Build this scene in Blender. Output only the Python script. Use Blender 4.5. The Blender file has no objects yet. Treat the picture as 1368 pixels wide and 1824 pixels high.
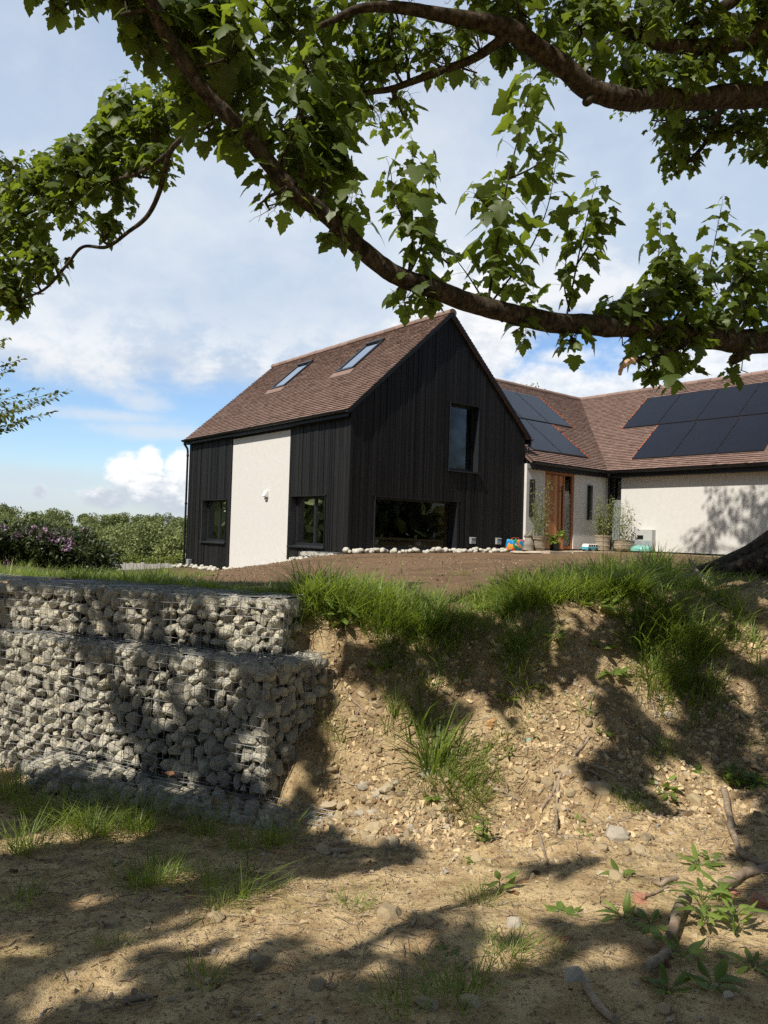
import bpy, bmesh, math, random
import numpy as np
from mathutils import Vector, Matrix, noise as mnoise
rng = np.random.default_rng(7)
random.seed(7)
sc = bpy.context.scene
COL = sc.collection

# ------------------------------------------------------------------ camera
FOC, PITCH, ROLL = 1301.0, .0278, .0294
Fw = np.array([0, math.cos(PITCH), math.sin(PITCH)])
_u0 = np.array([0, -math.sin(PITCH), math.cos(PITCH)])
_r0 = np.array([1., 0, 0])
Rt = math.cos(ROLL) * _r0 + math.sin(ROLL) * _u0
Up = math.cos(ROLL) * _u0 - math.sin(ROLL) * _r0
cam_d = bpy.data.cameras.new('camera')
cam = bpy.data.objects.new('camera', cam_d)
COL.objects.link(cam)
cam.matrix_world = Matrix(((Rt[0], Up[0], -Fw[0], 0), (Rt[1], Up[1], -Fw[1], 0), (Rt[2], Up[2], -Fw[2], 0), (0, 0, 0, 1)))
cam_d.sensor_width = 36
cam_d.sensor_fit = 'AUTO'
cam_d.lens = FOC / 1824 * 36
cam_d.clip_start = .05
cam_d.clip_end = 6000
sc.camera = cam

# ------------------------------------------------------------------ sun, exposure
SUN_EL = math.radians(51)
SUN_H = np.array([-.654, -.756])
SUN_H /= np.linalg.norm(SUN_H)
TO_SUN = np.array([SUN_H[0] * math.cos(SUN_EL), SUN_H[1] * math.cos(SUN_EL), math.sin(SUN_EL)])
sun_d = bpy.data.lights.new('sun', 'SUN')
sun_d.energy = 5.0
sun_d.angle = math.radians(.55)
sun_d.color = (1.0, .94, .84)
sun = bpy.data.objects.new('sun', sun_d)
COL.objects.link(sun)
sun.rotation_euler = Vector(TO_SUN).to_track_quat('Z', 'Y').to_euler()
sun.location = TO_SUN * 60
sc.view_settings.view_transform = 'Standard'
sc.view_settings.look = 'None'
sc.view_settings.gamma = 1
sc.view_settings.exposure = 0.2
sc.cycles.use_denoising = False
sc.cycles.max_bounces = 7
sc.cycles.transparent_max_bounces = 12
sc.cycles.sample_clamp_indirect = 4


class NT:
    """short-hand for building node trees"""
    def __init__(s, tree):
        s.t = tree
    def n(s, typ, **kw):
        nd = s.t.nodes.new(typ)
        for k, v in kw.items():
            setattr(nd, k, v)
        return nd
    def put(s, sock, v):
        if hasattr(v, 'is_output'):
            s.t.links.new(v, sock)
        else:
            sock.default_value = v
    def m(s, op, a, b=None, c=None, clamp=False):
        nd = s.n('ShaderNodeMath', operation=op)
        nd.use_clamp = clamp
        for i, v in enumerate((a, b, c)):
            if v is not None:
                s.put(nd.inputs[i], v)
        return nd.outputs[0]
    def vm(s, op, a, b=None):
        nd = s.n('ShaderNodeVectorMath', operation=op)
        for i, v in enumerate((a, b)):
            if v is not None:
                s.put(nd.inputs[i], v)
        return nd.outputs[0]
    def sstep(s, x, lo, hi):
        nd = s.n('ShaderNodeMapRange', interpolation_type='SMOOTHSTEP')
        s.put(nd.inputs[0], x)
        s.put(nd.inputs[1], lo)
        s.put(nd.inputs[2], hi)
        return nd.outputs[0]
    def noise(s, vec, scale, detail=4, rough=.55, dist=0.0):
        nd = s.n('ShaderNodeTexNoise')
        if vec is not None:
            s.put(nd.inputs['Vector'], vec)
        nd.inputs['Scale'].default_value = scale
        nd.inputs['Detail'].default_value = detail
        nd.inputs['Roughness'].default_value = rough
        nd.inputs['Distortion'].default_value = dist
        return nd.outputs['Fac']
    def mix(s, f, a, b):
        nd = s.n('ShaderNodeMix', data_type='RGBA')
        s.put(nd.inputs[0], f)
        for i, v in ((6, a), (7, b)):
            if hasattr(v, 'is_output'):
                s.t.links.new(v, nd.inputs[i])
            else:
                nd.inputs[i].default_value = (v[0], v[1], v[2], 1)
        return nd.outputs[2]
    def ramp(s, f, stops):
        nd = s.n('ShaderNodeValToRGB')
        s.put(nd.inputs[0], f)
        e = nd.color_ramp.elements
        while len(e) < len(stops):
            e.new(.5)
        for el, (p, c) in zip(e, stops):
            el.position = p
            el.color = (c[0], c[1], c[2], 1)
        return nd.outputs[0]
    def attr(s, name='tint'):
        return s.n('ShaderNodeAttribute', attribute_name=name).outputs['Fac']


# ------------------------------------------------------------------ world: sky with clouds
wd = bpy.data.worlds.new('World')
sc.world = wd
wd.use_nodes = True
W = NT(wd.node_tree)
wd.node_tree.nodes.clear()
sky = W.n('ShaderNodeTexSky', sky_type='NISHITA')
sky.sun_disc = False
sky.sun_elevation = SUN_EL
sky.sun_rotation = math.atan2(SUN_H[0], SUN_H[1])
sky.air_density = 1.0
sky.dust_density = .6
sky.ozone_density = 1.6
tc = W.n('ShaderNodeTexCoord').outputs['Generated']
sx = W.n('ShaderNodeSeparateXYZ')
W.put(sx.inputs[0], tc)
AZ = W.m('MULTIPLY', W.m('ARCTAN2', sx.outputs[0], sx.outputs[1]), 57.2958)
EL = W.m('MULTIPLY', W.m('ARCSINE', sx.outputs[2]), 57.2958)
cmb = W.n('ShaderNodeCombineXYZ')
W.put(cmb.inputs[0], AZ)
W.put(cmb.inputs[1], W.m('MULTIPLY', EL, 1.5))
ae = cmb.outputs[0]
n1 = W.noise(ae, .11, 7, .6, .3)
n2 = W.noise(ae, .45, 6, .6)
n3 = W.noise(ae, .05, 4, .5)
n4 = W.noise(ae, 1.1, 5, .65)
c1 = W.m('SUBTRACT', n1, .5)
n5 = W.noise(ae, .035, 5, .5, .4)
c2 = W.m('SUBTRACT', n2, .5)
blue = W.vm('MULTIPLY', sky.outputs[0], (.128, .143, .160))
# high veil: everything above a ragged edge that climbs to the right
edge = W.m('ADD', 10.3, W.m('MULTIPLY', W.sstep(AZ, 2, 14), 6.0))
elw = W.m('ADD', EL, W.m('ADD', W.m('MULTIPLY', c1, 7.0), W.m('MULTIPLY', c2, 1.7)))
dE = W.m('SUBTRACT', elw, edge)
veil = W.sstep(dE, -1.0, 2.2)
veild = W.m('MULTIPLY', veil, W.m('SUBTRACT', .97, W.m('MULTIPLY', W.sstep(EL, 20, 44), W.m('ADD', .25, W.m('MULTIPLY', n3, .25)))))
veilcol = W.mix(W.sstep(W.m('ADD', n5, W.m('ADD', W.m('MULTIPLY', c1, .35), W.m('MULTIPLY', c2, .12))), .34, .68), (.52, .63, .78), (.76, .81, .87))
veilcol = W.mix(W.m('MULTIPLY', W.sstep(dE, 7.5, 1.5), W.m('MULTIPLY', W.sstep(W.m('ADD', n1, W.m('MULTIPLY', c2, .6)), .40, .62), .8)), veilcol, (.92, .93, .94))
veilcol = W.mix(W.m('MULTIPLY', W.sstep(dE, 3.0, .3), .55), veilcol, (.66, .685, .71))


def blob(az, el, ra, re, wob=1.0, sharp=.35):
    a = W.m('DIVIDE', W.m('SUBTRACT', AZ, az), ra)
    e = W.m('DIVIDE', W.m('SUBTRACT', EL, el), re)
    r = W.m('SQRT', W.m('ADD', W.m('MULTIPLY', a, a), W.m('MULTIPLY', e, e)))
    r = W.m('ADD', r, W.m('ADD', W.m('MULTIPLY', c2, -.9 * wob), W.m('MULTIPLY', W.m('SUBTRACT', n4, .5), -.8 * wob)))
    return W.sstep(r, 1 + sharp, 1 - sharp)


def union(*ms):
    o = ms[0]
    for k in ms[1:]:
        o = W.m('MAXIMUM', o, k)
    return o


streak = union(blob(-17.5, 7.0, 4.2, .55, 1.1, .8), blob(-21, 7.9, 4, .4, 1.2, .9), blob(-18.4, 9.0, 1.7, .55, 1, .7))
lowhaze = union(blob(-25, 3.0, 6, .9, .8, .9), blob(-27, 1.6, 9, 1.2, .6, .9), W.m('MULTIPLY', W.sstep(EL, 5.5, .5), .7))
cum = union(blob(-19.6, 3.7, 1.35, 1.55, .95, .26), blob(-17.9, 4.6, 1.0, 1.2, .95, .26), blob(-18.2, 2.9, 2.4, 1.5, .95, .28),
            blob(-15.6, 4.2, 1.3, 1.6, .95, .26), blob(-20.8, 1.9, 1.7, .8, .8, .3), blob(-15.2, 1.9, 3.2, 1.1, .8, .4), blob(-25.3, 2.2, .45, .5, .6, .4))
rb = union(blob(17, 10.6, 7, 1.7, 1, .5), blob(12.5, 11.8, 4, 1.3, 1.1, .6), blob(25, 12.2, 7, 2.6, 1, .6), blob(13.6, 13.6, 2.0, .5, 1.2, .8), blob(5.5, 15.2, 5.2, 5.5, .7, .22))
skyc = W.mix(W.m('MULTIPLY', lowhaze, .75), blue, (.62, .69, .78))
skyc = W.mix(W.m('MULTIPLY', streak, .62), skyc, (.74, .78, .83))
cumcol = W.mix(W.sstep(W.m('ADD', EL, W.m('ADD', W.m('MULTIPLY', c2, 5.5), W.m('MULTIPLY', W.m('SUBTRACT', n4, .5), 4))), 1.3, 4.4), (.56, .62, .70), (1.0, 1.0, 1.0))
skyc = W.mix(W.m('MULTIPLY', cum, .96), skyc, cumcol)
skyc = W.mix(veild, skyc, veilcol)
skyc = W.mix(W.m('MULTIPLY', rb, .9), skyc, W.mix(W.sstep(n2, .35, .65), (.74, .78, .83), (.97, .97, .97)))
clear = W.m('MULTIPLY', W.sstep(W.m('ABSOLUTE', AZ), 45, 80), .88)  # sky beyond the view is darkened to cut fill light and deepen shade
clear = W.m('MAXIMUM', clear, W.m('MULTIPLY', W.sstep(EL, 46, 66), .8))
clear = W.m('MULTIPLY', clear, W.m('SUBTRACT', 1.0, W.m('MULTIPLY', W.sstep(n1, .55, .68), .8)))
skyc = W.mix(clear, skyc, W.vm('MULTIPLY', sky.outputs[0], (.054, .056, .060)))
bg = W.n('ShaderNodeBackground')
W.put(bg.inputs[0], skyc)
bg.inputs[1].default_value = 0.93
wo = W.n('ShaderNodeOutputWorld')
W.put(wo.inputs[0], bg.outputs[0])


# ------------------------------------------------------------------ helpers
class MB:
    """collects vertices and faces, then links ONE mesh object"""
    def __init__(s):
        s.V, s.Fs, s.nv = [], [], 0
    def add(s, V, F, tint=.5, mi=0):
        V = np.asarray(V, float).reshape(-1, 3)
        F = np.asarray(F, int)
        if F.size == 0:
            return
        t = np.broadcast_to(np.asarray(tint, float), (len(F),)).copy()
        s.V.append(V)
        s.Fs.append((F + s.nv, t, np.full(len(F), mi)))
        s.nv += len(V)
    def box(s, lo, hi, tint=.5, mi=0):
        x0, y0, z0 = lo
        x1, y1, z1 = hi
        V = [(x0, y0, z0), (x1, y0, z0), (x1, y1, z0), (x0, y1, z0), (x0, y0, z1), (x1, y0, z1), (x1, y1, z1), (x0, y1, z1)]
        s.hexa(V, tint, mi)
    def hexa(s, V, tint=.5, mi=0):
        s.add(V, [(0, 3, 2, 1), (4, 5, 6, 7), (0, 1, 5, 4), (1, 2, 6, 5), (2, 3, 7, 6), (3, 0, 4, 7)], tint, mi)
    def tube(s, P, R, sides=8, tint=.5, mi=0, cap=True, wob=0.0):
        P = np.asarray(P, float)
        n = len(P)
        R = np.broadcast_to(np.asarray(R, float), (n,))
        T = np.gradient(P, axis=0)
        T /= np.linalg.norm(T, axis=1)[:, None] + 1e-12
        a = np.array([0, 0, 1.]) if abs(T[0][2]) < .9 else np.array([1., 0, 0])
        N = np.cross(T[0], a)
        N /= np.linalg.norm(N)
        ang = np.linspace(0, 2 * np.pi, sides, endpoint=False)
        V = []
        for i in range(n):
            N = N - T[i] * (N @ T[i])
            N /= np.linalg.norm(N) + 1e-12
            B = np.cross(T[i], N)
            rr = R[i] * (1 + wob * rng.uniform(-1, 1, sides)) if wob else R[i] * np.ones(sides)
            V.append(P[i] + rr[:, None] * (np.cos(ang)[:, None] * N + np.sin(ang)[:, None] * B))
        V = np.concatenate(V)
        i, j = np.meshgrid(np.arange(n - 1), np.arange(sides), indexing='ij')
        i, j = i.ravel(), j.ravel()
        k = (j + 1) % sides
        F = np.stack([i * sides + j, i * sides + k, (i + 1) * sides + k, (i + 1) * sides + j], 1)
        base = s.nv
        s.add(V, F, tint, mi)
        if cap:
            c = np.concatenate([V, P[:1], P[-1:]])
            m = len(V)
            f = [(m, (q + 1) % sides, q) for q in range(sides)] + [(m + 1, (n - 1) * sides + q, (n - 1) * sides + (q + 1) % sides) for q in range(sides)]
            s.add(c, f, tint, mi)
    def lathe(s, prof, c=(0, 0, 0), sides=24, tint=.5, mi=0):
        prof = np.asarray(prof, float)
        ang = np.linspace(0, 2 * np.pi, sides, endpoint=False)
        V = np.concatenate([np.stack([r * np.cos(ang), r * np.sin(ang), np.full(sides, z)], 1) for r, z in prof]) + np.asarray(c, float)
        n = len(prof)
        i, j = np.meshgrid(np.arange(n - 1), np.arange(sides), indexing='ij')
        i, j = i.ravel(), j.ravel()
        k = (j + 1) % sides
        s.add(V, np.stack([i * sides + j, i * sides + k, (i + 1) * sides + k, (i + 1) * sides + j], 1), tint, mi)
    def build(s, name, mats, parent=None, smooth=False, bevel=0):
        if not isinstance(mats, (list, tuple)):
            mats = [mats]
        me = bpy.data.meshes.new(name)
        V = np.concatenate(s.V)
        tot = np.concatenate([np.full(len(F), F.shape[1]) for F, _, _ in s.Fs])
        lv = np.concatenate([F.ravel() for F, _, _ in s.Fs])
        tt = np.concatenate([t for _, t, _ in s.Fs])
        mi = np.concatenate([m for _, _, m in s.Fs])
        me.vertices.add(len(V))
        me.vertices.foreach_set('co', V.ravel())
        me.loops.add(len(lv))
        me.loops.foreach_set('vertex_index', lv)
        me.polygons.add(len(tot))
        me.polygons.foreach_set('loop_start', np.concatenate([[0], np.cumsum(tot)[:-1]]))
        me.polygons.foreach_set('loop_total', tot)
        for m in mats:
            me.materials.append(m)
        me.polygons.foreach_set('material_index', mi)
        me.polygons.foreach_set('use_smooth', np.full(len(tot), bool(smooth)))
        at = me.attributes.new('tint', 'FLOAT', 'FACE')
        at.data.foreach_set('value', tt)
        me.update(calc_edges=True)
        me.validate()
        o = bpy.data.objects.new(name, me)
        COL.objects.link(o)
        if parent is not None:
            o.parent = parent
        if bevel:
            b = o.modifiers.new('edge', 'BEVEL')
            b.width = bevel
            b.segments = 2
            b.limit_method = 'ANGLE'
        return o


def thing(name, label, cat, loc=(0, 0, 0), rotz=0, group=None):
    o = bpy.data.objects.new(name, None)
    COL.objects.link(o)
    o.location = tuple(float(c) for c in loc)
    o.rotation_euler = (0, 0, rotz)
    return tag(o, label, cat, group)


def tag(o, label=None, cat=None, group=None, kind=None):
    for k, v in (('label', label), ('category', cat), ('group', group), ('kind', kind)):
        if v:
            o[k] = v
    return o


def copy_thing(root, loc, rot=None, scale=None, label=None):
    r = root.copy()
    COL.objects.link(r)
    r.location = tuple(float(c) for c in loc)
    if rot is not None:
        r.rotation_euler = rot
    if scale is not None:
        r.scale = (scale,) * 3 if np.isscalar(scale) else scale
    if label:
        r['label'] = label
    for ch in root.children:
        c = ch.copy()
        COL.objects.link(c)
        c.parent = r
        for g in ch.children:
            d = g.copy()
            COL.objects.link(d)
            d.parent = c
    return r


def ray(px, py):
    return Fw + Rt * (px - 684) / FOC - Up * (py - 912) / FOC


def at(px, py, d):
    return ray(px, py) * d


def project(P):
    P = np.asarray(P, float)
    d = P @ Fw
    dd = np.where(np.abs(d) < 1e-6, 1e-6, d)
    return 684 + FOC * (P @ Rt) / dd, 912 - FOC * (P @ Up) / dd, d


def catmull(P, k=6):
    P = np.asarray(P, float)
    Q = np.vstack([2 * P[0] - P[1], P, 2 * P[-1] - P[-2]])
    out = []
    for i in range(len(P) - 1):
        a, b, c, d = Q[i:i + 4]
        for t in np.linspace(0, 1, k, endpoint=False):
            out.append(.5 * (2 * b + (c - a) * t + (2 * a - 5 * b + 4 * c - d) * t * t + (3 * b - a - 3 * c + d) * t ** 3))
    out.append(P[-1])
    return np.array(out)


def unit(v):
    v = np.asarray(v, float)
    return v / (np.linalg.norm(v, axis=-1, keepdims=True) + 1e-12)


# ------------------------------------------------------------------ materials
def mat(name):
    m = bpy.data.materials.new(name)
    m.use_nodes = True
    m.node_tree.nodes.clear()
    t = NT(m.node_tree)
    out = t.n('ShaderNodeOutputMaterial')
    return m, t, out


def bump(t, h, strength=.3, dist=.01):
    b = t.n('ShaderNodeBump')
    b.inputs['Strength'].default_value = strength
    b.inputs['Distance'].default_value = dist
    t.put(b.inputs['Height'], h)
    return b.outputs[0]


def princ(t, out, col, rough=.8, normal=None, metal=0, spec=.5):
    p = t.n('ShaderNodeBsdfPrincipled')
    if hasattr(col, 'is_output'):
        t.put(p.inputs['Base Color'], col)
    else:
        p.inputs['Base Color'].default_value = (*col, 1)
    t.put(p.inputs['Roughness'], rough)
    p.inputs['Metallic'].default_value = metal
    p.inputs['Specular IOR Level'].default_value = spec
    if normal is not None:
        t.put(p.inputs['Normal'], normal)
    t.put(out.inputs[0], p.outputs[0])
    return p


def simple(name, a, b, scale=8, rough=.8, bs=.3, bd=.01, detail=5, spec=.4, metal=0, tint=0.0, stretch=None, obj=True):
    m, t, out = mat(name)
    v = t.n('ShaderNodeTexCoord').outputs['Object']
    if stretch:
        v = t.vm('MULTIPLY', v, stretch)
    f = t.noise(v, scale, detail, .6)
    f2 = t.noise(v, scale * .13, 3, .6)
    k = t.m('ADD', t.m('MULTIPLY', f, .6), t.m('MULTIPLY', f2, .4))
    if tint:
        k = t.m('ADD', k, t.m('MULTIPLY', t.m('SUBTRACT', t.attr(), .5), tint))
    c = t.mix(t.sstep(k, .3, .7), a, b)
    princ(t, out, c, rough, bump(t, f, bs, bd) if bs else None, metal, spec)
    return m


def leafmat(name, dark, light, trans, tr=.45, rough=.45, spec=.35):
    m, t, out = mat(name)
    a = t.attr()
    c = t.mix(a, dark, light)
    tcx = t.n('ShaderNodeTexCoord').outputs['Object']
    nz = t.noise(tcx, 30, 3)
    c = t.mix(t.m('MULTIPLY', nz, .35), c, tuple(x * .55 for x in dark))
    if name == 'grass_blade':
        c = t.mix(t.sstep(a, .88, .96), c, (.40, .34, .17))
    p = t.n('ShaderNodeBsdfPrincipled')
    t.put(p.inputs['Base Color'], c)
    p.inputs['Roughness'].default_value = rough
    p.inputs['Specular IOR Level'].default_value = spec
    tl = t.n('ShaderNodeBsdfTranslucent')
    t.put(tl.inputs[0], t.mix(a, tuple(x * .6 for x in trans), trans))
    mx = t.n('ShaderNodeMixShader')
    mx.inputs[0].default_value = tr
    t.put(mx.inputs[1], p.outputs[0])
    t.put(mx.inputs[2], tl.outputs[0])
    t.put(out.inputs[0], mx.outputs[0])
    return m


M = {}
M['leaf'] = leafmat('sycamore_leaf', (.034, .058, .012), (.135, .188, .040), (.32, .42, .034), .42)
M['leaf_small'] = leafmat('small_leaf', (.05, .075, .015), (.15, .18, .035), (.30, .32, .04), .4)
M['grass'] = leafmat('grass_blade', (.085, .145, .024), (.34, .43, .105), (.44, .56, .06), .42, .5)
M['weed'] = leafmat('weed_leaf', (.085, .15, .028), (.27, .37, .085), (.42, .54, .06), .40, .42)
M['rhodo'] = leafmat('rhododendron_leaf', (.018, .034, .010), (.085, .11, .030), (.10, .13, .02), .2, .4)
M['bamboo'] = leafmat('bamboo_leaf', (.12, .15, .04), (.32, .33, .12), (.30, .33, .08), .3)
M['petal'] = leafmat('pink_petal', (.36, .22, .32), (.54, .37, .48), (.4, .25, .36), .3)
M['wood_far'] = leafmat('woodland_leaf', (.115, .145, .060), (.33, .36, .145), (.26, .30, .08), .22, .7, .1)
M['hedge'] = leafmat('hedge_leaf', (.09, .13, .015), (.24, .29, .04), (.28, .32, .03), .3)

m, t, out = mat('bark')
v = t.n('ShaderNodeTexCoord').outputs['Object']
f = t.noise(t.vm('MULTIPLY', v, (1, 1, .6)), 24, 7, .7)
f2 = t.noise(v, 3.2, 5, .6)
f3 = t.noise(v, 9, 4, .6)
c = t.mix(t.sstep(f, .35, .7), (.018, .014, .010), (.105, .080, .056))
c = t.mix(t.m('MULTIPLY', t.sstep(f2, .52, .68), .5), c, (.055, .056, .024))
c = t.mix(t.m('MULTIPLY', t.sstep(f3, .64, .70), .55), c, (.15, .145, .125))
princ(t, out, c, .92, bump(t, t.m('ADD', f, t.m('MULTIPLY', f3, .6)), .95, .02), spec=.15)
M['bark'] = m
M['deadwood'] = simple('dead_wood', (.17, .12, .08), (.40, .32, .23), 30, .85, .6, .006, 5, .2)
M['peeled'] = simple('peeled_wood', (.42, .27, .15), (.66, .48, .30), 25, .7, .5, .006)
M['rock'] = None
m, t, out = mat('gabion_stone')
v = t.n('ShaderNodeTexCoord').outputs['Object']
a = t.attr()
f = t.noise(v, 22, 6, .65)
f2 = t.noise(v, 110, 4, .6)
c = t.ramp(a, [(0, (.16, .148, .12)), (.25, (.33, .305, .245)), (.55, (.46, .425, .335)), (.85, (.54, .49, .365)), (1, (.58, .47, .28))])
c = t.mix(t.sstep(f, .38, .72), c, (.46, .43, .345))
c = t.mix(t.m('MULTIPLY', t.sstep(f2, .55, .8), .5), c, (.12, .11, .095))
princ(t, out, c, .92, bump(t, t.m('ADD', f, t.m('MULTIPLY', f2, .35)), .55, .018), spec=.2)
M['stone'] = m
m, t, out = mat('field_stone')
v = t.n('ShaderNodeTexCoord').outputs['Object']
a = t.attr()
f = t.noise(v, 30, 6, .65)
c = t.ramp(a, [(0, (.20, .16, .11)), (.25, (.34, .26, .16)), (.5, (.42, .33, .20)), (.75, (.48, .40, .28)), (.9, (.46, .43, .38)), (1, (.30, .29, .27))])
c = t.mix(t.sstep(f, .4, .75), c, (.40, .31, .19))
princ(t, out, c, .92, bump(t, f, .5, .01), spec=.2)
M['rock'] = m
M['whitestone'] = simple('white_cobble', (.38, .36, .30), (.62, .59, .51), 14, .8, .4, .008)
M['brick'] = simple('red_brick', (.30, .125, .075), (.46, .25, .165), 40, .9, .5, .005)
M['brick_o'] = simple('orange_brick', (.46, .26, .11), (.58, .36, .17), 40, .9, .5, .005)
M['teal'] = simple('teal_stone', (.20, .42, .34), (.36, .58, .48), 30, .7, .3, .004)
M['wire'] = simple('galvanised_wire', (.16, .165, .165), (.34, .35, .35), 40, .5, 0, metal=.4)
M['render'] = simple('white_render', (.60, .585, .55), (.675, .66, .63), 55, .92, .14, .005, 6, .2)
M['frame'] = simple('anthracite_frame', (.013, .015, .018), (.020, .023, .027), 12, .42, 0, spec=.5)
M['black'] = simple('black_plastic', (.006, .006, .0065), (.011, .011, .012), 12, .45, 0)
M['interior'] = simple('interior_plaster', (.42, .40, .36), (.50, .48, .44), 3, .9, 0)
M['ply'] = simple('plywood_lining', (.58, .36, .14), (.72, .47, .20), 9, .6, .1, stretch=(1, 1, .1))
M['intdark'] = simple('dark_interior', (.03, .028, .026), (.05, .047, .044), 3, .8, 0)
M['floor'] = simple('interior_floor', (.16, .11, .07), (.22, .155, .10), 5, .5, 0)
M['white'] = simple('white_metal', (.72, .72, .70), (.80, .80, .78), 5, .45, 0)
M['grey'] = simple('grey_plastic', (.27, .285, .295), (.33, .345, .355), 9, .5, 0)
M['paleg'] = simple('pale_grey_box', (.42, .42, .40), (.48, .48, .46), 9, .5, 0)
M['patio'] = simple('sandstone_paving', (.40, .33, .24), (.55, .48, .37), 6, .85, .25, .006)
M['pot'] = simple('weathered_stone_pot', (.20, .16, .115), (.40, .34, .25), 22, .92, .8, .012)
M['statue'] = simple('stone_statue', (.17, .15, .115), (.33, .30, .24), 26, .92, .7, .01)
M['fencewood'] = simple('weathered_timber', (.30, .28, .25), (.55, .53, .49), 14, .9, .4, .01, stretch=(1, 1, .15))
M['clay'] = simple('orange_clay_edge', (.52, .13, .035), (.66, .20, .06), 30, .85, .3, .004)

m, t, out = mat('charred_timber')
v = t.n('ShaderNodeTexCoord').outputs['Object']
a = t.attr()
g = t.noise(t.vm('MULTIPLY', v, (30, 30, 1.6)), 1, 6, .7)
g2 = t.noise(t.vm('MULTIPLY', v, (60, 60, 22)), 1, 4, .6)
k = t.m('ADD', t.m('MULTIPLY', g, .7), t.m('MULTIPLY', a, .3))
c = t.mix(t.sstep(k, .35, .75), (.0035, .0033, .0035), (.0145, .0136, .0140))
c = t.mix(t.m('MULTIPLY', t.sstep(t.noise(t.vm('MULTIPLY', v, (22, 22, 3.0)), 1, 3, .5), .70, .80), .45), c, (.055, .052, .05))
princ(t, out, c, .62, bump(t, t.m('ADD', g, t.m('MULTIPLY', g2, .5)), .8, .012), spec=.35)
M['char'] = m

m, t, out = mat('clay_tile')
v = t.n('ShaderNodeTexCoord').outputs['Object']
a = t.attr()
c = t.ramp(a, [(0, (.12, .074, .060)), (.3, (.185, .118, .095)), (.6, (.235, .154, .125)), (.85, (.285, .19, .155)), (1, (.24, .175, .15))])
f = t.noise(v, 1.3, 5, .6)
f2 = t.noise(v, 40, 4, .6)
c = t.mix(t.m('MULTIPLY', t.sstep(f, .5, .75), .3), c, (.15, .11, .095))
c = t.mix(t.m('MULTIPLY', f2, .22), c, (.29, .225, .185))
princ(t, out, c, .85, bump(t, f2, .25, .004), spec=.3)
M['tile'] = m

m, t, out = mat('solar_cells')
v = t.n('ShaderNodeTexCoord').outputs['Object']
f = t.noise(v, .8, 3)
c = t.mix(f, (.006, .0075, .013), (.011, .013, .021))
f2 = t.noise(v, 9, 2, .4)
c = t.mix(t.sstep(f2, .80, .81), c, (.55, .55, .52))
princ(t, out, c, .30, None, spec=.22)
M['solar'] = m
M['solar_line'] = simple('solar_busbar', (.03, .034, .044), (.042, .047, .058), 10, .35, 0)

m, t, out = mat('cedar_boards')
v = t.n('ShaderNodeTexCoord').outputs['Object']
g = t.noise(t.vm('MULTIPLY', v, (40, 40, 1.5)), 1, 5, .6)
k = t.m('ADD', t.m('MULTIPLY', g, .5), t.m('MULTIPLY', t.attr(), .5))
c = t.mix(t.sstep(k, .25, .75), (.30, .105, .035), (.56, .25, .095))
princ(t, out, c, .5, bump(t, g, .2, .003))
M['cedar'] = m


def glassmat(name, refl=1.0, tint=(.75, .8, .8)):
    m, t, out = mat(name)
    fr = t.n('ShaderNodeFresnel')
    fr.inputs[0].default_value = 1.52
    tr = t.n('ShaderNodeBsdfTransparent')
    tr.inputs[0].default_value = (*tint, 1)
    gl = t.n('ShaderNodeBsdfGlossy')
    gl.inputs['Roughness'].default_value = .01
    v = t.n('ShaderNodeTexCoord').outputs['Object']
    t.put(gl.inputs['Normal'], bump(t, t.noise(v, 1.2, 1), .02, .02))
    mx = t.n('ShaderNodeMixShader')
    t.put(mx.inputs[0], t.m('MINIMUM', t.m('MULTIPLY', fr.outputs[0], 1.6 * refl), 1.0))
    t.put(mx.inputs[1], tr.outputs[0])
    t.put(mx.inputs[2], gl.outputs[0])
    t.put(out.inputs[0], mx.outputs[0])
    return m


M['glass'] = glassmat('window_glass')
M['roofglass'] = glassmat('roof_window_glass', 3.2, (.35, .4, .42))
m, t, out = mat('frosted_glass')
v = t.n('ShaderNodeTexCoord').outputs['Object']
f = t.noise(t.vm('MULTIPLY', v, (30, 30, 22)), 1, 5, .75)
princ(t, out, t.mix(t.sstep(f, .42, .6), (.05, .045, .04), (.42, .42, .40)), .25)
M['frost'] = m

# ------------------------------------------------------------------ the ground surface as a function
HTH = .6829
HA = np.array([-.826, 17.1, 0])
HU = np.array([math.cos(HTH), math.sin(HTH), 0])
HV = np.array([-math.sin(HTH), math.cos(HTH), 0])


def uv(u, v, z=0):
    return HA + HU * u + HV * v + np.array([0, 0, z])


def tps_fit(pts, lam=.02):
    P = np.array(pts, float)
    n = len(P)
    d = np.linalg.norm(P[:, None, :2] - P[None, :, :2], axis=2)
    K = np.where(d > 0, d * d * np.log(d + 1e-12), 0) + lam * np.eye(n)
    A = np.zeros((n + 3, n + 3))
    A[:n, :n] = K
    A[:n, n:] = np.c_[np.ones(n), P[:, :2]]
    A[n:, :n] = A[:n, n:].T
    w = np.linalg.solve(A, np.r_[P[:, 2], 0, 0, 0])
    return P[:, :2], w


def tps(fit, x, y):
    C, w = fit
    x = np.asarray(x, float)
    y = np.asarray(y, float)
    o = w[-3] + w[-2] * x + w[-1] * y
    for (cx, cy), k in zip(C, w):
        r2 = (x - cx) ** 2 + (y - cy) ** 2
        o = o + k * .5 * r2 * np.log(r2 + 1e-12)
    return o


def p3(q, z):
    return (q[0], q[1], z)


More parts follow.
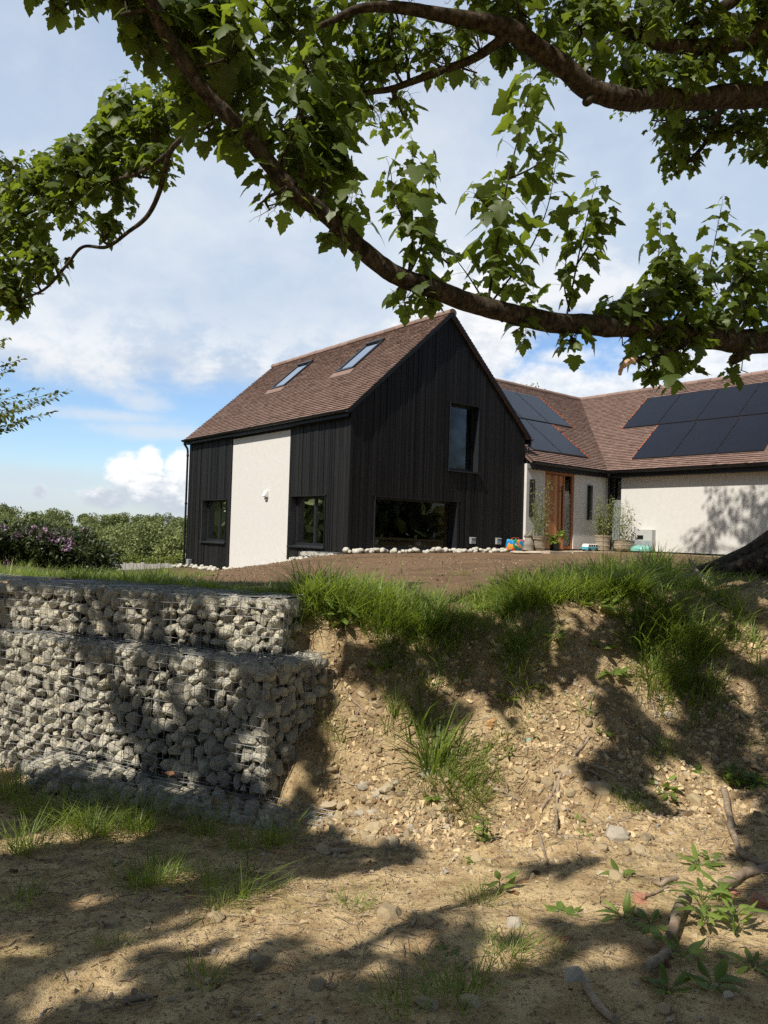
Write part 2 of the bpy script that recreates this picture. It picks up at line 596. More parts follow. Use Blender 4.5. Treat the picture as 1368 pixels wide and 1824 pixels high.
UPF = tps_fit([(-3.6, 7.3, -.64), (-.8, 6.4, -.63), (0, 6.4, -.74), (1.5, 6.7, -.60), (3.3, 7, -.47), (5.2, 8.8, -.33), (-6.5, 8.5, -.66), (-11, 11, -.75),
               (-2.5, 9, -.70), (-.4, 9, -.66), (1.5, 9, -.54), (4, 11, -.40), (-5, 15, -1.05), (-9, 18, -1.06), (-8, 28, -1.72), (-14, 27, -1.85),
               p3(uv(.3, -.4), -.50), p3(uv(3, -.4), -.47), p3(uv(6, -.4), -.44), p3(uv(8.5, -1), -.40), p3(uv(9.9, -5), -.38), p3(uv(-.3, .0), -.54),
               p3(uv(-.3, 1.4), -.78), p3(uv(-.3, 2.7), -1.0), p3(uv(-.3, 5.8), -1.28), p3(uv(-.3, 9), -1.34), p3(uv(-2.5, 2), -1.06), p3(uv(-2.5, 6), -1.36),
               p3(uv(3, -3), -.53), p3(uv(6, 6), -.5), p3(uv(6, 14), -.9), (9, 9, -.3), (14, 14, -.3), (16, 24, -.4)])
LOF = tps_fit([(0, 2.4, -1.66), (-1.6, 2.6, -1.74), (1.6, 2.4, -1.58), (-.8, 5.2, -2.10), (-3, 6, -2.24), (2.7, 5.2, -1.75), (.5, 4.9, -1.97), (1.5, 4.9, -1.88),
               (0, -3, -1.5), (-6, -3, -1.6), (6, -3, -1.35), (5, 3, -1.45), (-5, 4, -2.0), (-9, 8, -2.3), (8, 6, -1.3)])
FOOT = np.array([(-14, 12.1), (-3.6, 7.02), (-.9, 5.74), (-.62, 5.48), (-.3, 5.36), (.1, 5.08), (.5, 4.9), (1.5, 4.95), (2.7, 5.15), (4.5, 5.5), (8, 6.0), (14, 7)])
CREST = np.array([(-14, 12.7), (-3.6, 7.55), (-.9, 6.32), (-.62, 6.55), (-.3, 6.60), (.1, 6.5), (.5, 6.4), (1.5, 6.55), (2.7, 6.75), (4.5, 7.3), (8, 8.2), (14, 9.5)])


def terr(x, y):
    x = np.asarray(x, float)
    y = np.asarray(y, float)
    xc = np.clip(x, -16, 18)
    up = tps(UPF, xc, np.clip(y, 5, 30))
    lo = tps(LOF, np.clip(x, -9, 9), np.clip(y, -4, 9))
    fo = np.interp(x, FOOT[:, 0], FOOT[:, 1]) + .10 * np.sin(x * 2.1 + 1) * (x > -.3)
    cr = np.interp(x, CREST[:, 0], CREST[:, 1]) + .12 * np.sin(x * 2.7) * (x > -.3)
    s = np.clip((y - fo) / (cr - fo), 0, 1)
    S = .45 * s + .55 * s * s * (3 - 2 * s)
    z = lo + (up - lo) * S
    r = np.hypot(x, y)
    # far valley and wooded rise
    far = np.interp(r, [30, 60, 120, 200, 420, 600, 1200, 3000, 6000], [-1.8, -5, -13, -13, -1.5, -3, -14, -25, -40])
    farb = np.interp(r, [30, 60, 200, 6000], [-1.2, -1.2, -2, -30])
    kf = np.clip((y - 10) / 30, 0, 1)
    far = far * kf + farb * (1 - kf)
    w = np.clip((r - 26) / 14, 0, 1)
    w = w * w * (3 - 2 * w)
    return z * (1 - w) + far * w


def ground_hit(px, py, dmax=60):
    d = ray(px, py)
    ts = np.linspace(1.2, dmax, 4000) if dmax > 15 else np.linspace(1.2, dmax, 2500)
    P = d[None] * ts[:, None]
    h = P[:, 2] - terr(P[:, 0], P[:, 1])
    k = np.argmax(h < 0)
    if h[k] >= 0:
        return P[-1]
    a, b = ts[max(k - 1, 0)], ts[k]
    for _ in range(18):
        m_ = .5 * (a + b)
        q = d * m_
        if q[2] - float(terr(q[0], q[1])) < 0:
            b = m_
        else:
            a = m_
    return d * b


# ------------------------------------------------------------------ ground sheet
def axis(lo, hi, step, far_lo, far_hi, g=1.13):
    c = list(np.arange(lo, hi, step))
    s, p = step, c[0]
    L = []
    while p > far_lo:
        s *= g
        p -= s
        L.append(p)
    s, p = step, c[-1]
    R = []
    while p < far_hi:
        s *= g
        p += s
        R.append(p)
    return np.array(L[::-1] + c + R)


ax = axis(-3.2, 4.2, .028, -2500, 2500, 1.09)
ay = axis(1.9, 7.6, .028, -2500, 5000, 1.07)
GX, GY = np.meshgrid(ax, ay)
GZ = terr(GX, GY)
near = (np.abs(GX) < 9) & (GY > -1) & (GY < 22)
idx = np.argwhere(near)
fo_ = np.interp(GX, FOOT[:, 0], FOOT[:, 1])
cr_ = np.interp(GX, CREST[:, 0], CREST[:, 1])
bankness = np.clip(1 - np.abs((GY - (fo_ + cr_) / 2) / (cr_ - fo_ + .3)) ** 2, 0, 1)
for i, j in idx:
    x, y = GX[i, j], GY[i, j]
    p = Vector((x, y, 0))
    b = bankness[i, j]
    am = .35 if y > 8 else 1.0
    GZ[i, j] += am * ((.030 + .05 * b) * mnoise.noise(p * 2.2) + .09 * b * mnoise.noise(p * 1.1 + Vector((7, 3, 0))) + (.014 + .036 * b) * mnoise.noise(p * 6) + (.008 + .026 * b) * mnoise.noise(p * 14) + (.006 + .016 * b) * abs(mnoise.noise(p * 27)) + .007 * mnoise.noise(p * 45))
nx, ny = len(ax), len(ay)
i, j = np.meshgrid(np.arange(ny - 1), np.arange(nx - 1), indexing='ij')
F = np.stack([i * nx + j, i * nx + j + 1, (i + 1) * nx + j + 1, (i + 1) * nx + j], -1).reshape(-1, 4)
g = MB()
g.add(np.stack([GX, GY, GZ], -1).reshape(-1, 3), F)
m, t, out = mat('earth')
pos = t.n('ShaderNodeNewGeometry').outputs['Position']
n_big = t.noise(pos, .9, 5, .6)
n_mid = t.noise(pos, 5, 6, .65)
n_fine = t.noise(pos, 42, 5, .7)
n_vf = t.noise(pos, 160, 3, .7)
sp = t.n('ShaderNodeSeparateXYZ')
t.put(sp.inputs[0], pos)
c_low = t.mix(t.sstep(n_mid, .35, .65), (.44, .305, .16), (.74, .555, .31))
c_low = t.mix(t.m('MULTIPLY', t.sstep(t.noise(pos, 2.1, 5, .6), .52, .66), .32), c_low, (.38, .31, .11))
c_bank = t.mix(t.sstep(n_mid, .35, .65), (.30, .205, .110), (.56, .42, .235))
c_bank = t.mix(t.m('MULTIPLY', t.sstep(n_big, .5, .68), .45), c_bank, (.40, .33, .15))
c_soil = t.mix(t.sstep(n_fine, .3, .7), (.15, .092, .052), (.29, .19, .115))
c_soil = t.mix(t.m('MULTIPLY', t.sstep(n_mid, .4, .7), .5), c_soil, (.25, .162, .10))
c_soil = t.mix(t.m('MULTIPLY', t.sstep(n_big, .50, .62), .55), c_soil, (.125, .080, .048))
vt = t.n('ShaderNodeAttribute', attribute_name='zone').outputs['Vector']
sv = t.n('ShaderNodeSeparateXYZ')
t.put(sv.inputs[0], vt)
c = t.mix(sv.outputs[0], c_low, c_bank)
c = t.mix(sv.outputs[1], c, c_soil)
c_gr = t.mix(t.sstep(n_mid, .35, .65), (.05, .058, .02), (.11, .115, .04))
c = t.mix(sv.outputs[2], c, c_gr)
c = t.mix(t.m('MULTIPLY', t.sstep(n_vf, .55, .75), .45), c, (.56, .46, .31))
c = t.mix(t.m('MULTIPLY', t.sstep(n_fine, .53, .66), .85), c, (.085, .056, .030))  # dark flecks paint in the shade of tiny gaps between clods
c = t.mix(t.m('MULTIPLY', t.sstep(t.noise(pos, 85, 4, .7), .54, .68), .6), c, (.11, .078, .045))
c = t.mix(t.m('MULTIPLY', t.sstep(t.noise(pos, 11, 4, .6), .55, .70), .35), c, (.17, .115, .062))
h = t.m('ADD', t.m('ADD', t.m('MULTIPLY', n_mid, .9), t.m('MULTIPLY', n_fine, .5)), t.m('MULTIPLY', n_vf, .22))
princ(t, out, c, .96, bump(t, h, 1.0, .040), spec=.1)
M['earth'] = m
ground = g.build('ground', m, smooth=True)
tag(ground, kind='structure')
zn = np.zeros((ny, nx, 3))
s_ = (GY - fo_) / (cr_ - fo_)
zn[..., 0] = np.clip((s_ + .25) / .5, 0, 1)
zn[..., 1] = np.clip((s_ - 1.0) / .35, 0, 1)
gr = np.clip((np.hypot(GX, GY) - 24) / 6, 0, 1)
gr = np.maximum(gr, np.clip((-2.0 - GX - .22 * (GY - 9)) / 2, 0, 1) * np.clip((s_ - 1) / .3, 0, 1) * .9)
gr = np.maximum(gr, np.clip((GX - .40 * GY) / 1.0, 0, 1) * np.clip((s_ - 1) / .3, 0, 1) * .6)
zn[..., 2] = gr
at_ = ground.data.attributes.new('zone', 'FLOAT_VECTOR', 'POINT')
at_.data.foreach_set('vector', zn.ravel())


# ------------------------------------------------------------------ stones: a few rough shapes
def rock_shape(seed, sub=2, cut=5, rough=.10):
    bm = bmesh.new()
    bmesh.ops.create_icosphere(bm, subdivisions=sub, radius=1)
    r = random.Random(seed)
    pl = []
    for _ in range(cut):
        n = Vector((r.gauss(0, 1), r.gauss(0, 1), r.gauss(0, 1))).normalized()
        pl.append((n, r.uniform(.46, .82)))
    off = Vector((r.uniform(0, 99), r.uniform(0, 99), r.uniform(0, 99)))
    for v in bm.verts:
        p = v.co.copy()
        for n, d in pl:
            k = p.dot(n) - d
            if k > 0:
                p -= n * k * .92
        p *= 1 + rough * mnoise.noise(p * 1.6 + off) + rough * .5 * mnoise.noise(p * 4 + off)
        v.co = p
    V = np.array([v.co[:] for v in bm.verts])
    F = np.array([[v.index for v in f.verts] for f in bm.faces])
    bm.free()
    V -= V.mean(0)
    V /= np.abs(V).max()
    return V, F


ROCKS = [rock_shape(k, 2, 9, .16) for k in range(16)]
PEB = [rock_shape(50 + k, 1, 4, .1) for k in range(8)]



def hull_shape(seed, n=9):
    r = random.Random(seed)
    bm = bmesh.new()
    for _ in range(n):
        q = Vector((r.gauss(0, 1), r.gauss(0, 1), r.gauss(0, 1))).normalized() * r.uniform(.8, 1)
        bm.verts.new(q)
    bmesh.ops.convex_hull(bm, input=bm.verts[:])
    lo = [v for v in bm.verts if not v.link_faces]
    for v in lo:
        bm.verts.remove(v)
    bm.verts.index_update()
    V = np.array([v.co[:] for v in bm.verts])
    F = np.array([[v.index for v in f.verts] for f in bm.faces])
    bm.free()
    return V, F


GRIT = [hull_shape(300 + k) for k in range(10)]


def rand_rot(n):
    q = rng.normal(size=(n, 4))
    q /= np.linalg.norm(q, axis=1)[:, None]
    w, x, y, z = q.T
    return np.stack([np.stack([1 - 2 * (y * y + z * z), 2 * (x * y - z * w), 2 * (x * z + y * w)], -1),
                     np.stack([2 * (x * y + z * w), 1 - 2 * (x * x + z * z), 2 * (y * z - x * w)], -1),
                     np.stack([2 * (x * z - y * w), 2 * (y * z + x * w), 1 - 2 * (x * x + y * y)], -1)], 1)


def scatter(mb, shapes, P, S, tints):
    """copies of shapes at P with per-axis scales S (n,3)"""
    P = np.asarray(P, float)
    n = len(P)
    R = rand_rot(n)
    which = rng.integers(0, len(shapes), n)
    for k, (V, F) in enumerate(shapes):
        ii = np.where(which == k)[0]
        if not len(ii):
            continue
        X = np.einsum('nij,vj->nvi', R[ii], V) * S[ii][:, None, :] + P[ii][:, None, :]
        FF = (F[None] + (np.arange(len(ii)) * len(V))[:, None, None]).reshape(-1, F.shape[1])
        mb.add(X.reshape(-1, 3), FF, np.repeat(np.asarray(tints)[ii], len(F)))


# ------------------------------------------------------------------ the house
HZ = .47            # house coordinates: z_local = z + HZ
house = thing('house', 'black timber gabled house with red tiled roof joined to white wing with solar panels', 'house', (HA[0], HA[1], -HZ), HTH)
TH_E, TH_R = 2.93, 5.76    # eave and ridge (z)
HW, HL = 6.21, 8.87
SL = (TH_R - TH_E) / (HW / 2)


def boards(face, s0, s1, z0, ztop, holes, parent, name, depth=.028):
    """charred boards on a wall; face(s, z, d) -> local point, d outward"""
    mb = MB()
    s = s0
    while s < s1 - .01:
        w = min(rng.choice([.072, .095, .095, .12, .145]), s1 - s)
        a, b = s + .005, s + w - .005
        zt0, zt1 = ztop(a), ztop(b)
        zb = z0(.5 * (a + b))
        spans = [(zb, None)]
        for (h0, h1, k0, k1) in holes:
            if b > h0 and a < h1:
                new = []
                for lo, hi in spans:
                    top = min(zt0, zt1) if hi is None else hi
                    if k1 <= lo or k0 >= top:
                        new.append((lo, hi))
                        continue
                    if k0 > lo + .02:
                        new.append((lo, k0))
                    if k1 < top - .02:
                        new.append((k1, hi))
                spans = new
        for lo, hi in spans:
            d = depth + rng.uniform(-.010, .009)
            h0_, h1_ = (zt0, zt1) if hi is None else (hi, hi)
            cuts = [lo]
            if hi is None and rng.random() < .5 and h0_ - lo > 2.2:
                cuts.append(lo + rng.uniform(.6, h0_ - lo - .6))
            for ci, c0 in enumerate(cuts):
                e0, e1 = (cuts[ci + 1] - .003,) * 2 if ci + 1 < len(cuts) else (h0_, h1_)
                dd = d + (rng.uniform(-.003, .003) if ci else 0)
                tl = rng.uniform(-.003, .003)
                mb.hexa([face(a, c0, 0), face(b, c0, 0), face(b, c0, dd + tl), face(a, c0, dd),
                         face(a, e0, 0), face(b, e1, 0), face(b, e1, dd + tl), face(a, e0, dd)], rng.uniform(0, 1))
        s += w
    return mb.build(name, M['char'], parent)


def wall_with_holes(mb, face, s0, s1, z0, z1, holes, d0, d1):
    ss = sorted({s0, s1, *[h[0] for h in holes], *[h[1] for h in holes]})
    for a, b in zip(ss[:-1], ss[1:]):
        if b - a < 1e-4:
            continue
        spans = [(z0, z1)]
        for h0, h1, k0, k1 in holes:
            if a >= h0 - 1e-6 and b <= h1 + 1e-6:
                spans = [q for lo, hi in spans for q in ((lo, min(hi, k0)), (max(lo, k1), hi)) if q[1] - q[0] > 1e-4]
        for lo, hi in spans:
            P = [face(a, lo, d0), face(b, lo, d0), face(b, lo, d1), face(a, lo, d1), face(a, hi, d0), face(b, hi, d0), face(b, hi, d1), face(a, hi, d1)]
            mb.hexa(P)


def fG(s, z, d):
    return (s, -d, z + HZ)


def fS(s, z, d):
    return (-d, s, z + HZ)


HG = [(.75, 3.53, -.41, .87), (3.18, 4.28, 1.70, 3.48)]
HS = [(.93, 2.51, -.40, .87), (6.14, 7.76, -.44, .85)]
PANEL = (2.66, 5.86, -1.6, 2.63)


def roof_z(u):
    return TH_E + SL * (HW / 2 - abs(u - HW / 2)) - .02


boards(fG, 0.0, HW, lambda s: -.50, roof_z, HG, house, 'cladding')
boards(fS, 0.0, HL, lambda s: -1.05 if s < 3 else -1.42, lambda s: TH_E, HS + [PANEL], house, 'cladding')
# structural walls behind the boards
mb = MB()
wall_with_holes(mb, fG, .0, HW, -.9, TH_E, HG, -.26, -.001)
wall_with_holes(mb, fS, .26, HL, -1.6, TH_E, HS + [PANEL], -.26, -.001)
G_ = [(h[0], h[1], h[2], h[3]) for h in HG]
# gable triangle in strips, leaving the upper window free
us = sorted(set(list(np.linspace(.02, HW - .02, 40)) + [3.18, 4.28]))
for a, b in zip(us[:-1], us[1:]):
    lo = TH_E
    if a >= 3.18 - 1e-6 and b <= 4.28 + 1e-6:
        lo = 3.48
    ta, tb = roof_z(a) - .05, roof_z(b) - .05
    if min(ta, tb) > lo:
        mb.hexa([fG(a, lo, -.26), fG(b, lo, -.26), fG(b, lo, -.001), fG(a, lo, -.001), fG(a, ta, -.26), fG(b, tb, -.26), fG(b, tb, -.001), fG(a, ta, -.001)])
for (a, b) in ((0.0, HW),):
    mb.box((HW - .2, .26, -.5), (HW, HL, TH_E + HZ))
    mb.box((0, HL - .2, -1.1), (HW - .2, HL, TH_E + HZ))
    for k in range(30):
        u0, u1 = .02 + (HW - .04) * k / 30, .02 + (HW - .04) * (k + 1) / 30
        t0, t1 = roof_z(u0) - .05 + HZ, roof_z(u1) - .05 + HZ
        mb.hexa([(u0, HL - .2, TH_E + HZ), (u1, HL - .2, TH_E + HZ), (u1, HL, TH_E + HZ), (u0, HL, TH_E + HZ), (u0, HL - .2, t0), (u1, HL - .2, t1), (u1, HL, t1), (u0, HL, t0)])
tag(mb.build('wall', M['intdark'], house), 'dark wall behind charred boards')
# white render panel
mb = MB()
mb.box((-.012, PANEL[0] + .002, -1.55 + HZ), (.26, PANEL[1] - .002, PANEL[3] - .002 + HZ))
tag(mb.build('render_panel', M['render'], house), 'tall white rendered panel between the black boards')
# corner trims
mb = MB()
mb.box((-.042, -.042, -.55 + HZ), (-.0295, .03, TH_E + HZ))
mb.box((-.0295, -.042, -.55 + HZ), (.05, -.0365, TH_E + HZ))
mb.build('corner_trim', M['char'], house)
# interior
mb = MB()
mb.box((.27, .27, -.62), (HW - .21, HL - .21, -.06), mi=0)
mb.build('interior_floor', M['floor'], house)
mb = MB()
mb.box((.27, .27, 1.05 + HZ), (HW - .21, HL - .21, 1.25 + HZ))
mb.build('interior_ceiling', M['interior'], house)
for lo_, hi_ in (((.27, 2.52, -.06), (2.2, 2.60, 1.05 + HZ)), ((.3, 7.9, -.06), (2.4, 7.98, 1.05 + HZ)), ((4.4, .3, -.06), (4.46, 1.6, 1.05 + HZ))):
    mb = MB()
    mb.box(lo_, hi_)
    tag(mb.build('interior_partition', M['ply'], house), 'warm timber lined inner wall seen through the glass')
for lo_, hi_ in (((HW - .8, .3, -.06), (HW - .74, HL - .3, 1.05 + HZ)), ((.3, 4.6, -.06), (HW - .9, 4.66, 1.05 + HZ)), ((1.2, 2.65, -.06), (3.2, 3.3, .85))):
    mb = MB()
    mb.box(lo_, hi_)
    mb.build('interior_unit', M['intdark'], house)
mb = MB()
mb.box((3.0, 2.2, 1.25 + HZ), (4.5, 2.26, 3.6 + HZ))
mb.build('interior_wall', M['interior'], house)


def window(face, s0, s1, z0, z1, parent, rec=.14, mull=None, sill=True, fw=.055, glass='glass', lining=True):
    if lining:
        b = MB()
        e = .012
        o = .045
        b.hexa([face(s0 - .0, z0, -rec - .06), face(s0 + e, z0, -rec - .06), face(s0 + e, z0, o), face(s0, z0, o), face(s0, z1, -rec - .06), face(s0 + e, z1, -rec - .06), face(s0 + e, z1, o), face(s0, z1, o)])
        b.hexa([face(s1 - e, z0, -rec - .06), face(s1, z0, -rec - .06), face(s1, z0, o), face(s1 - e, z0, o), face(s1 - e, z1, -rec - .06), face(s1, z1, -rec - .06), face(s1, z1, o), face(s1 - e, z1, o)])
        b.hexa([face(s0 + e, z1 - e, -rec - .06), face(s1 - e, z1 - e, -rec - .06), face(s1 - e, z1 - e, o), face(s0 + e, z1 - e, o), face(s0 + e, z1, -rec - .06), face(s1 - e, z1, -rec - .06), face(s1 - e, z1, o), face(s0 + e, z1, o)])
        s0, s1, z1 = s0 + e, s1 - e, z1 - e
    w = None
    mbf = MB()

    def bx(a, b_, c, d, d0, d1):
        mbf.hexa([face(a, c, d0), face(b_, c, d0), face(b_, c, d1), face(a, c, d1), face(a, d, d0), face(b_, d, d0), face(b_, d, d1), face(a, d, d1)])
    d0, d1 = -rec - .06, -rec
    bx(s0, s0 + fw, z0, z1, d0, d1)
    bx(s1 - fw, s1, z0, z1, d0, d1)
    bx(s0 + fw, s1 - fw, z1 - fw, z1, d0, d1)
    bx(s0 + fw, s1 - fw, z0, z0 + fw * 1.3, d0, d1)
    if mull:
        bx(mull - fw * .75, mull + fw * .75, z0 + fw * 1.3, z1 - fw, d0, d1 + .004)
    w = mbf.build('window', M['frame'], parent)
    if lining:
        b.build('reveal', M['frame'], w)
    gl = MB()
    dg = -rec - .03
    gl.add([face(s0 + fw, z0 + fw, dg), face(s1 - fw, z0 + fw, dg), face(s1 - fw, z1 - fw, dg), face(s0 + fw, z1 - fw, dg)], [(0, 1, 2, 3)])
    gl.build('pane', M[glass], w)
    if sill:
        sb = MB()
        sb.hexa([face(s0 - .05, z0 - .045, -rec - .02), face(s1 + .05, z0 - .045, -rec - .02), face(s1 + .05, z0 - .05, .10), face(s0 - .05, z0 - .05, .10),
                 face(s0 - .05, z0 + .012, -rec - .02), face(s1 + .05, z0 + .012, -rec - .02), face(s1 + .05, z0 - .018, .10), face(s0 - .05, z0 - .018, .10)])
        sb.build('sill', M['frame'], w)
    return w


window(fG, *HG[0], house, rec=.17)
window(fG, *HG[1], house, rec=.17)
window(fS, *HS[0], house, mull=1.62)
window(fS, *HS[1], house, mull=6.90)


# ---- roofs of plain clay tiles
def tiles(mb, P0, ev, eu, nrm, ln, wid, skip=None, gauge=.1, tw=.165):
    P0, ev, eu, nrm = map(np.asarray, (P0, ev, eu, nrm))
    rows = int(ln / gauge)
    for r in range(rows):
        off = (r % 2) * tw * .5
        k = np.arange(-off, wid, tw)
        a = np.clip(k + .0015, 0, wid)
        b = np.clip(k + tw - .0015, 0, wid)
        ok = b - a > .02
        a, b = a[ok], b[ok]
        n = len(a)
        r0 = r * gauge + rng.uniform(-.003, .003, n)
        r1 = np.full(n, min(r * gauge + gauge * 1.25, ln))
        lift = .036 + rng.uniform(-.004, .006, n)
        lf2 = lift + rng.uniform(-.003, .003, n)

        def pt(s, q, h):
            return P0 + s[:, None] * ev + q[:, None] * eu + h[:, None] * nrm
        z = np.full(n, .004)
        V = np.stack([pt(a, r0, lift), pt(b, r0, lf2), pt(b, r1, z), pt(a, r1, z), pt(a, r0 + .006, lift - .032), pt(b, r0 + .006, lf2 - .032)], 1)
        if skip is not None:
            keep = ~skip(.5 * (a + b), r0 + .05)
            V = V[keep]
            n = len(V)
        if not n:
            continue
        base = (np.arange(n) * 6)[:, None]
        Fq = np.concatenate([base + np.array([0, 1, 2, 3]), base + np.array([4, 5, 1, 0])])
        t_ = np.clip(rng.normal(.5, .13, n) + .05 * math.sin(r * 1.7), 0, 1)
        mb.add(V.reshape(-1, 3), Fq, np.concatenate([t_, t_]))


def slab(P0, ev, eu, nrm, ln, wid, th):
    P0, ev, eu, nrm = map(np.asarray, (P0, ev, eu, nrm))
    q = [P0, P0 + ev * wid, P0 + ev * wid + eu * ln, P0 + eu * ln]
    return [p - nrm * th for p in q] + [p.copy() for p in q]


def ridge_tiles(mb, P, d, ln, r=.13, seg=.45, side=None):
    P, d = np.asarray(P, float), np.asarray(d, float)
    sd = np.cross(d, (0, 0, 1))
    k = 0.0
    while k < ln - .02:
        L = min(seg - .012, ln - k)
        ang = np.linspace(-.30, math.pi + .30, 10)
        rr = r * (1 + rng.uniform(-.02, .02))
        rows = []
        for q in (k, k + L):
            base = P + d * q + np.array([0, 0, rng.uniform(-.004, .004)])
            rows.append([base + sd * rr * math.cos(a_) + np.array([0, 0, 1]) * (rr * .8 * math.sin(a_) - .035) for a_ in ang])
        V = np.array(rows).reshape(-1, 3)
        n = len(ang)
        Fq = [(j_, j_ + 1, n + j_ + 1, n + j_) for j_ in range(n - 1)]
        mb.add(V, Fq, rng.uniform(.35, .95))
        mb.add(V, [tuple(range(n))], .2)
        mb.add(V, [tuple(range(2 * n - 1, n - 1, -1))], .2)
        k += seg


OV = .16
lnb = math.hypot(HW / 2 + OV, (HW / 2 + OV) * SL)
cosb, sinb = (HW / 2 + OV) / lnb, (HW / 2 + OV) * SL / lnb
VL0, VL1 = -.11, HL + .12
ez = TH_E - OV * SL + HZ + .06
mb = MB()
mb.hexa(slab((-OV, VL0, ez), (0, 1, 0), (cosb, 0, sinb), (-sinb, 0, cosb), lnb, VL1 - VL0, .055), .1)
mb.hexa(slab((HW + OV, VL0, ez), (0, 1, 0), (-cosb, 0, sinb), (sinb, 0, cosb), lnb, VL1 - VL0, .055), .1)
tiles(mb, (-OV - .02, VL0, ez - .015), (0, 1, 0), (cosb, 0, sinb), (-sinb, 0, cosb), lnb, VL1 - VL0)
tiles(mb, (HW + OV + .02, VL0, ez - .015), (0, 1, 0), (-cosb, 0, sinb), (sinb, 0, cosb), lnb, VL1 - VL0)
roof = mb.build('roof', M['tile'], house)
tag(roof, 'brown red plain tile roof over the black timber volume')
mb = MB()
ridge_tiles(mb, (HW / 2, VL0 - .01, ez + lnb * sinb + .02), (0, 1, 0), VL1 - VL0 + .02)
mb.build('ridge_tile', M['tile'], roof, smooth=True)
# verge trim under the tiles
mb = MB()
for sgn, u0 in ((1, -OV), (-1, HW + OV)):
    for vv in (VL0 - .012, ):
        a = np.array((u0, vv, ez - .10))
        d_ = np.array((sgn * cosb, 0, sinb))
        q = [a, a + np.array((0, .011, 0)), a + np.array((0, .011, 0)) + d_ * lnb, a + d_ * lnb]
        mb.hexa([p for p in q] + [p + np.array((0, 0, .115)) for p in q])
mb.build('verge_trim', M['black'], roof)


def gutter(mb, P, d, ln, out_, r=.06):
    P, d, out_ = map(lambda q: np.asarray(q, float), (P, d, out_))
    ang = np.linspace(math.pi, 2 * math.pi, 9)
    prof = [(r * math.cos(a_), r * math.sin(a_)) for a_ in ang] + [((r - .006) * math.cos(a_), (r - .006) * math.sin(a_)) for a_ in ang[::-1]]
    n = len(prof)
    V = np.array([[P + d * k + out_ * x + np.array((0, 0, z)) for x, z in prof] for k in (0, ln)]).reshape(-1, 3)
    mb.add(V, [(j_, (j_ + 1) % n, n + (j_ + 1) % n, n + j_) for j_ in range(n)])
    mb.add(V, [tuple(range(n - 1, -1, -1)), tuple(range(n, 2 * n))])
    for k in np.arange(.4, ln, 1.0):
        mb.tube([P + d * (k - .015) + np.array((0, 0, -r * .45)), P + d * (k + .015) + np.array((0, 0, -r * .45))], r * .66, 8)


mb = MB()
gutter(mb, (-OV - .075, VL0, ez - .02), (0, 1, 0), VL1 - VL0, (-1, 0, 0))
gutter(mb, (HW + OV + .075, VL0, ez - .02), (0, 1, 0), VL1 - VL0, (1, 0, 0))
mb.build('gutter', M['black'], house)
mb = MB()
mb.box((-OV - .012, VL0 + .02, ez - .16), (-OV + .012, VL1 - .02, ez - .02))
mb.box((-OV + .012, .002, ez - .16), (-.045, VL1 - .02, ez - .145))
mb.box((HW + OV - .012, VL0 + .02, ez - .16), (HW + OV + .012, VL1 - .02, ez - .02))
mb.box((HW + .002, .002, ez - .16), (HW + OV - .012, VL1 - .02, ez - .145))
mb.build('fascia', M['black'], house)
for (u0, v0, sg, zb) in ((-OV - .075, HL - .05, 1, -1.4), (HW + OV + .075, -.02, -1, 1.9)):
    mb = MB()
    mb.tube(catmull([(u0, v0, ez - .06), (u0, v0, ez - .16), (u0 + sg * .10, v0, ez - .30), (u0 + sg * .12, v0, ez - .45)], 5), .036, 10)
    mb.tube([(u0 + sg * .12, v0, ez - .43), (u0 + sg * .12, v0, zb + HZ)], .034, 10)
    for zz in (ez - .55, .5 * (ez + zb + HZ), zb + HZ + .3):
        if zz > zb + HZ:
            mb.tube([(u0 + sg * .12, v0, zz), (u0 + sg * .12, v0, zz + .06)], .045, 10)
    mb.build('downpipe', M['black'], house, smooth=True)


def skylight(u0, u1, v0, v1):
    h = .075
    b0 = np.array((-OV, 0, ez))
    e = np.array((cosb, 0, sinb))
    n = np.array((-sinb, 0, cosb))

    def P(u, v, hh):
        return b0 + e * ((u + OV) / cosb) + np.array((0, v, 0)) + n * hh
    mbf = MB()

    def bar(ua, ub, va, vb, h0, h1):
        mbf.hexa([P(ua, va, h0), P(ub, va, h0), P(ub, vb, h0), P(ua, vb, h0), P(ua, va, h1), P(ub, va, h1), P(ub, vb, h1), P(ua, vb, h1)])
    w = .07
    bar(u0, u0 + w, v0, v1, 0, h)
    bar(u1 - w, u1, v0, v1, 0, h + .025)
    bar(u0 + w, u1 - w, v0, v0 + w, 0, h)
    bar(u0 + w, u1 - w, v1 - w, v1, 0, h)
    f = mbf.build('skylight', M['frame'], house)
    gl = MB()
    gl.add([P(u0 + w, v0 + w, h - .02), P(u0 + w, v1 - w, h - .02), P(u1 - w, v1 - w, h - .02), P(u1 - w, v0 + w, h - .02)], [(3, 2, 1, 0)])
    gl.build('pane', M['roofglass'], f)
    fl = MB()
    a, b_ = u0 - .16, u0
    fl.hexa([P(a, v0 - .1, .026), P(b_, v0 - .1, .03), P(b_, v1 + .1, .03), P(a, v1 + .1, .026), P(a, v0 - .1, .034), P(b_, v0 - .1, .05), P(b_, v1 + .1, .05), P(a, v1 + .1, .034)])
    fl.build('flashing', M['tile'], f)


skylight(1.50, 2.58, 5.58, 6.40)
skylight(1.50, 2.62, 2.04, 2.82)

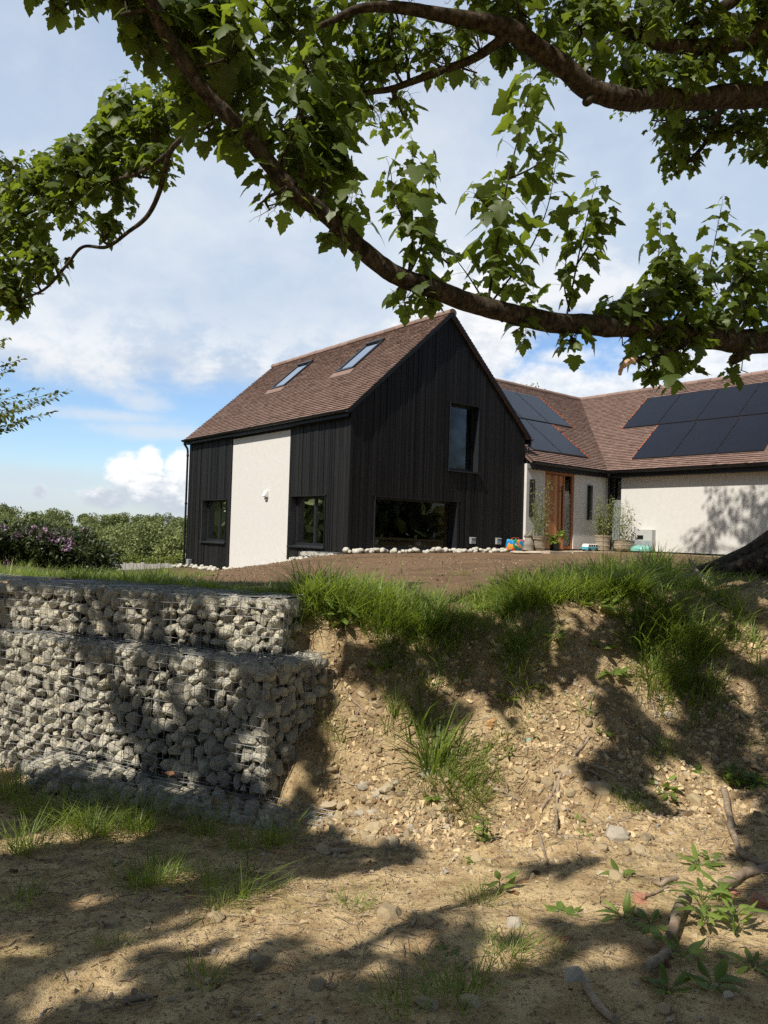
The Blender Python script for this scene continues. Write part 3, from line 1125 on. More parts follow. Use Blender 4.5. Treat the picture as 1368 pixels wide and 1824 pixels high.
# ---- fixtures on the black volume
mb = MB()
v0, v1 = 3.70, 3.86
Vv = [(-.012, v0, 1.05 + HZ), (-.012, v1, 1.05 + HZ), (-.05, v1 - .01, 1.06 + HZ), (-.05, v0 + .01, 1.06 + HZ), (-.012, v0, .86 + HZ), (-.012, v1, .86 + HZ), (-.14, v1 - .01, .90 + HZ), (-.14, v0 + .01, .90 + HZ)]
mb.hexa([Vv[4], Vv[5], Vv[6], Vv[7], Vv[0], Vv[1], Vv[2], Vv[3]])
wl = mb.build('wall_light', M['white'], house)
tag(wl, 'white wedge shaped outdoor light on the white panel')
mb = MB()
mb.box((-.07, v0 + .03, .80 + HZ), (-.013, v1 - .03, .858 + HZ))
mb.build('bulb_housing', M['grey'], wl)
for u0 in (4.1, 5.12):
    mb = MB()
    mb.box((u0 - .09, -.115, -.24 + HZ), (u0 + .09, -.038, -.08 + HZ))
    mb.hexa([(u0 - .095, -.125, -.09 + HZ), (u0 + .095, -.125, -.09 + HZ), (u0 + .095, -.036, -.08 + HZ), (u0 - .095, -.036, -.08 + HZ), (u0 - .095, -.125, -.075 + HZ), (u0 + .095, -.125, -.075 + HZ), (u0 + .095, -.036, -.06 + HZ), (u0 - .095, -.036, -.06 + HZ)])
    sk = mb.build('socket_box', M['grey'], house, bevel=.008)
    mb = MB()
    mb.tube(catmull([(u0, -.07, -.24 + HZ), (u0 - .03, -.075, -.35 + HZ), (u0 - .04, -.06, -.5 + HZ)], 5), .012, 6)
    mb.build('cable', M['black'], sk)
mb = MB()
mb.box((-.16, 8.38, -1.22 + HZ), (-.04, 8.54, -1.05 + HZ))
mb.build('socket_box', M['grey'], house, bevel=.008)

# ---- white wing: entry wall (v = -.12) and long wall (u = 10.23)
EV, WU = -.12, 10.23
E2_, R2_ = 9.95, 14.07
fE = lambda s, z, d: (s, EV - d, z + HZ)
fW = lambda s, z, d: (WU - d, s, z + HZ)
DOOR = (7.04, 8.45, -.40, 1.95)
GLZ = (-.60, -.16, -.40, 1.98)
mb = MB()
wall_with_holes(mb, fE, HW + .002, WU - .001, -.34, 2.1, [DOOR], -.2, 0)
tag(mb.build('wall', M['render'], house), 'white rendered entrance wall')
mb = MB()
wall_with_holes(mb, fW, -5.5, EV - .2, -.34, 2.1, [GLZ], -.2, 0)
mb.box((WU + .2, -5.5, -.34 + HZ), (WU + 7.4, -5.3, 2.1 + HZ))
for k in range(12):
    a_, b_ = WU + 7.4 * k / 12, WU + 7.4 * (k + 1) / 12
    za, zb_ = [2.1 + HZ + max(.02, min(q - E2_, 2 * R2_ - E2_ - q) * .7865 - .12) for q in (a_, b_)]
    mb.hexa([(a_, -5.5, 2.1 + HZ), (b_, -5.5, 2.1 + HZ), (b_, -5.3, 2.1 + HZ), (a_, -5.3, 2.1 + HZ), (a_, -5.5, za), (b_, -5.5, zb_), (b_, -5.3, zb_), (a_, -5.3, za)])
tag(mb.build('wall', M['render'], house), 'long white rendered wall below the solar panels')
mb = MB()
mb.box((WU + .03, -5.48, -.7 + HZ), (WU + .19, EV, -.342 + HZ))
mb.box((HW + .01, EV + .03, -.7 + HZ), (WU + .029, EV + .19, -.342 + HZ))
mb.build('plinth', M['black'], house)
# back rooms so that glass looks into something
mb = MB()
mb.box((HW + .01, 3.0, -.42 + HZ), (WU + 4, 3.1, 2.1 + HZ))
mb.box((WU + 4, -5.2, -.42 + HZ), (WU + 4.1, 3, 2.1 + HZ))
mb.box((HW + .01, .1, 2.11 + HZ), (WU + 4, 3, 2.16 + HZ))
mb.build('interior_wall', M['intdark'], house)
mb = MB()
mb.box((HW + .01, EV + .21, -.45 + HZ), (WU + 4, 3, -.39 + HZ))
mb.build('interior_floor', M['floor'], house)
# door
mb = MB()
k = DOOR[0] + .07
while k < 7.93:
    mb.box((k + .003, EV + .05, -.36 + HZ), (min(k + .115, 7.95) - .003, EV + .10, 1.86 + HZ), rng.uniform(0, 1))
    k += .115
door = mb.build('door', M['cedar'], house)
tag(door, 'cedar board front door with long black bar handle')
mb = MB()
mb.tube([(7.82, EV - .02, .02 + HZ), (7.82, EV - .02, 1.55 + HZ)], .018, 10)
for zz in (.2, 1.4):
    mb.tube([(7.82, EV - .02, zz + HZ), (7.82, EV + .055, zz + HZ)], .012, 8)
mb.build('handle', M['black'], door)
mb = MB()
for (a, b, c_, d_) in ((DOOR[0], DOOR[0] + .065, -.38, 1.95), (7.955, 8.02, -.38, 1.88), (8.375, DOOR[1], -.38, 1.95)):
    mb.box((a, EV + .03, c_ + HZ), (b, EV + .14, d_ + HZ), .3)
mb.box((DOOR[0] + .065, EV + .03, 1.88 + HZ), (8.375, EV + .14, 1.95 + HZ), .3)
mb.box((8.02, EV + .035, -.38 + HZ), (8.375, EV + .135, -.26 + HZ), .3)
mb.box((DOOR[0] - .02, EV - .07, -.425 + HZ), (DOOR[1] + .02, EV + .15, -.385 + HZ), .1)
df = mb.build('door_frame', M['cedar'], house)
mb = MB()
mb.box((8.021, EV + .08, -.258 + HZ), (8.374, EV + .09, 1.35 + HZ))
mb.build('sidelight_pane', M['frost'], df)
mb = MB()
mb.add([(8.021, EV + .085, 1.352 + HZ), (8.374, EV + .085, 1.352 + HZ), (8.374, EV + .085, 1.878 + HZ), (8.021, EV + .085, 1.878 + HZ)], [(0, 1, 2, 3)])
mb.build('top_pane', M['glass'], df)
w_ = window(fW, *GLZ, house, rec=.08, sill=False, fw=.05, lining=False)
mb = MB()
mb.box((WU + .13, GLZ[0] + .05, -.35 + HZ), (WU + .14, GLZ[1] - .05, 1.25 + HZ))
mb.build('blind', M['paleg'], w_)
for (a, b) in ((9.13, 9.28), (6.34, 6.48)):
    mb = MB()
    mb.box((a, EV - .09, .58 + HZ), (b, EV - .002, 1.65 + HZ))
    mb.box((a + .03, EV - .10, .62 + HZ), (b - .03, EV - .091, 1.61 + HZ))
    tag(mb.build('wall_light', M['black'], house), 'tall slim black wall light')
# meter box
mb = MB()
mb.box((WU - .20, -1.81, -.30 + HZ), (WU - .002, -1.24, .32 + HZ))
mx_ = mb.build('meter_box', M['paleg'], house, bevel=.012)
mb = MB()
mb.box((WU - .208, -1.52, .02 + HZ), (WU - .201, -1.32, .14 + HZ))
mb.build('display', M['black'], mx_)
mb = MB()
mb.box((WU - .206, -1.79, -.28 + HZ), (WU - .201, -1.26, -.02 + HZ))
mb.build('cover_panel', M['grey'], mx_)

# wing roofs
R1u0, Z_E, Z_R = 5.2, 2.15, 5.51
E1, R1 = -.28, 3.84
E2, R2 = 9.95, 14.07
ln1 = math.hypot(R1 - E1, Z_R - Z_E)
c1_, s1_ = (R1 - E1) / ln1, (Z_R - Z_E) / ln1
mb = MB()
wid1 = R2 - (HW + OV + .05) + .2
b1 = (HW + OV + .05, E1, Z_E + HZ)
mb.hexa(slab(b1, (1, 0, 0), (0, c1_, s1_), (0, -s1_, c1_), ln1, wid1, .06), .1)
mb.hexa(slab((HW + OV + .05, 2 * R1 - E1, Z_E + HZ), (1, 0, 0), (0, -c1_, s1_), (0, s1_, c1_), ln1, wid1 + 4, .06), .3)
# strip of the entrance roof that starts under the main eave
mb.hexa(slab((HW + .03, E1, Z_E + HZ), (1, 0, 0), (0, c1_, s1_), (0, -s1_, c1_), .68, OV + .02, .06), .1)
tiles(mb, (HW + .03, E1 - .02, Z_E + HZ), (1, 0, 0), (0, c1_, s1_), (0, -s1_, c1_), .68, OV + .02)
# keep the tiles that lie on their own side of the valley (u_local + E1..)
tiles(mb, b1, (1, 0, 0), (0, c1_, s1_), (0, -s1_, c1_), ln1, wid1, skip=lambda s, r: (b1[0] + s - E2) > (r * c1_ + .10))
wid2 = 5.62 + R1
b2 = (E2, R1 - wid2, Z_E + HZ)
mb.hexa(slab(b2, (0, 1, 0), (c1_, 0, s1_), (-s1_, 0, c1_), ln1, wid2, .06), .1)
mb.hexa(slab((2 * R2 - E2, R1 - wid2, Z_E + HZ), (0, 1, 0), (-c1_, 0, s1_), (s1_, 0, c1_), ln1, wid2 + 4, .06), .3)
tiles(mb, b2, (0, 1, 0), (c1_, 0, s1_), (-s1_, 0, c1_), ln1, wid2, skip=lambda s, r: (b2[1] + s - E1) > (r * c1_ + .10))
roof2 = mb.build('roof', M['tile'], house)
tag(roof2, 'brown tiled roof with valley over the white wing')
mb = MB()
ridge_tiles(mb, (HW + OV, R1, Z_R + HZ + .01), (1, 0, 0), R2 - HW - OV)
ridge_tiles(mb, (R2, R1, Z_R + HZ + .01), (0, -1, 0), wid2)
mb.build('ridge_tile', M['tile'], roof2, smooth=True)
mb = MB()
mb.box((HW + .03, E1 - .002, Z_E - .21 + HZ), (E2 - .002, E1 + .02, Z_E - .02 + HZ))
mb.box((HW + .03, E1 + .021, Z_E - .21 + HZ), (E2 + .02, EV - .003, Z_E - .195 + HZ))
mb.box((E2 - .002, -5.6, Z_E - .21 + HZ), (E2 + .02, E1 + .02, Z_E - .02 + HZ))
mb.box((E2 + .021, -5.6, Z_E - .21 + HZ), (WU - .003, E1 + .02, Z_E - .195 + HZ))
mb.build('fascia', M['black'], house)
mb = MB()
gutter(mb, (HW + .04, E1 - .066, Z_E - .03 + HZ), (1, 0, 0), E2 - HW - .12, (0, -1, 0))
gutter(mb, (E2 - .066, -5.6, Z_E - .03 + HZ), (0, 1, 0), 5.6 + E1 - .08, (-1, 0, 0))
mb.build('gutter', M['black'], house)
mb = MB()
mb.tube([(WU - .1, EV - .1, Z_E - .2 + HZ), (WU - .1, EV - .1, -.4 + HZ)], .034, 10)
mb.build('downpipe', M['black'], house, smooth=True)


def solar(P, ev, eu, n, w, h):
    P, ev, eu, n = map(lambda q: np.asarray(q, float), (P, ev, eu, n))
    g_ = .012

    def pt(a, b, c):
        return P + ev * a + eu * b + n * c
    mb = MB()
    mb.hexa([pt(g_, g_, .03), pt(w - g_, g_, .03), pt(w - g_, h - g_, .03), pt(g_, h - g_, .03), pt(g_, g_, .068), pt(w - g_, g_, .068), pt(w - g_, h - g_, .068), pt(g_, h - g_, .068)])
    o = mb.build('solar_panel', M['frame'], house)
    mb = MB()
    e = g_ + .012
    mb.add([pt(e, e, .071), pt(w - e, e, .071), pt(w - e, h - e, .071), pt(e, h - e, .071)], [(0, 1, 2, 3)], 0, 0)
    for k in range(1, 20):
        y = e + (h - 2 * e) * k / 20
        mb.add([pt(e, y - .002, .0735), pt(w - e, y - .002, .0735), pt(w - e, y + .002, .0735), pt(e, y + .002, .0735)], [(0, 1, 2, 3)], 0, 1)
    mb.build('cell_sheet', [M['solar'], M['solar_line']], o)
    for q in (.25, .75):
        mb = MB()
        c_ = pt(w, h * q, .08)
        mb.hexa([c_ - ev * .02 - eu * .03 - n * .02, c_ + ev * .02 - eu * .03 - n * .02, c_ + ev * .02 + eu * .03 - n * .02, c_ - ev * .02 + eu * .03 - n * .02,
                 c_ - ev * .02 - eu * .03, c_ + ev * .02 - eu * .03, c_ + ev * .02 + eu * .03, c_ - ev * .02 + eu * .03])
        mb.build('clamp', M['black'], o)


n1_, n2_ = (0, -s1_, c1_), (-s1_, 0, c1_)
for v0, hh, cells in ((.18, 1.47, ((6.80, 8.15), (8.16, 9.50))), (1.70, 1.54, ((6.9, 8.05), (8.06, 9.41), (9.42, 10.74)))):
    for ua, ub in cells:
        solar((ua, v0, Z_E + (v0 - E1) * s1_ / c1_ + HZ), (1, 0, 0), (0, c1_, s1_), n1_, ub - ua, hh / c1_)
for u0, hh, v0, w_p, nn in ((10.36, 1.54, -.87, 1.345, 3), (11.93, 1.53, .50, 1.32, 4)):
    for k in range(nn):
        solar((u0, v0 - w_p * (k + 1), Z_E + (u0 - E2) * s1_ / c1_ + HZ), (0, 1, 0), (c1_, 0, s1_), n2_, w_p - .008, hh / c1_)
mb = MB()
for (u0, va, vb) in ((9.515, .18, 1.64), (10.755, 1.70, 3.22)):
    for k in np.arange(va, vb, .105):
        z = Z_E + (k - E1) * s1_ / c1_ + HZ
        mb.box((u0 - .01, k, z + .03), (u0 + .06, k + .10, z + .12), rng.uniform(0, 1))
mb.build('orange_edge_tile', M['clay'], roof2)
mb = MB()
for (v0, ua, ub) in ((-.862, 10.38, 11.9), (.508, 11.95, 13.45)):
    for k in np.arange(ua, ub, .105):
        z = Z_E + (k - E2) * s1_ / c1_ + HZ
        mb.box((k, v0, z + .03), (k + .10, v0 + .035, z + .085), rng.uniform(0, 1))
mb.build('orange_edge_tile', M['clay'], roof2)

# ------------------------------------------------------------------ gabion baskets
GST = MB


def pack_rect(w, h, rmin, rmax, tries=2600, fit=.86):
    pts = []
    P = np.zeros((0, 3))
    for k in range(tries):
        r = rmax + (rmin - rmax) * (k / tries) ** .8
        x, y = rng.uniform(r * .75, w - r * .75), rng.uniform(r * .75, h - r * .75)
        if len(P) and np.any(np.hypot(P[:, 0] - x, P[:, 1] - y) < (P[:, 2] + r) * fit):
            continue
        P = np.vstack([P, (x, y, r)])
    return P


def gabion(O, ex, w, dep, h, label, group, mesh=.075, sides=(), rmin=.024, rmax=.066, warp=.018, top=True, root=None, stonemat=None, tb=0.0, ey=None):
    """O: front lower left corner; ex: unit along the front; ey: unit going back; height h"""
    O = np.asarray(O, float)
    ex = np.asarray(ex, float)
    ey = np.asarray(ey, float) if ey is not None else np.array([-ex[1], ex[0], 0])
    ez_ = np.array([0, 0, 1.])
    root = thing('gabion_basket', label, 'gabion', O, 0, group)
    st = MB()
    core = MB()
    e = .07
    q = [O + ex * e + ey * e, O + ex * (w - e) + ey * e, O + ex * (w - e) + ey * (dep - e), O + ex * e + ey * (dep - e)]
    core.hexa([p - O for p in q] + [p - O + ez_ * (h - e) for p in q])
    core.build('core_backing', M['coredark'], root)

    def face(A, du, dv, dn, W_, H_, n_try):
        P = pack_rect(W_, H_, rmin, rmax, n_try)
        n = len(P)
        pos = A + P[:, :1] * du + P[:, 1:2] * dv - (P[:, 2:3] * .72 + rng.uniform(0, .03, (n, 1))) * dn
        S = P[:, 2:3] * rng.uniform(.86, 1.42, (n, 3))
        scatter(st, ROCKS, pos - O, S, np.clip(rng.beta(2, 2.6, n) + tb, 0, 1))
        # a second, deeper layer closes the gaps, tinted dark to imitate their shade
        m_ = int(W_ * H_ * 110)
        pos = A + rng.uniform(.05, max(W_ - .05, .06), (m_, 1)) * du + rng.uniform(.05, max(H_ - .05, .06), (m_, 1)) * dv - rng.uniform(.10, .13, (m_, 1)) * dn
        scatter(st, PEB, pos - O, rng.uniform(.05, .075, (m_, 3)), rng.uniform(0, .12, m_))
    face(O, ex, ez_, -ey, w, h, int(5600 * w * h + 500))
    if top:
        face(O + ez_ * h, ex, ey, ez_, w, dep, int(3600 * w * dep + 200))
    if 'R' in sides:
        face(O + ex * w, ey, ez_, ex, dep, h, int(5000 * dep * h + 400))
    if 'L' in sides:
        face(O, ey, ez_, -ex, dep, h, int(5000 * dep * h + 400))
    st.build('stone_fill', stonemat or M['stone'], root)
    wm = MB()
    ph = rng.uniform(0, 9)

    def wob(p, n):
        v = Vector(p * 2.2 + ph)
        return p - O + n * (warp * .5 + warp * mnoise.noise(v)) + np.array([0, 0, warp * .5 * mnoise.noise(v * 1.7 + Vector((5, 5, 5)))])

    def grid(A, du, dv, n, W_, H_):
        def line(f0, f1):
            L = np.linalg.norm(f1 - f0)
            k = max(int(L / .10), 3)
            wm.tube([wob(f0 + (f1 - f0) * s, n) for s in np.linspace(0, 1, k)], .0024, 4, cap=False)
        for a in np.linspace(0, W_, max(int(round(W_ / mesh)), 1) + 1):
            line(A + du * a, A + du * a + dv * H_)
        for b in np.linspace(0, H_, max(int(round(H_ / mesh)), 1) + 1):
            line(A + dv * b, A + dv * b + du * W_)
    ge = .012
    grid(O - ey * ge, ex, ez_, -ey, w, h)
    grid(O + ez_ * (h + ge), ex, ey, ez_, w, dep)
    if 'R' in sides:
        grid(O + ex * (w + ge), ey, ez_, ex, dep, h)
    if 'L' in sides:
        grid(O - ex * ge, ey, ez_, -ex, dep, h)
    # spiral binding along the front edges
    for (a, b) in ((O + ez_ * h, O + ez_ * h + ex * w), (O + ex * w, O + ex * w + ez_ * h)):
        L = np.linalg.norm(b - a)
        k = int(L / .008)
        d = unit(b - a)
        s1, s2 = unit(np.cross(d, (.3, .5, .8))), None
        s2 = np.cross(d, s1)
        pp = [a - O + (b - a) * s - ey * .012 + (s1 * math.cos(q_) + s2 * math.sin(q_)) * .009 for s, q_ in zip(np.linspace(0, 1, k), np.arange(k) * 1.6)]
        wm.tube(pp, .0017, 3, cap=False)
    wm.build('wire_mesh', M['wire'], root)
    return root


M['coredark'] = simple('gap_shade_backing', (.035, .03, .025), (.08, .07, .055), 20, .95, .5, .01)  # near-black backing paints the shade seen between the basket stones
GW = 'gabion baskets of the stepped retaining wall'
Zt, Zm, Zb = -.587, -1.035, -2.02
# upper tier
A_, B_ = np.array([-3.78, 7.04, 0]), np.array([-.80, 5.97, 0])
d_ = unit(B_ - A_)
L_ = np.linalg.norm(B_ - A_)
for k, nm in enumerate(('grey stone filled wire basket of the top row at the picture edge behind tall grass', 'grey stone filled wire basket in the middle of the top row',
                        'grey stone filled wire basket ending the top row beside green grass')):
    w = L_ / 3
    gabion(A_ + d_ * w * k + np.array([0, 0, Zm + .004]), d_, w - .012, .62 if k < 2 else .40, Zt - Zm, nm, GW, sides=('R',) if k == 2 else ())
gabion(A_ - d_ * 1.3 + np.array([0, 0, Zm + .004]), d_, 1.28, .62, Zt - Zm, 'grey stone filled wire basket at the far end of the top row', GW, top=False)
# middle tier
A_, B_ = np.array([-3.62, 6.86, 0]), np.array([-.84, 5.53, 0])
d_ = unit(B_ - A_)
L_ = np.linalg.norm(B_ - A_)
sd_ = unit(np.array([.49, .57, 0]))
for k, nm in enumerate(('tall sunlit grey stone basket at the outer end of the middle row', 'tall grey stone basket in the middle row above the ledge with a red chip',
                        'tall grey stone basket at the corner of the middle row beside the bank')):
    w = L_ / 3
    zb_ = -2.32 if k == 0 else Zb
    gabion(A_ + d_ * w * k + np.array([0, 0, zb_]), d_, w - .012, .70 if k == 2 else .60, Zm - zb_, nm, GW, sides=('R',) if k == 2 else (), ey=sd_ if k == 2 else None)
gabion(A_ - d_ * 1.3 + np.array([0, 0, -2.32]), d_, 1.28, .6, Zm + 2.32, 'tall grey stone basket past the outer end of the middle row', GW, top=False)
# toe tier
A_, B_ = np.array([-2.93, 6.12, 0]), np.array([-.42, 4.98, 0])
d_ = unit(B_ - A_)
L_ = np.linalg.norm(B_ - A_)
for k, nm in enumerate(('low grey stone toe basket with open end among grass tufts', 'low half buried toe basket in the middle of the bottom row',
                        'low half buried toe basket sinking into rubble below the corner')):
    w = L_ / 3
    gabion(A_ + d_ * w * k + np.array([0, 0, -2.42]), d_, w - .012, .42, .42 - .03 * k, nm, GW, sides=(('L',) if k == 0 else ('R',) if k == 2 else ()), rmax=.07)
# two small ones at the foot of the white panel
gb = 'small stone baskets at the house base'
gabion(uv(-.42, 4.15, -1.36), -HV, .95, .35, .30, 'small wire basket of pale cobbles below the white panel', gb, rmin=.03, rmax=.06, ey=HU, stonemat=M['whitestone'])
gabion(uv(-.50, 1.30, -1.00), -HV, 1.25, .42, .46, 'small wire basket of pale cobbles stepping up at the black corner', gb, rmin=.03, rmax=.06, ey=HU, stonemat=M['whitestone'])

# ------------------------------------------------------------------ white cobbles along the house base
WS = []
for k in range(5):
    mb = MB()
    V, F = rock_shape(200 + k, 2, 3, .08)
    mb.add(V * np.array([1, .85, .7]), F)
    o = mb.build('white_cobble', M['whitestone'], smooth=True)
    WS.append(o)
cob = []
for k in range(120):
    cob.append(uv(rng.uniform(-.25, 6.05), -.12 - abs(rng.normal(.12, .10))))
for k in range(75):
    vv = rng.choice([rng.uniform(2.3, 3.2), rng.uniform(4.2, 9.0), rng.uniform(4.2, 9.0)])
    cob.append(uv(-.16 - abs(rng.normal(.10, .09)), vv))
for k in range(30):
    cob.append(uv(-.45 - abs(rng.normal(.1, .12)), rng.uniform(.9, 2.0)))
for k, p in enumerate(cob):
    o = WS[k] if k < 5 else WS[k % 5].copy()
    if k >= 5:
        COL.objects.link(o)
    s = rng.uniform(.055, .105)
    o.location = (p[0], p[1], float(terr(p[0], p[1])) + s * rng.uniform(.2, .9))
    o.rotation_euler = (rng.uniform(-.4, .4), rng.uniform(-.4, .4), rng.uniform(0, 6.3))
    o.scale = (s, s, s)
    tag(o, 'rounded pale cobble lying along the foot of the black timber house', 'stone', 'white cobbles along the house base')


def gh(x, y):
    """height of the built ground mesh"""
    i_ = np.clip(np.searchsorted(ay, y) - 1, 0, ny - 2)
    j_ = np.clip(np.searchsorted(ax, x) - 1, 0, nx - 2)
    a_ = (x - ax[j_]) / (ax[j_ + 1] - ax[j_])
    b_ = (y - ay[i_]) / (ay[i_ + 1] - ay[i_])
    return (GZ[i_, j_] * (1 - a_) + GZ[i_, j_ + 1] * a_) * (1 - b_) + (GZ[i_ + 1, j_] * (1 - a_) + GZ[i_ + 1, j_ + 1] * a_) * b_


def gp(px, py, dmax=14):
    p = ground_hit(px, py, dmax)
    return np.array([p[0], p[1], float(gh(p[0], p[1]))])


# ------------------------------------------------------------------ leaves
def outline(R):
    pts = [(0, 0)] + R + [(0, 1.0)] + [(-x, y) for x, y in R[::-1]]
    V = [(0, .34)] + pts
    n = len(pts)
    F = [(0, 1 + k, 1 + (k + 1) % n) for k in range(n)]
    return np.array(V, float), np.array(F)


LEAF_HI = outline([(.06, -.07), (.24, -.13), (.37, -.05), (.31, .05), (.36, .12), (.46, .17), (.58, .29), (.47, .35), (.43, .41), (.29, .43), (.31, .54), (.23, .62), (.24, .72), (.11, .85)])
LEAF_LO = outline([(.30, -.10), (.28, .08), (.54, .28), (.27, .44), (.22, .68)])
LEAF_OVAL = outline([(.20, .15), (.30, .42), (.20, .75)])


class Leaves:
    def __init__(s):
        s.P, s.T, s.N, s.S, s.C, s.X = [], [], [], [], [], []
    def add(s, P, T, N, S, C):
        s.P.append(P); s.T.append(T); s.N.append(N); s.S.append(S); s.C.append(C)
    def addv(s, P, T, N, S, C):
        s.X.append((P, T, N, S, C))
    def mesh(s, mb, shape, width=1.0, fold=.22, droop=.25):
        V, F = shape
        A = [(np.array(s.P, float).reshape(-1, 3), np.array(s.T, float).reshape(-1, 3), np.array(s.N, float).reshape(-1, 3), np.array(s.S, float), np.array(s.C, float))] + s.X
        P, T, N, S, C = (np.concatenate([a[k] for a in A]) for k in range(5))
        T = unit(T)
        N = unit(N - T * np.sum(N * T, 1, keepdims=True))
        B = np.cross(T, N)
        n = len(P)
        fo = fold * rng.uniform(.1, 2.3, (n, 1))
        dr = droop * rng.uniform(-.5, 2.2, (n, 1))
        wv = width * rng.uniform(.85, 1.15, (n, 1))
        tw = rng.uniform(-.25, .25, (n, 1))
        x = V[None, :, 0] * wv
        y = np.repeat(V[None, :, 1], n, 0)
        z = -fo * np.abs(x) - dr * y * y + tw * x * y
        X = P[:, None] + S[:, None, None] * (x[..., None] * B[:, None] + y[..., None] * T[:, None] + z[..., None] * N[:, None])
        FF = (F[None] + (np.arange(n) * len(V))[:, None, None]).reshape(-1, 3)
        mb.add(X.reshape(-1, 3), FF, np.repeat(np.clip(C, 0, 1), len(F)))


UPZ = np.array([0, 0, 1.])


class Tree:
    def __init__(s, base):
        s.base = np.asarray(base, float)
        s.L, s.H = Leaves(), Leaves()
        s.tw = MB()
        s.sk = []
    def leaf(s, p, outw, size, c, hi=True, pet=.85):
        size = size * 1.03
        """a leaf on its stalk: stalk leaves the twig at p along outw, blade hangs from its end"""
        o = unit(outw + UPZ * rng.uniform(.0, .5))
        q = p + o * size * pet * rng.uniform(.6, 1.2)
        if hi:
            s.tw.tube([p - s.base, .5 * (p + q) + UPZ * .006 - s.base, q - s.base], .0012, 3, .8, cap=False)
        h = unit(np.array([o[0], o[1], 0]) + 1e-6)
        T = h * rng.uniform(.45, 1.0) - UPZ * rng.uniform(.30, 1.05) + rng.normal(0, .16, 3)
        N = UPZ * rng.uniform(.5, 1.1) + h * rng.uniform(.1, .7) + rng.normal(0, .2, 3)
        (s.L if hi else s.H).add(q - s.base, T, N, size * rng.uniform(.8, 1.15), c)
    def shoot(s, path, r0, nodes, size, c0=.5, start=.15, hi=True):
        path = np.asarray(path)
        k = len(path)
        s.tw.tube(path - s.base, np.linspace(r0, .0016, k), 5 if hi else 3, .3, cap=False)
        ph = rng.uniform(0, 6.3)
        for i_ in range(nodes):
            f = start + (1 - start) * (i_ + .5 * rng.uniform(.4, 1)) / nodes
            q = f * (k - 1)
            a = min(int(q), k - 2)
            p = path[a] + (path[a + 1] - path[a]) * (q - a)
            t_ = unit(path[a + 1] - path[a])
            ref = np.array([0, 0, 1.]) if abs(t_[2]) < .85 else np.array([1., 0, 0])
            e1 = unit(np.cross(t_, ref))
            e2 = np.cross(t_, e1)
            ph += math.pi / 2 + rng.uniform(-.35, .35)
            sz = size * rng.uniform(.55, 1.22) * (1 if f < .8 else .75)
            c = np.clip(c0 + (.28 if f > .82 else 0) + rng.normal(0, .18), 0, 1)
            for sg in (0, math.pi):
                if rng.random() < .93:
                    s.leaf(p, e1 * math.cos(ph + sg) + e2 * math.sin(ph + sg) + t_ * .3, sz, c, hi)
        tt = unit(path[-1] - path[-2])
        for _ in range(2):
            s.leaf(path[-1], tt + rng.normal(0, .5, 3), size * .6, min(c0 + .35, 1), hi)
    def nearest(s, C):
        A = np.concatenate(s.sk)
        return A[np.argmin(np.sum((A - C) ** 2, 1))]
    def cluster(s, C, rad, ntw, size, c0=.45, hi=True, nodes=4):
        C = np.asarray(C, float)
        r = s.nearest(C)
        mid = .5 * (r + C) + rng.normal(0, .06, 3)
        main = catmull([r, mid, C], 6)
        if np.linalg.norm(C - r) > .12:
            s.tw.tube(main - s.base, np.linspace(.011 + .008 * np.linalg.norm(C - r), .006, len(main)), 6, .2, cap=False)
        for _ in range(int(math.ceil(ntw * 1.15))):
            d = rng.normal(0, 1, 3)
            d = d / np.linalg.norm(d) * rng.uniform(.2, 1) ** .5
            e = C + d * rad
            b = main[int(rng.uniform(.35, 1) * (len(main) - 1))]
            m_ = .5 * (b + e) + rng.normal(0, .05, 3) + UPZ * .05
            s.shoot(catmull([b, m_, e], 4), .0045, nodes, size, c0, .35, hi)


# -------- the big sycamore
TB = np.array([5.15, 8.55, -.40])
syc = thing('sycamore_tree', 'large sycamore with thick low limb arching across the sky in front of the house', 'tree', TB)
big = Tree(TB)


def near(x, d):
    return d * float(np.interp(x, [-100, 300, 500, 700, 900, 1070, 1200, 1368, 1440], [.93, .90, .87, .85, .84, .86, .90, .955, 1.0]))



def limb(px, name='limb', bow=False, sides=14, label=None, first=None):
    """px: rows (x, y, thickness in photo pixels, distance)"""
    P, R = [], []
    if first is not None:
        for p, r in first:
            P.append(np.asarray(p, float)); R.append(r)
    for x, y, w, d in px:
        if bow:
            d = near(x, d)
        P.append(at(x, y, d)); R.append(w * .40 * d / FOC)
    P = catmull(P, 7)
    R = np.interp(np.linspace(0, len(R) - 1, len(P)), np.arange(len(R)), R)
    nz_ = np.array([[mnoise.noise(Vector(p * 2.5 + c_)) for c_ in (0, 20, 40)] for p in P])
    P = P + nz_ * R[:, None] * .35
    mb = MB()
    mb.tube(P - TB, R * (1 + .10 * nz_[:, 0]), sides, .5, wob=.035)
    # healed knots
    for _ in range(int(len(P) / 14)):
        k = rng.integers(4, len(P) - 4)
        n = unit(rng.normal(0, 1, 3))
        V, F_ = PEB[rng.integers(0, 8)]
        mb.add(V * R[k] * .42 + P[k] + n * R[k] * .78 - TB, F_, .5)
    o = mb.build(name, M['bark'], syc, smooth=True)
    if label:
        o['label'] = label
    big.sk.append(P)
    return P


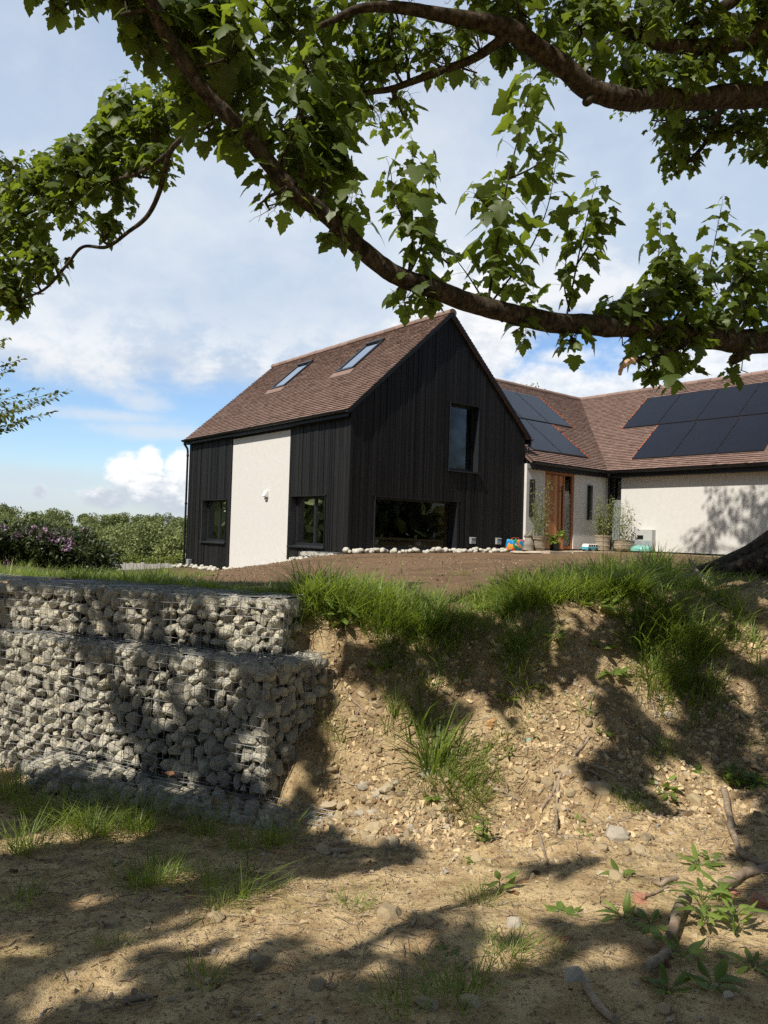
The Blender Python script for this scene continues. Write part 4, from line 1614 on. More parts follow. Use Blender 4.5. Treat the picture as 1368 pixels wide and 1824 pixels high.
l1 = limb([(1440, 606, 60, 7.3), (1368, 605, 54, 7.0), (1300, 607, 52, 6.8), (1200, 592, 48, 6.5), (1120, 582, 42, 6.25), (1070, 583, 45, 6.1), (980, 577, 44, 5.85), (900, 558, 42, 5.6), (830, 535, 43, 5.4),
           (760, 510, 43, 5.2), (700, 485, 42, 5.05), (640, 440, 41, 4.9), (590, 390, 40, 4.75), (530, 345, 38, 4.6), (480, 290, 38, 4.5), (430, 230, 36, 4.4), (380, 175, 36, 4.3), (330, 110, 36, 4.2), (285, 40, 34, 4.1),
           (262, -20, 32, 4.0), (225, -130, 28, 3.8), (150, -330, 22, 3.4), (0, -700, 14, 2.9)], label='long mossy limb curving up across the picture', bow=True,
          first=[(TB + (0, 0, 2.3), .30), (TB + (-.35, -.5, 2.5), .24)])
l2 = limb([(1470, 178, 66, 6.9), (1400, 173, 58, 6.5), (1300, 170, 50, 6.1), (1240, 178, 46, 5.9), (1170, 176, 48, 5.7), (1110, 180, 46, 5.5), (1050, 160, 45, 5.35), (1010, 125, 44, 5.25), (960, 90, 44, 5.15),
           (915, 55, 44, 5.05), (860, 38, 36, 5.0), (780, 28, 28, 4.9), (700, 14, 23, 4.8), (640, 16, 19, 4.7), (590, 38, 14, 4.6), (530, 64, 9, 4.5)], first=[(TB + (0, 0, 4.2), .32)])
l3 = limb([(905, 60, 26, 5.05), (880, 80, 22, 5.1), (840, 106, 19, 5.2), (770, 131, 17, 5.3), (700, 158, 14, 5.4), (650, 168, 12, 5.4), (600, 200, 7, 5.5)], 'branch', sides=9)
l4 = limb([(1400, 58, 42, 6.2), (1320, 76, 36, 6.0), (1250, 84, 33, 5.9), (1170, 78, 26, 5.8), (1090, 40, 20, 5.7), (1020, 5, 16, 5.6), (950, -60, 12, 5.5)], 'branch', sides=10, first=[(TB + (0, 0, 5.0), .2)])
l5 = limb([(1370, -60, 34, 5.9), (1310, 0, 30, 5.9), (1275, 20, 24, 5.9), (1235, 40, 16, 5.9), (1190, 90, 10, 5.9)], 'branch', sides=9, first=[(TB + (0, -.2, 5.6), .2)])
l6 = limb([(1290, 185, 18, 6.6), (1275, 215, 13, 7.2), (1250, 262, 10, 7.7), (1205, 310, 7, 8.0)], 'branch', sides=7)
l7 = limb([(385, 180, 16, 3.8), (368, 203, 14, 4.3), (335, 236, 13, 5.0), (305, 268, 12, 5.6), (292, 310, 11, 5.9), (283, 345, 11, 6.1), (262, 385, 10, 6.3), (230, 412, 9, 6.5), (190, 440, 8, 6.6), (148, 440, 7, 6.7), (120, 470, 6.5, 6.8),
           (80, 515, 6, 7.0), (30, 535, 4, 7.1)], 'branch', sides=7, label='thin drooping side branch at the upper left')
l8 = limb([(300, 272, 9, 5.6), (262, 300, 8, 6.0), (215, 318, 7.5, 6.3), (165, 322, 6.5, 6.6), (110, 345, 5.5, 6.8), (40, 385, 4.5, 7.0), (-30, 390, 3, 7.1)], 'branch', sides=6)
l9 = limb([(1330, 618, 34, 6.9), (1316, 632, 28, 6.86), (1306, 641, 22, 6.84)], 'branch_stub', bow=True, sides=9)
l10 = limb([(1060, 166, 30, 5.36), (1048, 178, 24, 5.33), (1043, 184, 18, 5.32)], 'branch_stub', sides=9)
l11 = limb([(1235, 600, 26, 6.6), (1195, 622, 20, 6.4), (1160, 635, 15, 6.25), (1128, 642, 12, 6.15)], 'broken_branch', bow=True, sides=9)
P = catmull([at(1130, 641.5, near(1130, 6.16)), at(1116, 646, near(1116, 6.12)), at(1107, 656, near(1107, 6.1)), at(1104, 668, near(1104, 6.1))], 5)
mb = MB()
mb.tube(P - TB, np.linspace(.028, .012, len(P)), 7, .5, wob=.2)
for k in range(4):
    q = P[4 + k] + rng.normal(0, .01, 3)
    mb.tube([q - TB, q + (P[-1] - P[4]) * .5 + rng.normal(0, .012, 3) - TB], [.010, .002], 4)
tag(mb.build('peeled_tip', M['peeled'], syc), 'bare torn wood tip of the broken branch')

# upper branch towards the house: its leaves throw the dappled shade on the long white wall
l12 = limb([(1400, 40, 16, 10.5), (1330, 30, 13, 11.6), (1262, 22, 10, 12.6), (1200, 0, 7, 13.4)], 'branch', sides=7, first=[(TB + (.1, .1, 5.6), .16), (TB + (.2, 1.0, 6.6), .12)])
# trunk with root flare
mb = MB()
P = catmull([TB + (0, .05, -.5), TB + (0, 0, .0), TB + (-.02, 0, .5), TB + (.02, .0, 1.4), TB + (.0, 0, 2.6), TB + (.05, .05, 4.2), TB + (.1, .1, 5.8), TB + (.3, .5, 7.8), TB + (.2, 1.1, 9.6)], 6)
R = np.interp(np.linspace(0, 8, len(P)), range(9), [.58, .48, .42, .39, .37, .33, .25, .14, .05])
mb.tube(P - TB, R, 18, .5, wob=.03)
for rt in ([at(1450, 945, 8.5), at(1390, 994, 8.5), at(1345, 1011, 8.5), at(1305, 1019, 8.55), at(1262, 1025, 8.6)], [TB + (-.2, -.3, .35), TB + (-.35, -.75, .08), TB + (-.5, -1.3, -.1)],
           [TB + (.3, -.2, .4), TB + (.8, -.5, .05), TB + (1.4, -.7, -.12)], [TB + (.2, .3, .4), TB + (.5, .8, .05), TB + (.9, 1.3, -.1)], [TB + (-.3, .2, .4), TB + (-.8, .5, .1), TB + (-1.4, .9, -.1)]):
    q = catmull(rt, 6)
    mb.tube(q - TB, np.linspace(.27, .07, len(q)), 12, .5, wob=.06)
mb.build('trunk', M['bark'], syc, smooth=True)
big.sk.append(P)
# hidden limbs that carry the rest of the crown
for a_, L_, h0, h1 in ((20, 6, 3.5, 6.0), (75, 6, 3.8, 6.6), (140, 5.5, 3.2, 6.2), (205, 7.5, 4.6, 7.0), (240, 7.5, 4.4, 6.4), (275, 7, 4.0, 6.2), (320, 6, 3.6, 6.3), (225, 10, 5.2, 6.6)):
    a_ = math.radians(a_)
    q = [TB + np.array([math.cos(a_) * L_ * f, math.sin(a_) * L_ * f, h0 + (h1 - h0) * f ** .7]) for f in (0, .25, .5, .75, 1)]
    q = catmull(q, 5)
    xx, yy, dd = project(q)
    if np.any((dd > .3) & (xx > -80) & (xx < 1450) & (yy > -60) & (yy < 1900)):
        q = q[:6] if a_ > 3 else q
        xx, yy, dd = project(q)
        if np.any((dd > .3) & (xx > -80) & (xx < 1380) & (yy > -60) & (yy < 1900)):
            continue
    mb = MB()
    mb.tube(q - TB, np.linspace(.17, .03, len(q)), 9, .5, wob=.05)
    mb.build('limb', M['bark'], syc, smooth=True)
    big.sk.append(q)

# -------- leaves in the picture
CL = []


def cl(x, y, rx, ry, d, n, size=.115, c=.42, nodes=4):
    if d < 5.05 or (y > 330 and x > 400 and d < 7):
        d = near(x, d)
    s = d / FOC
    big.cluster(at(x, y, d), np.array([rx * s, max(rx, ry) * s * .9, ry * s]), n, size, c, True, nodes)


# top left mass
for a in [(300, 60, 75, 70, 4.3, 9), (395, 50, 80, 70, 4.5, 10), (350, 140, 75, 60, 4.7, 8), (450, 120, 75, 80, 4.8, 10), (255, 20, 50, 45, 4.3, 6), (440, 205, 45, 40, 4.7, 5), (510, 50, 70, 60, 5.0, 9), (590, 50, 70, 55, 5.1, 8),
          (560, 140, 60, 50, 5.2, 6), (370, 225, 22, 25, 4.5, 2), (330, 0, 80, 40, 4.6, 8), (470, 0, 90, 40, 4.8, 8), (415, 165, 60, 50, 5.2, 6), (520, 110, 60, 50, 5.4, 6)]:
    cl(*a[:5], max(1, int(a[5] * .8)), size=.125, c=.36)
# left drooping branch (further off, leaves look small)
for a in [(255, 225, 55, 50, 6.3, 8), (185, 260, 65, 50, 6.4, 9), (120, 300, 65, 45, 6.7, 8), (60, 345, 60, 55, 6.9, 9), (35, 420, 50, 50, 7.0, 8), (25, 500, 40, 50, 7.1, 7), (110, 390, 55, 45, 6.8, 7), (195, 345, 60, 35, 6.5, 6),
          (290, 195, 45, 40, 6.2, 6), (285, 290, 28, 35, 6.0, 4), (185, 395, 28, 25, 6.6, 4), (95, 460, 35, 35, 6.9, 5), (60, 480, 40, 40, 7.0, 5), (230, 180, 50, 40, 6.5, 6), (140, 345, 60, 40, 6.6, 7), (250, 290, 40, 40, 6.2, 5),
          (20, 300, 40, 35, 7.0, 5), (205, 175, 40, 30, 6.6, 4), (300, 150, 40, 40, 6.4, 5), (0, 380, 40, 60, 7.2, 6), (15, 545, 22, 22, 7.2, 4), (0, 470, 40, 50, 7.2, 6), (70, 300, 50, 40, 6.9, 5), (150, 290, 50, 50, 6.6, 5)]:
    cl(*a[:5], int(a[5] * 1.35), size=.112, c=.38)
cl(115, 12, 32, 24, 4.2, 5, .10, .5)
cl(160, -25, 40, 25, 4.2, 5, .10, .5)
# top centre
for a in [(690, 60, 75, 45, 5.2, 8), (770, 80, 70, 45, 5.2, 7), (840, 60, 60, 45, 5.2, 7), (640, 110, 50, 45, 5.4, 6), (660, 195, 45, 35, 5.8, 5), (720, 165, 40, 30, 5.8, 4), (800, 130, 35, 28, 5.6, 4), (720, 210, 22, 20, 6.2, 2),
          (700, 0, 110, 35, 5.4, 9), (860, 0, 90, 35, 5.4, 8), (850, 130, 25, 30, 5.5, 2), (600, 165, 35, 45, 5.4, 5)]:
    cl(*a, size=.115, c=.38)
# inside the curve of the limb
for a in [(560, 210, 50, 50, 4.9, 6), (605, 255, 38, 60, 4.9, 6), (560, 300, 35, 38, 4.8, 4), (625, 190, 35, 45, 5.0, 4)]:
    cl(*a, size=.12, c=.48)
for a in [(480, 375, 22, 22, 4.5, 2), (500, 335, 24, 28, 4.55, 2), (587, 425, 10, 18, 4.75, 1), (545, 372, 14, 14, 4.65, 1), (620, 350, 18, 24, 4.8, 1), (520, 290, 20, 20, 4.6, 1), (715, 530, 16, 14, 5.1, 1), (755, 540, 10, 8, 5.2, 1),
          (930, 598, 14, 10, 5.7, 1), (1010, 606, 16, 14, 5.9, 2), (1175, 668, 30, 28, 6.2, 4), (1210, 650, 26, 25, 6.4, 3), (1140, 615, 22, 18, 6.2, 2), (1310, 655, 22, 18, 6.8, 2), (430, 262, 26, 22, 4.4, 2), (465, 250, 22, 14, 4.45, 1)]:
    cl(*a, size=.12, c=.45, nodes=3)
# top right
for a in [(945, 35, 70, 40, 5.3, 8), (1040, 55, 80, 45, 5.5, 9), (1140, 50, 80, 50, 5.7, 9), (1240, 40, 80, 45, 5.8, 9), (1335, 40, 60, 45, 6.0, 7), (1110, 120, 55, 38, 5.6, 6), (1195, 130, 60, 35, 5.6, 7), (1300, 120, 60, 35, 6.0, 7),
          (1030, 0, 90, 30, 5.6, 7), (1190, 0, 100, 30, 5.8, 8), (1345, 0, 60, 30, 6, 5), (975, 100, 35, 35, 5.5, 3), (890, 95, 25, 30, 5.4, 2), (1040, 118, 30, 25, 5.5, 2), (1370, 100, 40, 50, 6.0, 5), (1200, 170, 40, 25, 6.2, 3)]:
    cl(*a, size=.115, c=.36)
for a in [(1200, 245, 42, 32, 7.6, 6), (1245, 225, 50, 40, 7.5, 7), (1330, 235, 50, 36, 7.4, 7), (1190, 295, 32, 22, 8.0, 4), (1160, 215, 35, 20, 7.2, 3), (1345, 265, 40, 25, 7.8, 5), (1225, 285, 34, 28, 7.9, 4), (1290, 215, 50, 30, 7.4, 5), (1370, 215, 40, 40, 7.4, 5)]:
    cl(*a, size=.11, c=.22)


def sh(pts, nodes, size=.125, c=.5, r0=.008):
    big.shoot(catmull([at(x, y, near(x, d)) for x, y, d in pts], 6), r0, int(nodes * 1.2), size * 1.1, c + .05, .12)


# upright shoots growing from the long limb
sh([(727, 492, 5.12), (735, 420, 5.08), (733, 340, 5.05), (735, 250, 5.0)], 13, .12, .5)
sh([(727, 492, 5.12), (750, 440, 5.15), (762, 360, 5.2), (768, 285, 5.2)], 9, .105, .5)
sh([(735, 420, 5.08), (705, 360, 5.0), (695, 300, 5.0)], 6, .11, .5)
sh([(800, 470, 5.4), (770, 450, 5.3), (745, 455, 5.2)], 5, .11, .42)
sh([(868, 545, 5.55), (885, 440, 5.5), (905, 320, 5.4), (935, 200, 5.3), (945, 140, 5.25)], 16, .14, .58, .010)
sh([(868, 545, 5.55), (880, 470, 5.6), (890, 390, 5.6), (880, 320, 5.6)], 12, .115, .5)
sh([(868, 548, 5.55), (940, 450, 5.7), (975, 370, 5.7), (990, 290, 5.7)], 12, .115, .5)
sh([(905, 320, 5.4), (960, 290, 5.5), (985, 240, 5.5)], 6, .12, .55)
sh([(868, 548, 5.55), (840, 500, 5.5), (800, 445, 5.45)], 4, .11, .45)
sh([(890, 390, 5.6), (860, 360, 5.5), (845, 345, 5.5)], 4, .12, .5)
sh([(900, 480, 5.6), (930, 500, 5.6), (945, 520, 5.6)], 3, .11, .45)
sh([(1010, 560, 5.9), (1028, 470, 5.9), (1045, 390, 5.9), (1062, 325, 5.9)], 13, .12, .3)
sh([(1028, 470, 5.9), (1060, 420, 6), (1085, 380, 6)], 6, .12, .26)
sh([(1015, 555, 5.9), (1005, 500, 5.9), (1015, 420, 5.95)], 6, .11, .4)
sh([(1165, 590, 6.3), (1168, 520, 6.25), (1175, 430, 6.2), (1178, 375, 6.2)], 12, .12, .55)
sh([(1165, 590, 6.3), (1120, 550, 6.2), (1085, 540, 6.2)], 5, .125, .35)
sh([(1245, 600, 6.5), (1260, 500, 6.4), (1275, 420, 6.4), (1287, 360, 6.4)], 12, .12, .38)
sh([(1260, 500, 6.4), (1310, 460, 6.4), (1345, 420, 6.4)], 8, .12, .36)
sh([(1320, 606, 6.8), (1335, 520, 6.6), (1362, 440, 6.5)], 11, .13, .36)
sh([(1368, 606, 6.9), (1372, 560, 6.7), (1365, 500, 6.6)], 8, .13, .32)
for a in [(1215, 545, 45, 38, 6.3, 6), (1290, 545, 45, 40, 6.5, 6), (1345, 545, 35, 45, 6.7, 5), (1110, 560, 34, 18, 6.2, 3), (1240, 480, 35, 30, 6.3, 3), (1150, 540, 40, 32, 6.25, 4), (1190, 480, 30, 40, 6.2, 3), (1320, 480, 32, 34, 6.5, 3), (1180, 605, 35, 18, 6.4, 3), (1230, 590, 40, 20, 6.4, 3)]:
    cl(*a, size=.125, c=.42)
sh([(500, 300, 4.55), (525, 230, 4.6), (548, 160, 4.7), (560, 100, 4.7)], 8, .12, .45)
sh([(350, 120, 4.2), (405, 100, 4.25), (425, 40, 4.3)], 6, .14, .5)

for x, y, n in ((1262, 925, 7), (1275, 880, 7), (1335, 875, 8), (1345, 925, 9), (1320, 955, 7), (1360, 965, 7), (1250, 960, 6), (1300, 900, 4), (1368, 885, 8), (1225, 975, 4)):
    d = ray(x, y)
    t_ = ((HA @ HU) + 10.23) / (d @ HU)
    w_ = d * t_
    c_ = w_ + TO_SUN * ((rng.uniform(9.0, 10.6) - w_[2]) / TO_SUN[2])
    big.cluster(c_, np.array([.40, .4, .45]), n, .13, .3, True, 4)

# -------- hidden crowns: where they stand is set by the patches of sun on the ground
LIT = [(830, 1400, 110), (960, 1290, 95), (1010, 1480, 120), (800, 1560, 110), (640, 1585, 80), (1190, 1500, 110), (650, 1330, 60), (930, 1600, 80), (1240, 1400, 60), (720, 1470, 90), (900, 1480, 110), (1090, 1590, 85),
       (960, 1055, 100), (700, 1075, 45), (1080, 1040, 70), (1335, 1130, 40), (1320, 1230, 26), (520, 1590, 45), (440, 1620, 40), (340, 1655, 36), (250, 1690, 34), (520, 1650, 40), (620, 1650, 46), (150, 1480, 50), (250, 1480, 34), (60, 1500, 40), (130, 1755, 34),
       (200, 1750, 26), (420, 1690, 24), (720, 1680, 26), (60, 1690, 26), (1100, 1700, 20), (330, 1560, 22), (180, 1600, 24), (500, 1760, 16), (150, 1390, 30), (250, 1412, 24), (90, 1385, 24), (350, 1430, 18), (850, 1055, 60), (650, 1270, 50), (700, 1340, 70), (620, 1420, 40), (640, 1240, 30), (590, 1470, 30), (95, 1225, 40), (40, 1240, 36), (180, 1270, 30), (60, 1110, 24), (250, 1110, 18), (420, 1100, 24), (20, 1330, 20), (360, 1210, 18), (455, 1360, 14), (540, 1200, 16), (480, 1090, 30), (530, 1090, 24), (300, 1260, 16), (500, 1330, 14), (500, 1400, 14), (330, 1100, 14), (130, 1090, 14), (1300, 1440, 40), (1330, 1650, 60), (1240, 1660, 40), (1290, 1560, 50),
       (1180, 1240, 22), (1000, 1200, 32), (830, 1130, 46), (1120, 1130, 24), (1255, 1600, 40), (30, 1180, 18), (240, 1180, 14), (420, 1240, 12), (780, 1100, 50), (870, 1690, 14), (960, 1680, 20), (600, 1720, 16), (1150, 1210, 26)]
LP, LR = [], []
for x, y, r in LIT:
    if x < 600 and 1060 < y < 1420:
        dd_ = np.interp(x, [0, 490], [6.85, 5.53]) if y > 1130 else np.interp(x, [0, 505], [7.0, 5.97])
        p = at(x, y, dd_)
        r = r * 1.4
    else:
        p = gp(x, y)
    LP.append(p)
    LR.append(r * p[1] / FOC * 1.05 + .05)
# foliage that catches the sun
for x, y, d, r_ in ((300, 60, 3.9, .4), (400, 100, 4.0, .45), (560, 200, 4.4, .4), (450, 40, 4.2, .4), (120, 320, 6.7, .5), (60, 400, 7.0, .5), (200, 250, 6.4, .5), (730, 340, 4.3, .3), (730, 430, 4.3, .3), (900, 300, 4.6, .35), (890, 420, 4.6, .3), (940, 180, 4.5, .3),
                    (1050, 400, 5.1, .3), (1180, 430, 5.6, .35), (1280, 470, 5.9, .35), (1340, 520, 6.2, .35), (1000, 50, 5.4, .35), (1200, 60, 5.7, .35), (700, 60, 5.2, .35), (820, 70, 5.2, .3), (1120, 110, 5.6, .3), (1330, 60, 6.0, .3), (30, 500, 7.1, .4), (600, 60, 5.0, .35)):
    LP.append(at(x, y, d))
    LR.append(r_)
LP, LR = np.array(LP), np.array(LR)


def lit_ok(P):
    """True where a leaf at P throws no shade onto the sunny patches"""
    D = P[:, None] - LP[None]
    k = D @ TO_SUN
    perp = np.linalg.norm(D - k[..., None] * TO_SUN, axis=2)
    return ~np.any((perp < LR[None]) & (k > 0), 1)


def unseen(P, mx=45):
    x, y, d = project(P)
    return ~((d > .1) & (x > -mx) & (x < 1368 + mx) & (y > -mx) & (y < 1824 + mx))


def fill_crown(tr, ells, n, size):
    P = []
    for c_, r_, share in ells:
        k = int(n * share)
        d = rng.normal(0, 1, (k, 3))
        d = d / np.linalg.norm(d, axis=1)[:, None] * rng.uniform(.25, 1, (k, 1)) ** .4
        P.append(np.asarray(c_) + d * np.asarray(r_))
    P = np.concatenate(P)
    P = P[unseen(P)]
    P = P[lit_ok(P)]
    n = len(P)
    # leaf sprays of four around each point
    for p in P:
        for _ in range(4):
            q = p + rng.normal(0, .09, 3)
            h = unit(rng.normal(0, 1, 3) * (1, 1, .2))
            tr.H.add(q - tr.base, h - UPZ * rng.uniform(.2, .9), UPZ + h * .4 + rng.normal(0, .25, 3), size * rng.uniform(.75, 1.2), rng.uniform(.1, .6))
    ok = lit_ok(np.array(tr.H.P) + tr.base) & unseen(np.array(tr.H.P) + tr.base, 20)
    for k_ in 'PTNSC':
        setattr(tr.H, k_, [v for v, o in zip(getattr(tr.H, k_), ok) if o])


# thin the thick upper mass where it would darken the sunny grass of the crest
# the underside of the long limb is bare: few leaves hang below and before it
PW = np.array(big.L.P) + TB
dn = np.linalg.norm(PW[:, None] - l1[None, ::2], axis=2)
nb = np.argmin(dn, 1)
side_ = np.sum((PW - l1[::2][nb]) * np.array([0, -.80, -.60]), 1)
bare = (dn.min(1) < .62) & (side_ > -.02) & (PW[:, 0] < .1) & (rng.random(len(PW)) < .72)
for k_ in 'PTNSC':
    setattr(big.L, k_, [v for v, o in zip(getattr(big.L, k_), ~bare) if o])
CP = np.array([gp(x, y) + (0, 0, .15) for x, y in ((780, 1065), (840, 1055), (900, 1050), (950, 1045), (1000, 1040), (1050, 1040), (1100, 1045), (880, 1080), (960, 1075), (1040, 1075), (650, 1110), (600, 1090), (700, 1080))])
PW = np.array(big.L.P) + TB
D_ = PW[:, None] - CP[None]
k_ = D_ @ TO_SUN
hit = np.any((np.linalg.norm(D_ - k_[..., None] * TO_SUN, axis=2) < .30) & (k_ > 0), 1)
_, ypx, _ = project(PW)
keep = ~(hit & (rng.random(len(hit)) < np.where(ypx < 215, .8, .45)))
for k_ in 'PTNSC':
    setattr(big.L, k_, [v for v, o in zip(getattr(big.L, k_), keep) if o])
LP = np.concatenate([LP, CP])
LR = np.concatenate([LR, np.full(len(CP), .32)])
fill_crown(big, [((5, 8.5, 6.8), (6.0, 6, 3.2), .34), ((1.5, 3.2, 6.3), (4.2, 3.2, 1.9), .30), ((-.6, 1.6, 5.2), (2.8, 2.0, 1.6), .16), ((3.2, 1.6, 5.4), (3.2, 2.4, 1.7), .20)], 8200, .165)
mb = MB()
big.L.mesh(mb, LEAF_HI)
big.H.mesh(mb, LEAF_LO)
mb.build('foliage', M['leaf'], syc, smooth=True)
big.tw.build('twig', M['bark'], syc, smooth=True)

# a second, unseen tree is added behind the camera to shade the lower ground
TB2 = np.array([-6.2, -3.0, -1.7])
t2 = thing('added_shade_tree', 'unseen broad green tree added behind the lower ground to shade the stone baskets', 'tree', TB2)
second = Tree(TB2)
mb = MB()
q = catmull([TB2 + (0, 0, -.3), TB2 + (0, 0, 1.5), TB2 + (.1, .2, 3.5), TB2 + (.4, .6, 6), TB2 + (.8, 1.2, 8.5)], 6)
mb.tube(q - TB2, np.linspace(.36, .05, len(q)), 14, .5, wob=.04)
mb.build('trunk', M['bark'], t2, smooth=True)
second.sk.append(q)
for a_, L_ in ((-60, 3.5), (0, 4.5), (40, 5), (85, 5), (130, 4), (200, 3.5), (260, 3)):
    a_ = math.radians(a_)
    q = catmull([TB2 + np.array([math.cos(a_) * L_ * f, math.sin(a_) * L_ * f, 3.6 + 2.6 * f ** .8]) for f in (0, .3, .6, 1)], 5)
    if not np.all(unseen(q)):
        continue
    mb = MB()
    mb.tube(q - TB2, np.linspace(.13, .025, len(q)), 8, .5, wob=.05)
    mb.build('limb', M['bark'], t2, smooth=True)
fill_crown(second, [((-5.2, -1.2, 5.0), (4.4, 4.0, 2.4), .5), ((-5.0, 2.6, 4.2), (2.6, 2.6, 1.6), .28), ((-3.0, .2, 4.6), (2.6, 2.4, 1.5), .22)], 7000, .165)
mb = MB()
second.H.mesh(mb, LEAF_LO)
mb.build('foliage', M['leaf'], t2, smooth=True)

# ------------------------------------------------------------------ small-leaved tree reaching in at the left
TB3 = np.array([-9.3, 11.5, -.8])
t3 = thing('young_tree', 'small leaved pale green tree whose thin branches reach in from the side', 'tree', TB3)
y3 = Tree(TB3)
mb = MB()
q = catmull([TB3 + (0, 0, -.2), TB3 + (.05, 0, 1.5), TB3 + (0, .1, 3), TB3 + (.1, 0, 5)], 5)
mb.tube(q - TB3, np.linspace(.10, .02, len(q)), 9)
mb.build('trunk', M['bark'], t3, smooth=True)
y3.sk.append(q)
oval = Leaves()
tw = MB()


def spray(pts, n, size, r0=.006):
    path = catmull(pts, 8)
    tw.tube(path - TB3, np.linspace(r0, .0015, len(path)), 4, cap=False)
    for k in range(n):
        f = (k + rng.random()) / n
        if f < .12:
            continue
        q = f * (len(path) - 1)
        a = min(int(q), len(path) - 2)
        p = path[a] + (path[a + 1] - path[a]) * (q - a)
        d = unit(path[a + 1] - path[a]) + rng.normal(0, .6, 3)
        oval.add(p + unit(d) * .02 - TB3, d - UPZ * .25, UPZ + rng.normal(0, .5, 3), size * rng.uniform(.7, 1.3), rng.uniform(.2, .95))


def px3(x, y, d=9.5):
    return at(x, y, d)


b0 = TB3 + (.05, .05, 2.9)
for j_, (tip, n) in enumerate((((122, 696), 60), ((104, 706), 70), ((92, 735), 80), ((60, 722), 60), ((72, 690), 40), ((40, 752), 50), ((30, 728), 60), ((14, 690), 30), ((55, 742), 60), ((85, 712), 60), ((38, 640), 45), ((22, 655), 40), ((14, 600), 30), ((5, 615), 30), ((10, 740), 50))):
    e = px3(*tip, 9.5 + rng.uniform(-.4, .4))
    kx = tip[1] + (30 if tip[1] > 670 else 20)
    spray([b0, px3(-160, kx + 40, 9.6), px3(-40, kx + 6, 9.5), e], int(n * 2.2), .062)
for _ in range(60):
    e = TB3 + rng.normal(0, 1, 3) * (.9, .9, 1.0) + (-.6, 0, 3.4)
    if unseen(e[None], 60)[0]:
        spray([TB3 + (0, 0, rng.uniform(1.6, 4.4)), .5 * (TB3 + (0, 0, 3)) + .5 * e, e], 60, .05)
mb = MB()
oval.mesh(mb, LEAF_OVAL)
mb.build('foliage', M['leaf_small'], t3, smooth=True)
tw.build('twig', M['bark'], t3)


# ------------------------------------------------------------------ grass and weeds
def blades(mb, P, h, wd, lean=.35, tints=None, droop=.25, dirs=None):
    P = np.asarray(P, float)
    n = len(P)
    h = np.broadcast_to(h, (n,)) * 1.0
    a_ = rng.uniform(0, 2 * np.pi, n)
    d = np.stack([np.cos(a_), np.sin(a_), np.zeros(n)], 1) if dirs is None else dirs
    side = np.stack([-d[:, 1], d[:, 0], np.zeros(n)], 1)
    ln = np.abs(rng.normal(0, lean, n))
    dr = droop * rng.uniform(.2, 2.0, n)
    rows = []
    for f, wf in ((0, 1), (.38, .9), (.72, .6), (1.0, .06)):
        c_ = P + d * (h * (ln * f + dr * f * f * 1.4))[:, None] + UPZ * (h * (f - dr * f * f * .6))[:, None]
        w_ = (wd * wf * .5) * (h / .3) ** .3
        rows += [c_ - side * w_[:, None], c_ + side * w_[:, None]]
    V = np.stack(rows, 1).reshape(-1, 3)
    b_ = (np.arange(n) * 8)[:, None]
    F_ = np.concatenate([b_ + np.array(k) for k in ([0, 1, 3, 2], [2, 3, 5, 4], [4, 5, 7, 6])])
    tt = rng.uniform(0, 1, n) if tints is None else tints
    mb.add(V, F_, np.tile(tt, 3))


def clump_noise(x, y, s=1.3):
    return np.array([mnoise.noise(Vector((a * s, b * s, 3.3))) for a, b in zip(x, y)])


# crest grass: one continuous growth
G_P, G_H, G_D, G_T = [], [], [], []


def grass_zone(n, xr, yr, hmin, hmax, inside=None, thr=-.25, s=1.3, per=11):
    m_ = n // per
    x = rng.uniform(*xr, m_)
    y = yr(x)[0] + (yr(x)[1] - yr(x)[0]) * rng.random(m_)
    k = clump_noise(x, y, s) + rng.normal(0, .16, m_)
    ok = k > thr
    if inside is not None:
        ok &= inside(x, y)
    x, y, k = x[ok], y[ok], k[ok]
    hh = hmin + (hmax - hmin) * np.clip(.45 + k * .7 + rng.normal(0, .25, len(x)), 0, 1.3)
    tt = np.clip(rng.normal(.5, .22, len(x)), 0, 1)
    for a, b, h_, t_ in zip(x, y, hh, tt):
        c_ = int(rng.integers(5, per * 2))
        o_ = rng.normal(0, .028, (c_, 2))
        X, Y = a + o_[:, 0], b + o_[:, 1]
        G_P.append(np.stack([X, Y, gh(X, Y) - .012], 1))
        G_H.append(h_ * rng.uniform(.35, 1.1, c_))
        G_D.append(unit(np.c_[o_, np.zeros(c_)] + rng.normal(0, .022, (c_, 3)) * (1, 1, 0)))
        G_T.append(np.clip(t_ + rng.normal(0, .14, c_), 0, 1))


def cr(x):
    return np.interp(x, CREST[:, 0], CREST[:, 1])


def foot(x):
    return np.interp(x, FOOT[:, 0], FOOT[:, 1])


grass_zone(5200, (-.75, .55), lambda x: (cr(x) - .18, cr(x) + .85), .14, .44, thr=-.3)
grass_zone(2600, (.5, 1.2), lambda x: (cr(x) - .10, cr(x) + .9), .07, .26, thr=-.08)
grass_zone(7000, (1.15, 2.5), lambda x: (cr(x) - .12, cr(x) + 1.2), .12, .44, thr=-.24)
grass_zone(4200, (2.0, 3.3), lambda x: (cr(x) - .55, cr(x) + 1.7), .13, .46, thr=-.20)
grass_zone(1300, (2.15, 2.75), lambda x: (cr(x) - .85, cr(x) - .3), .12, .30, thr=-.05)
grass_zone(6500, (-6.5, -2.3), lambda x: (cr(x) + .15, cr(x) + 1.5), .10, .30, thr=-.5)
grass_zone(4200, (-2.4, -.7), lambda x: (cr(x) + .12, cr(x) + 1.2), .06, .22, thr=-.5)
grass_zone(5200, (-10.5, -2.6), lambda x: (cr(x) + 1.2, cr(x) + 4.6), .07, .22, thr=-.3)
grass_zone(2600, (4.2, 7.5), lambda x: (8.0 + 0 * x, 10.5 + 0 * x), .12, .34, inside=lambda x, y: np.hypot(x - TB[0], y - TB[1]) > .75, thr=-.1)
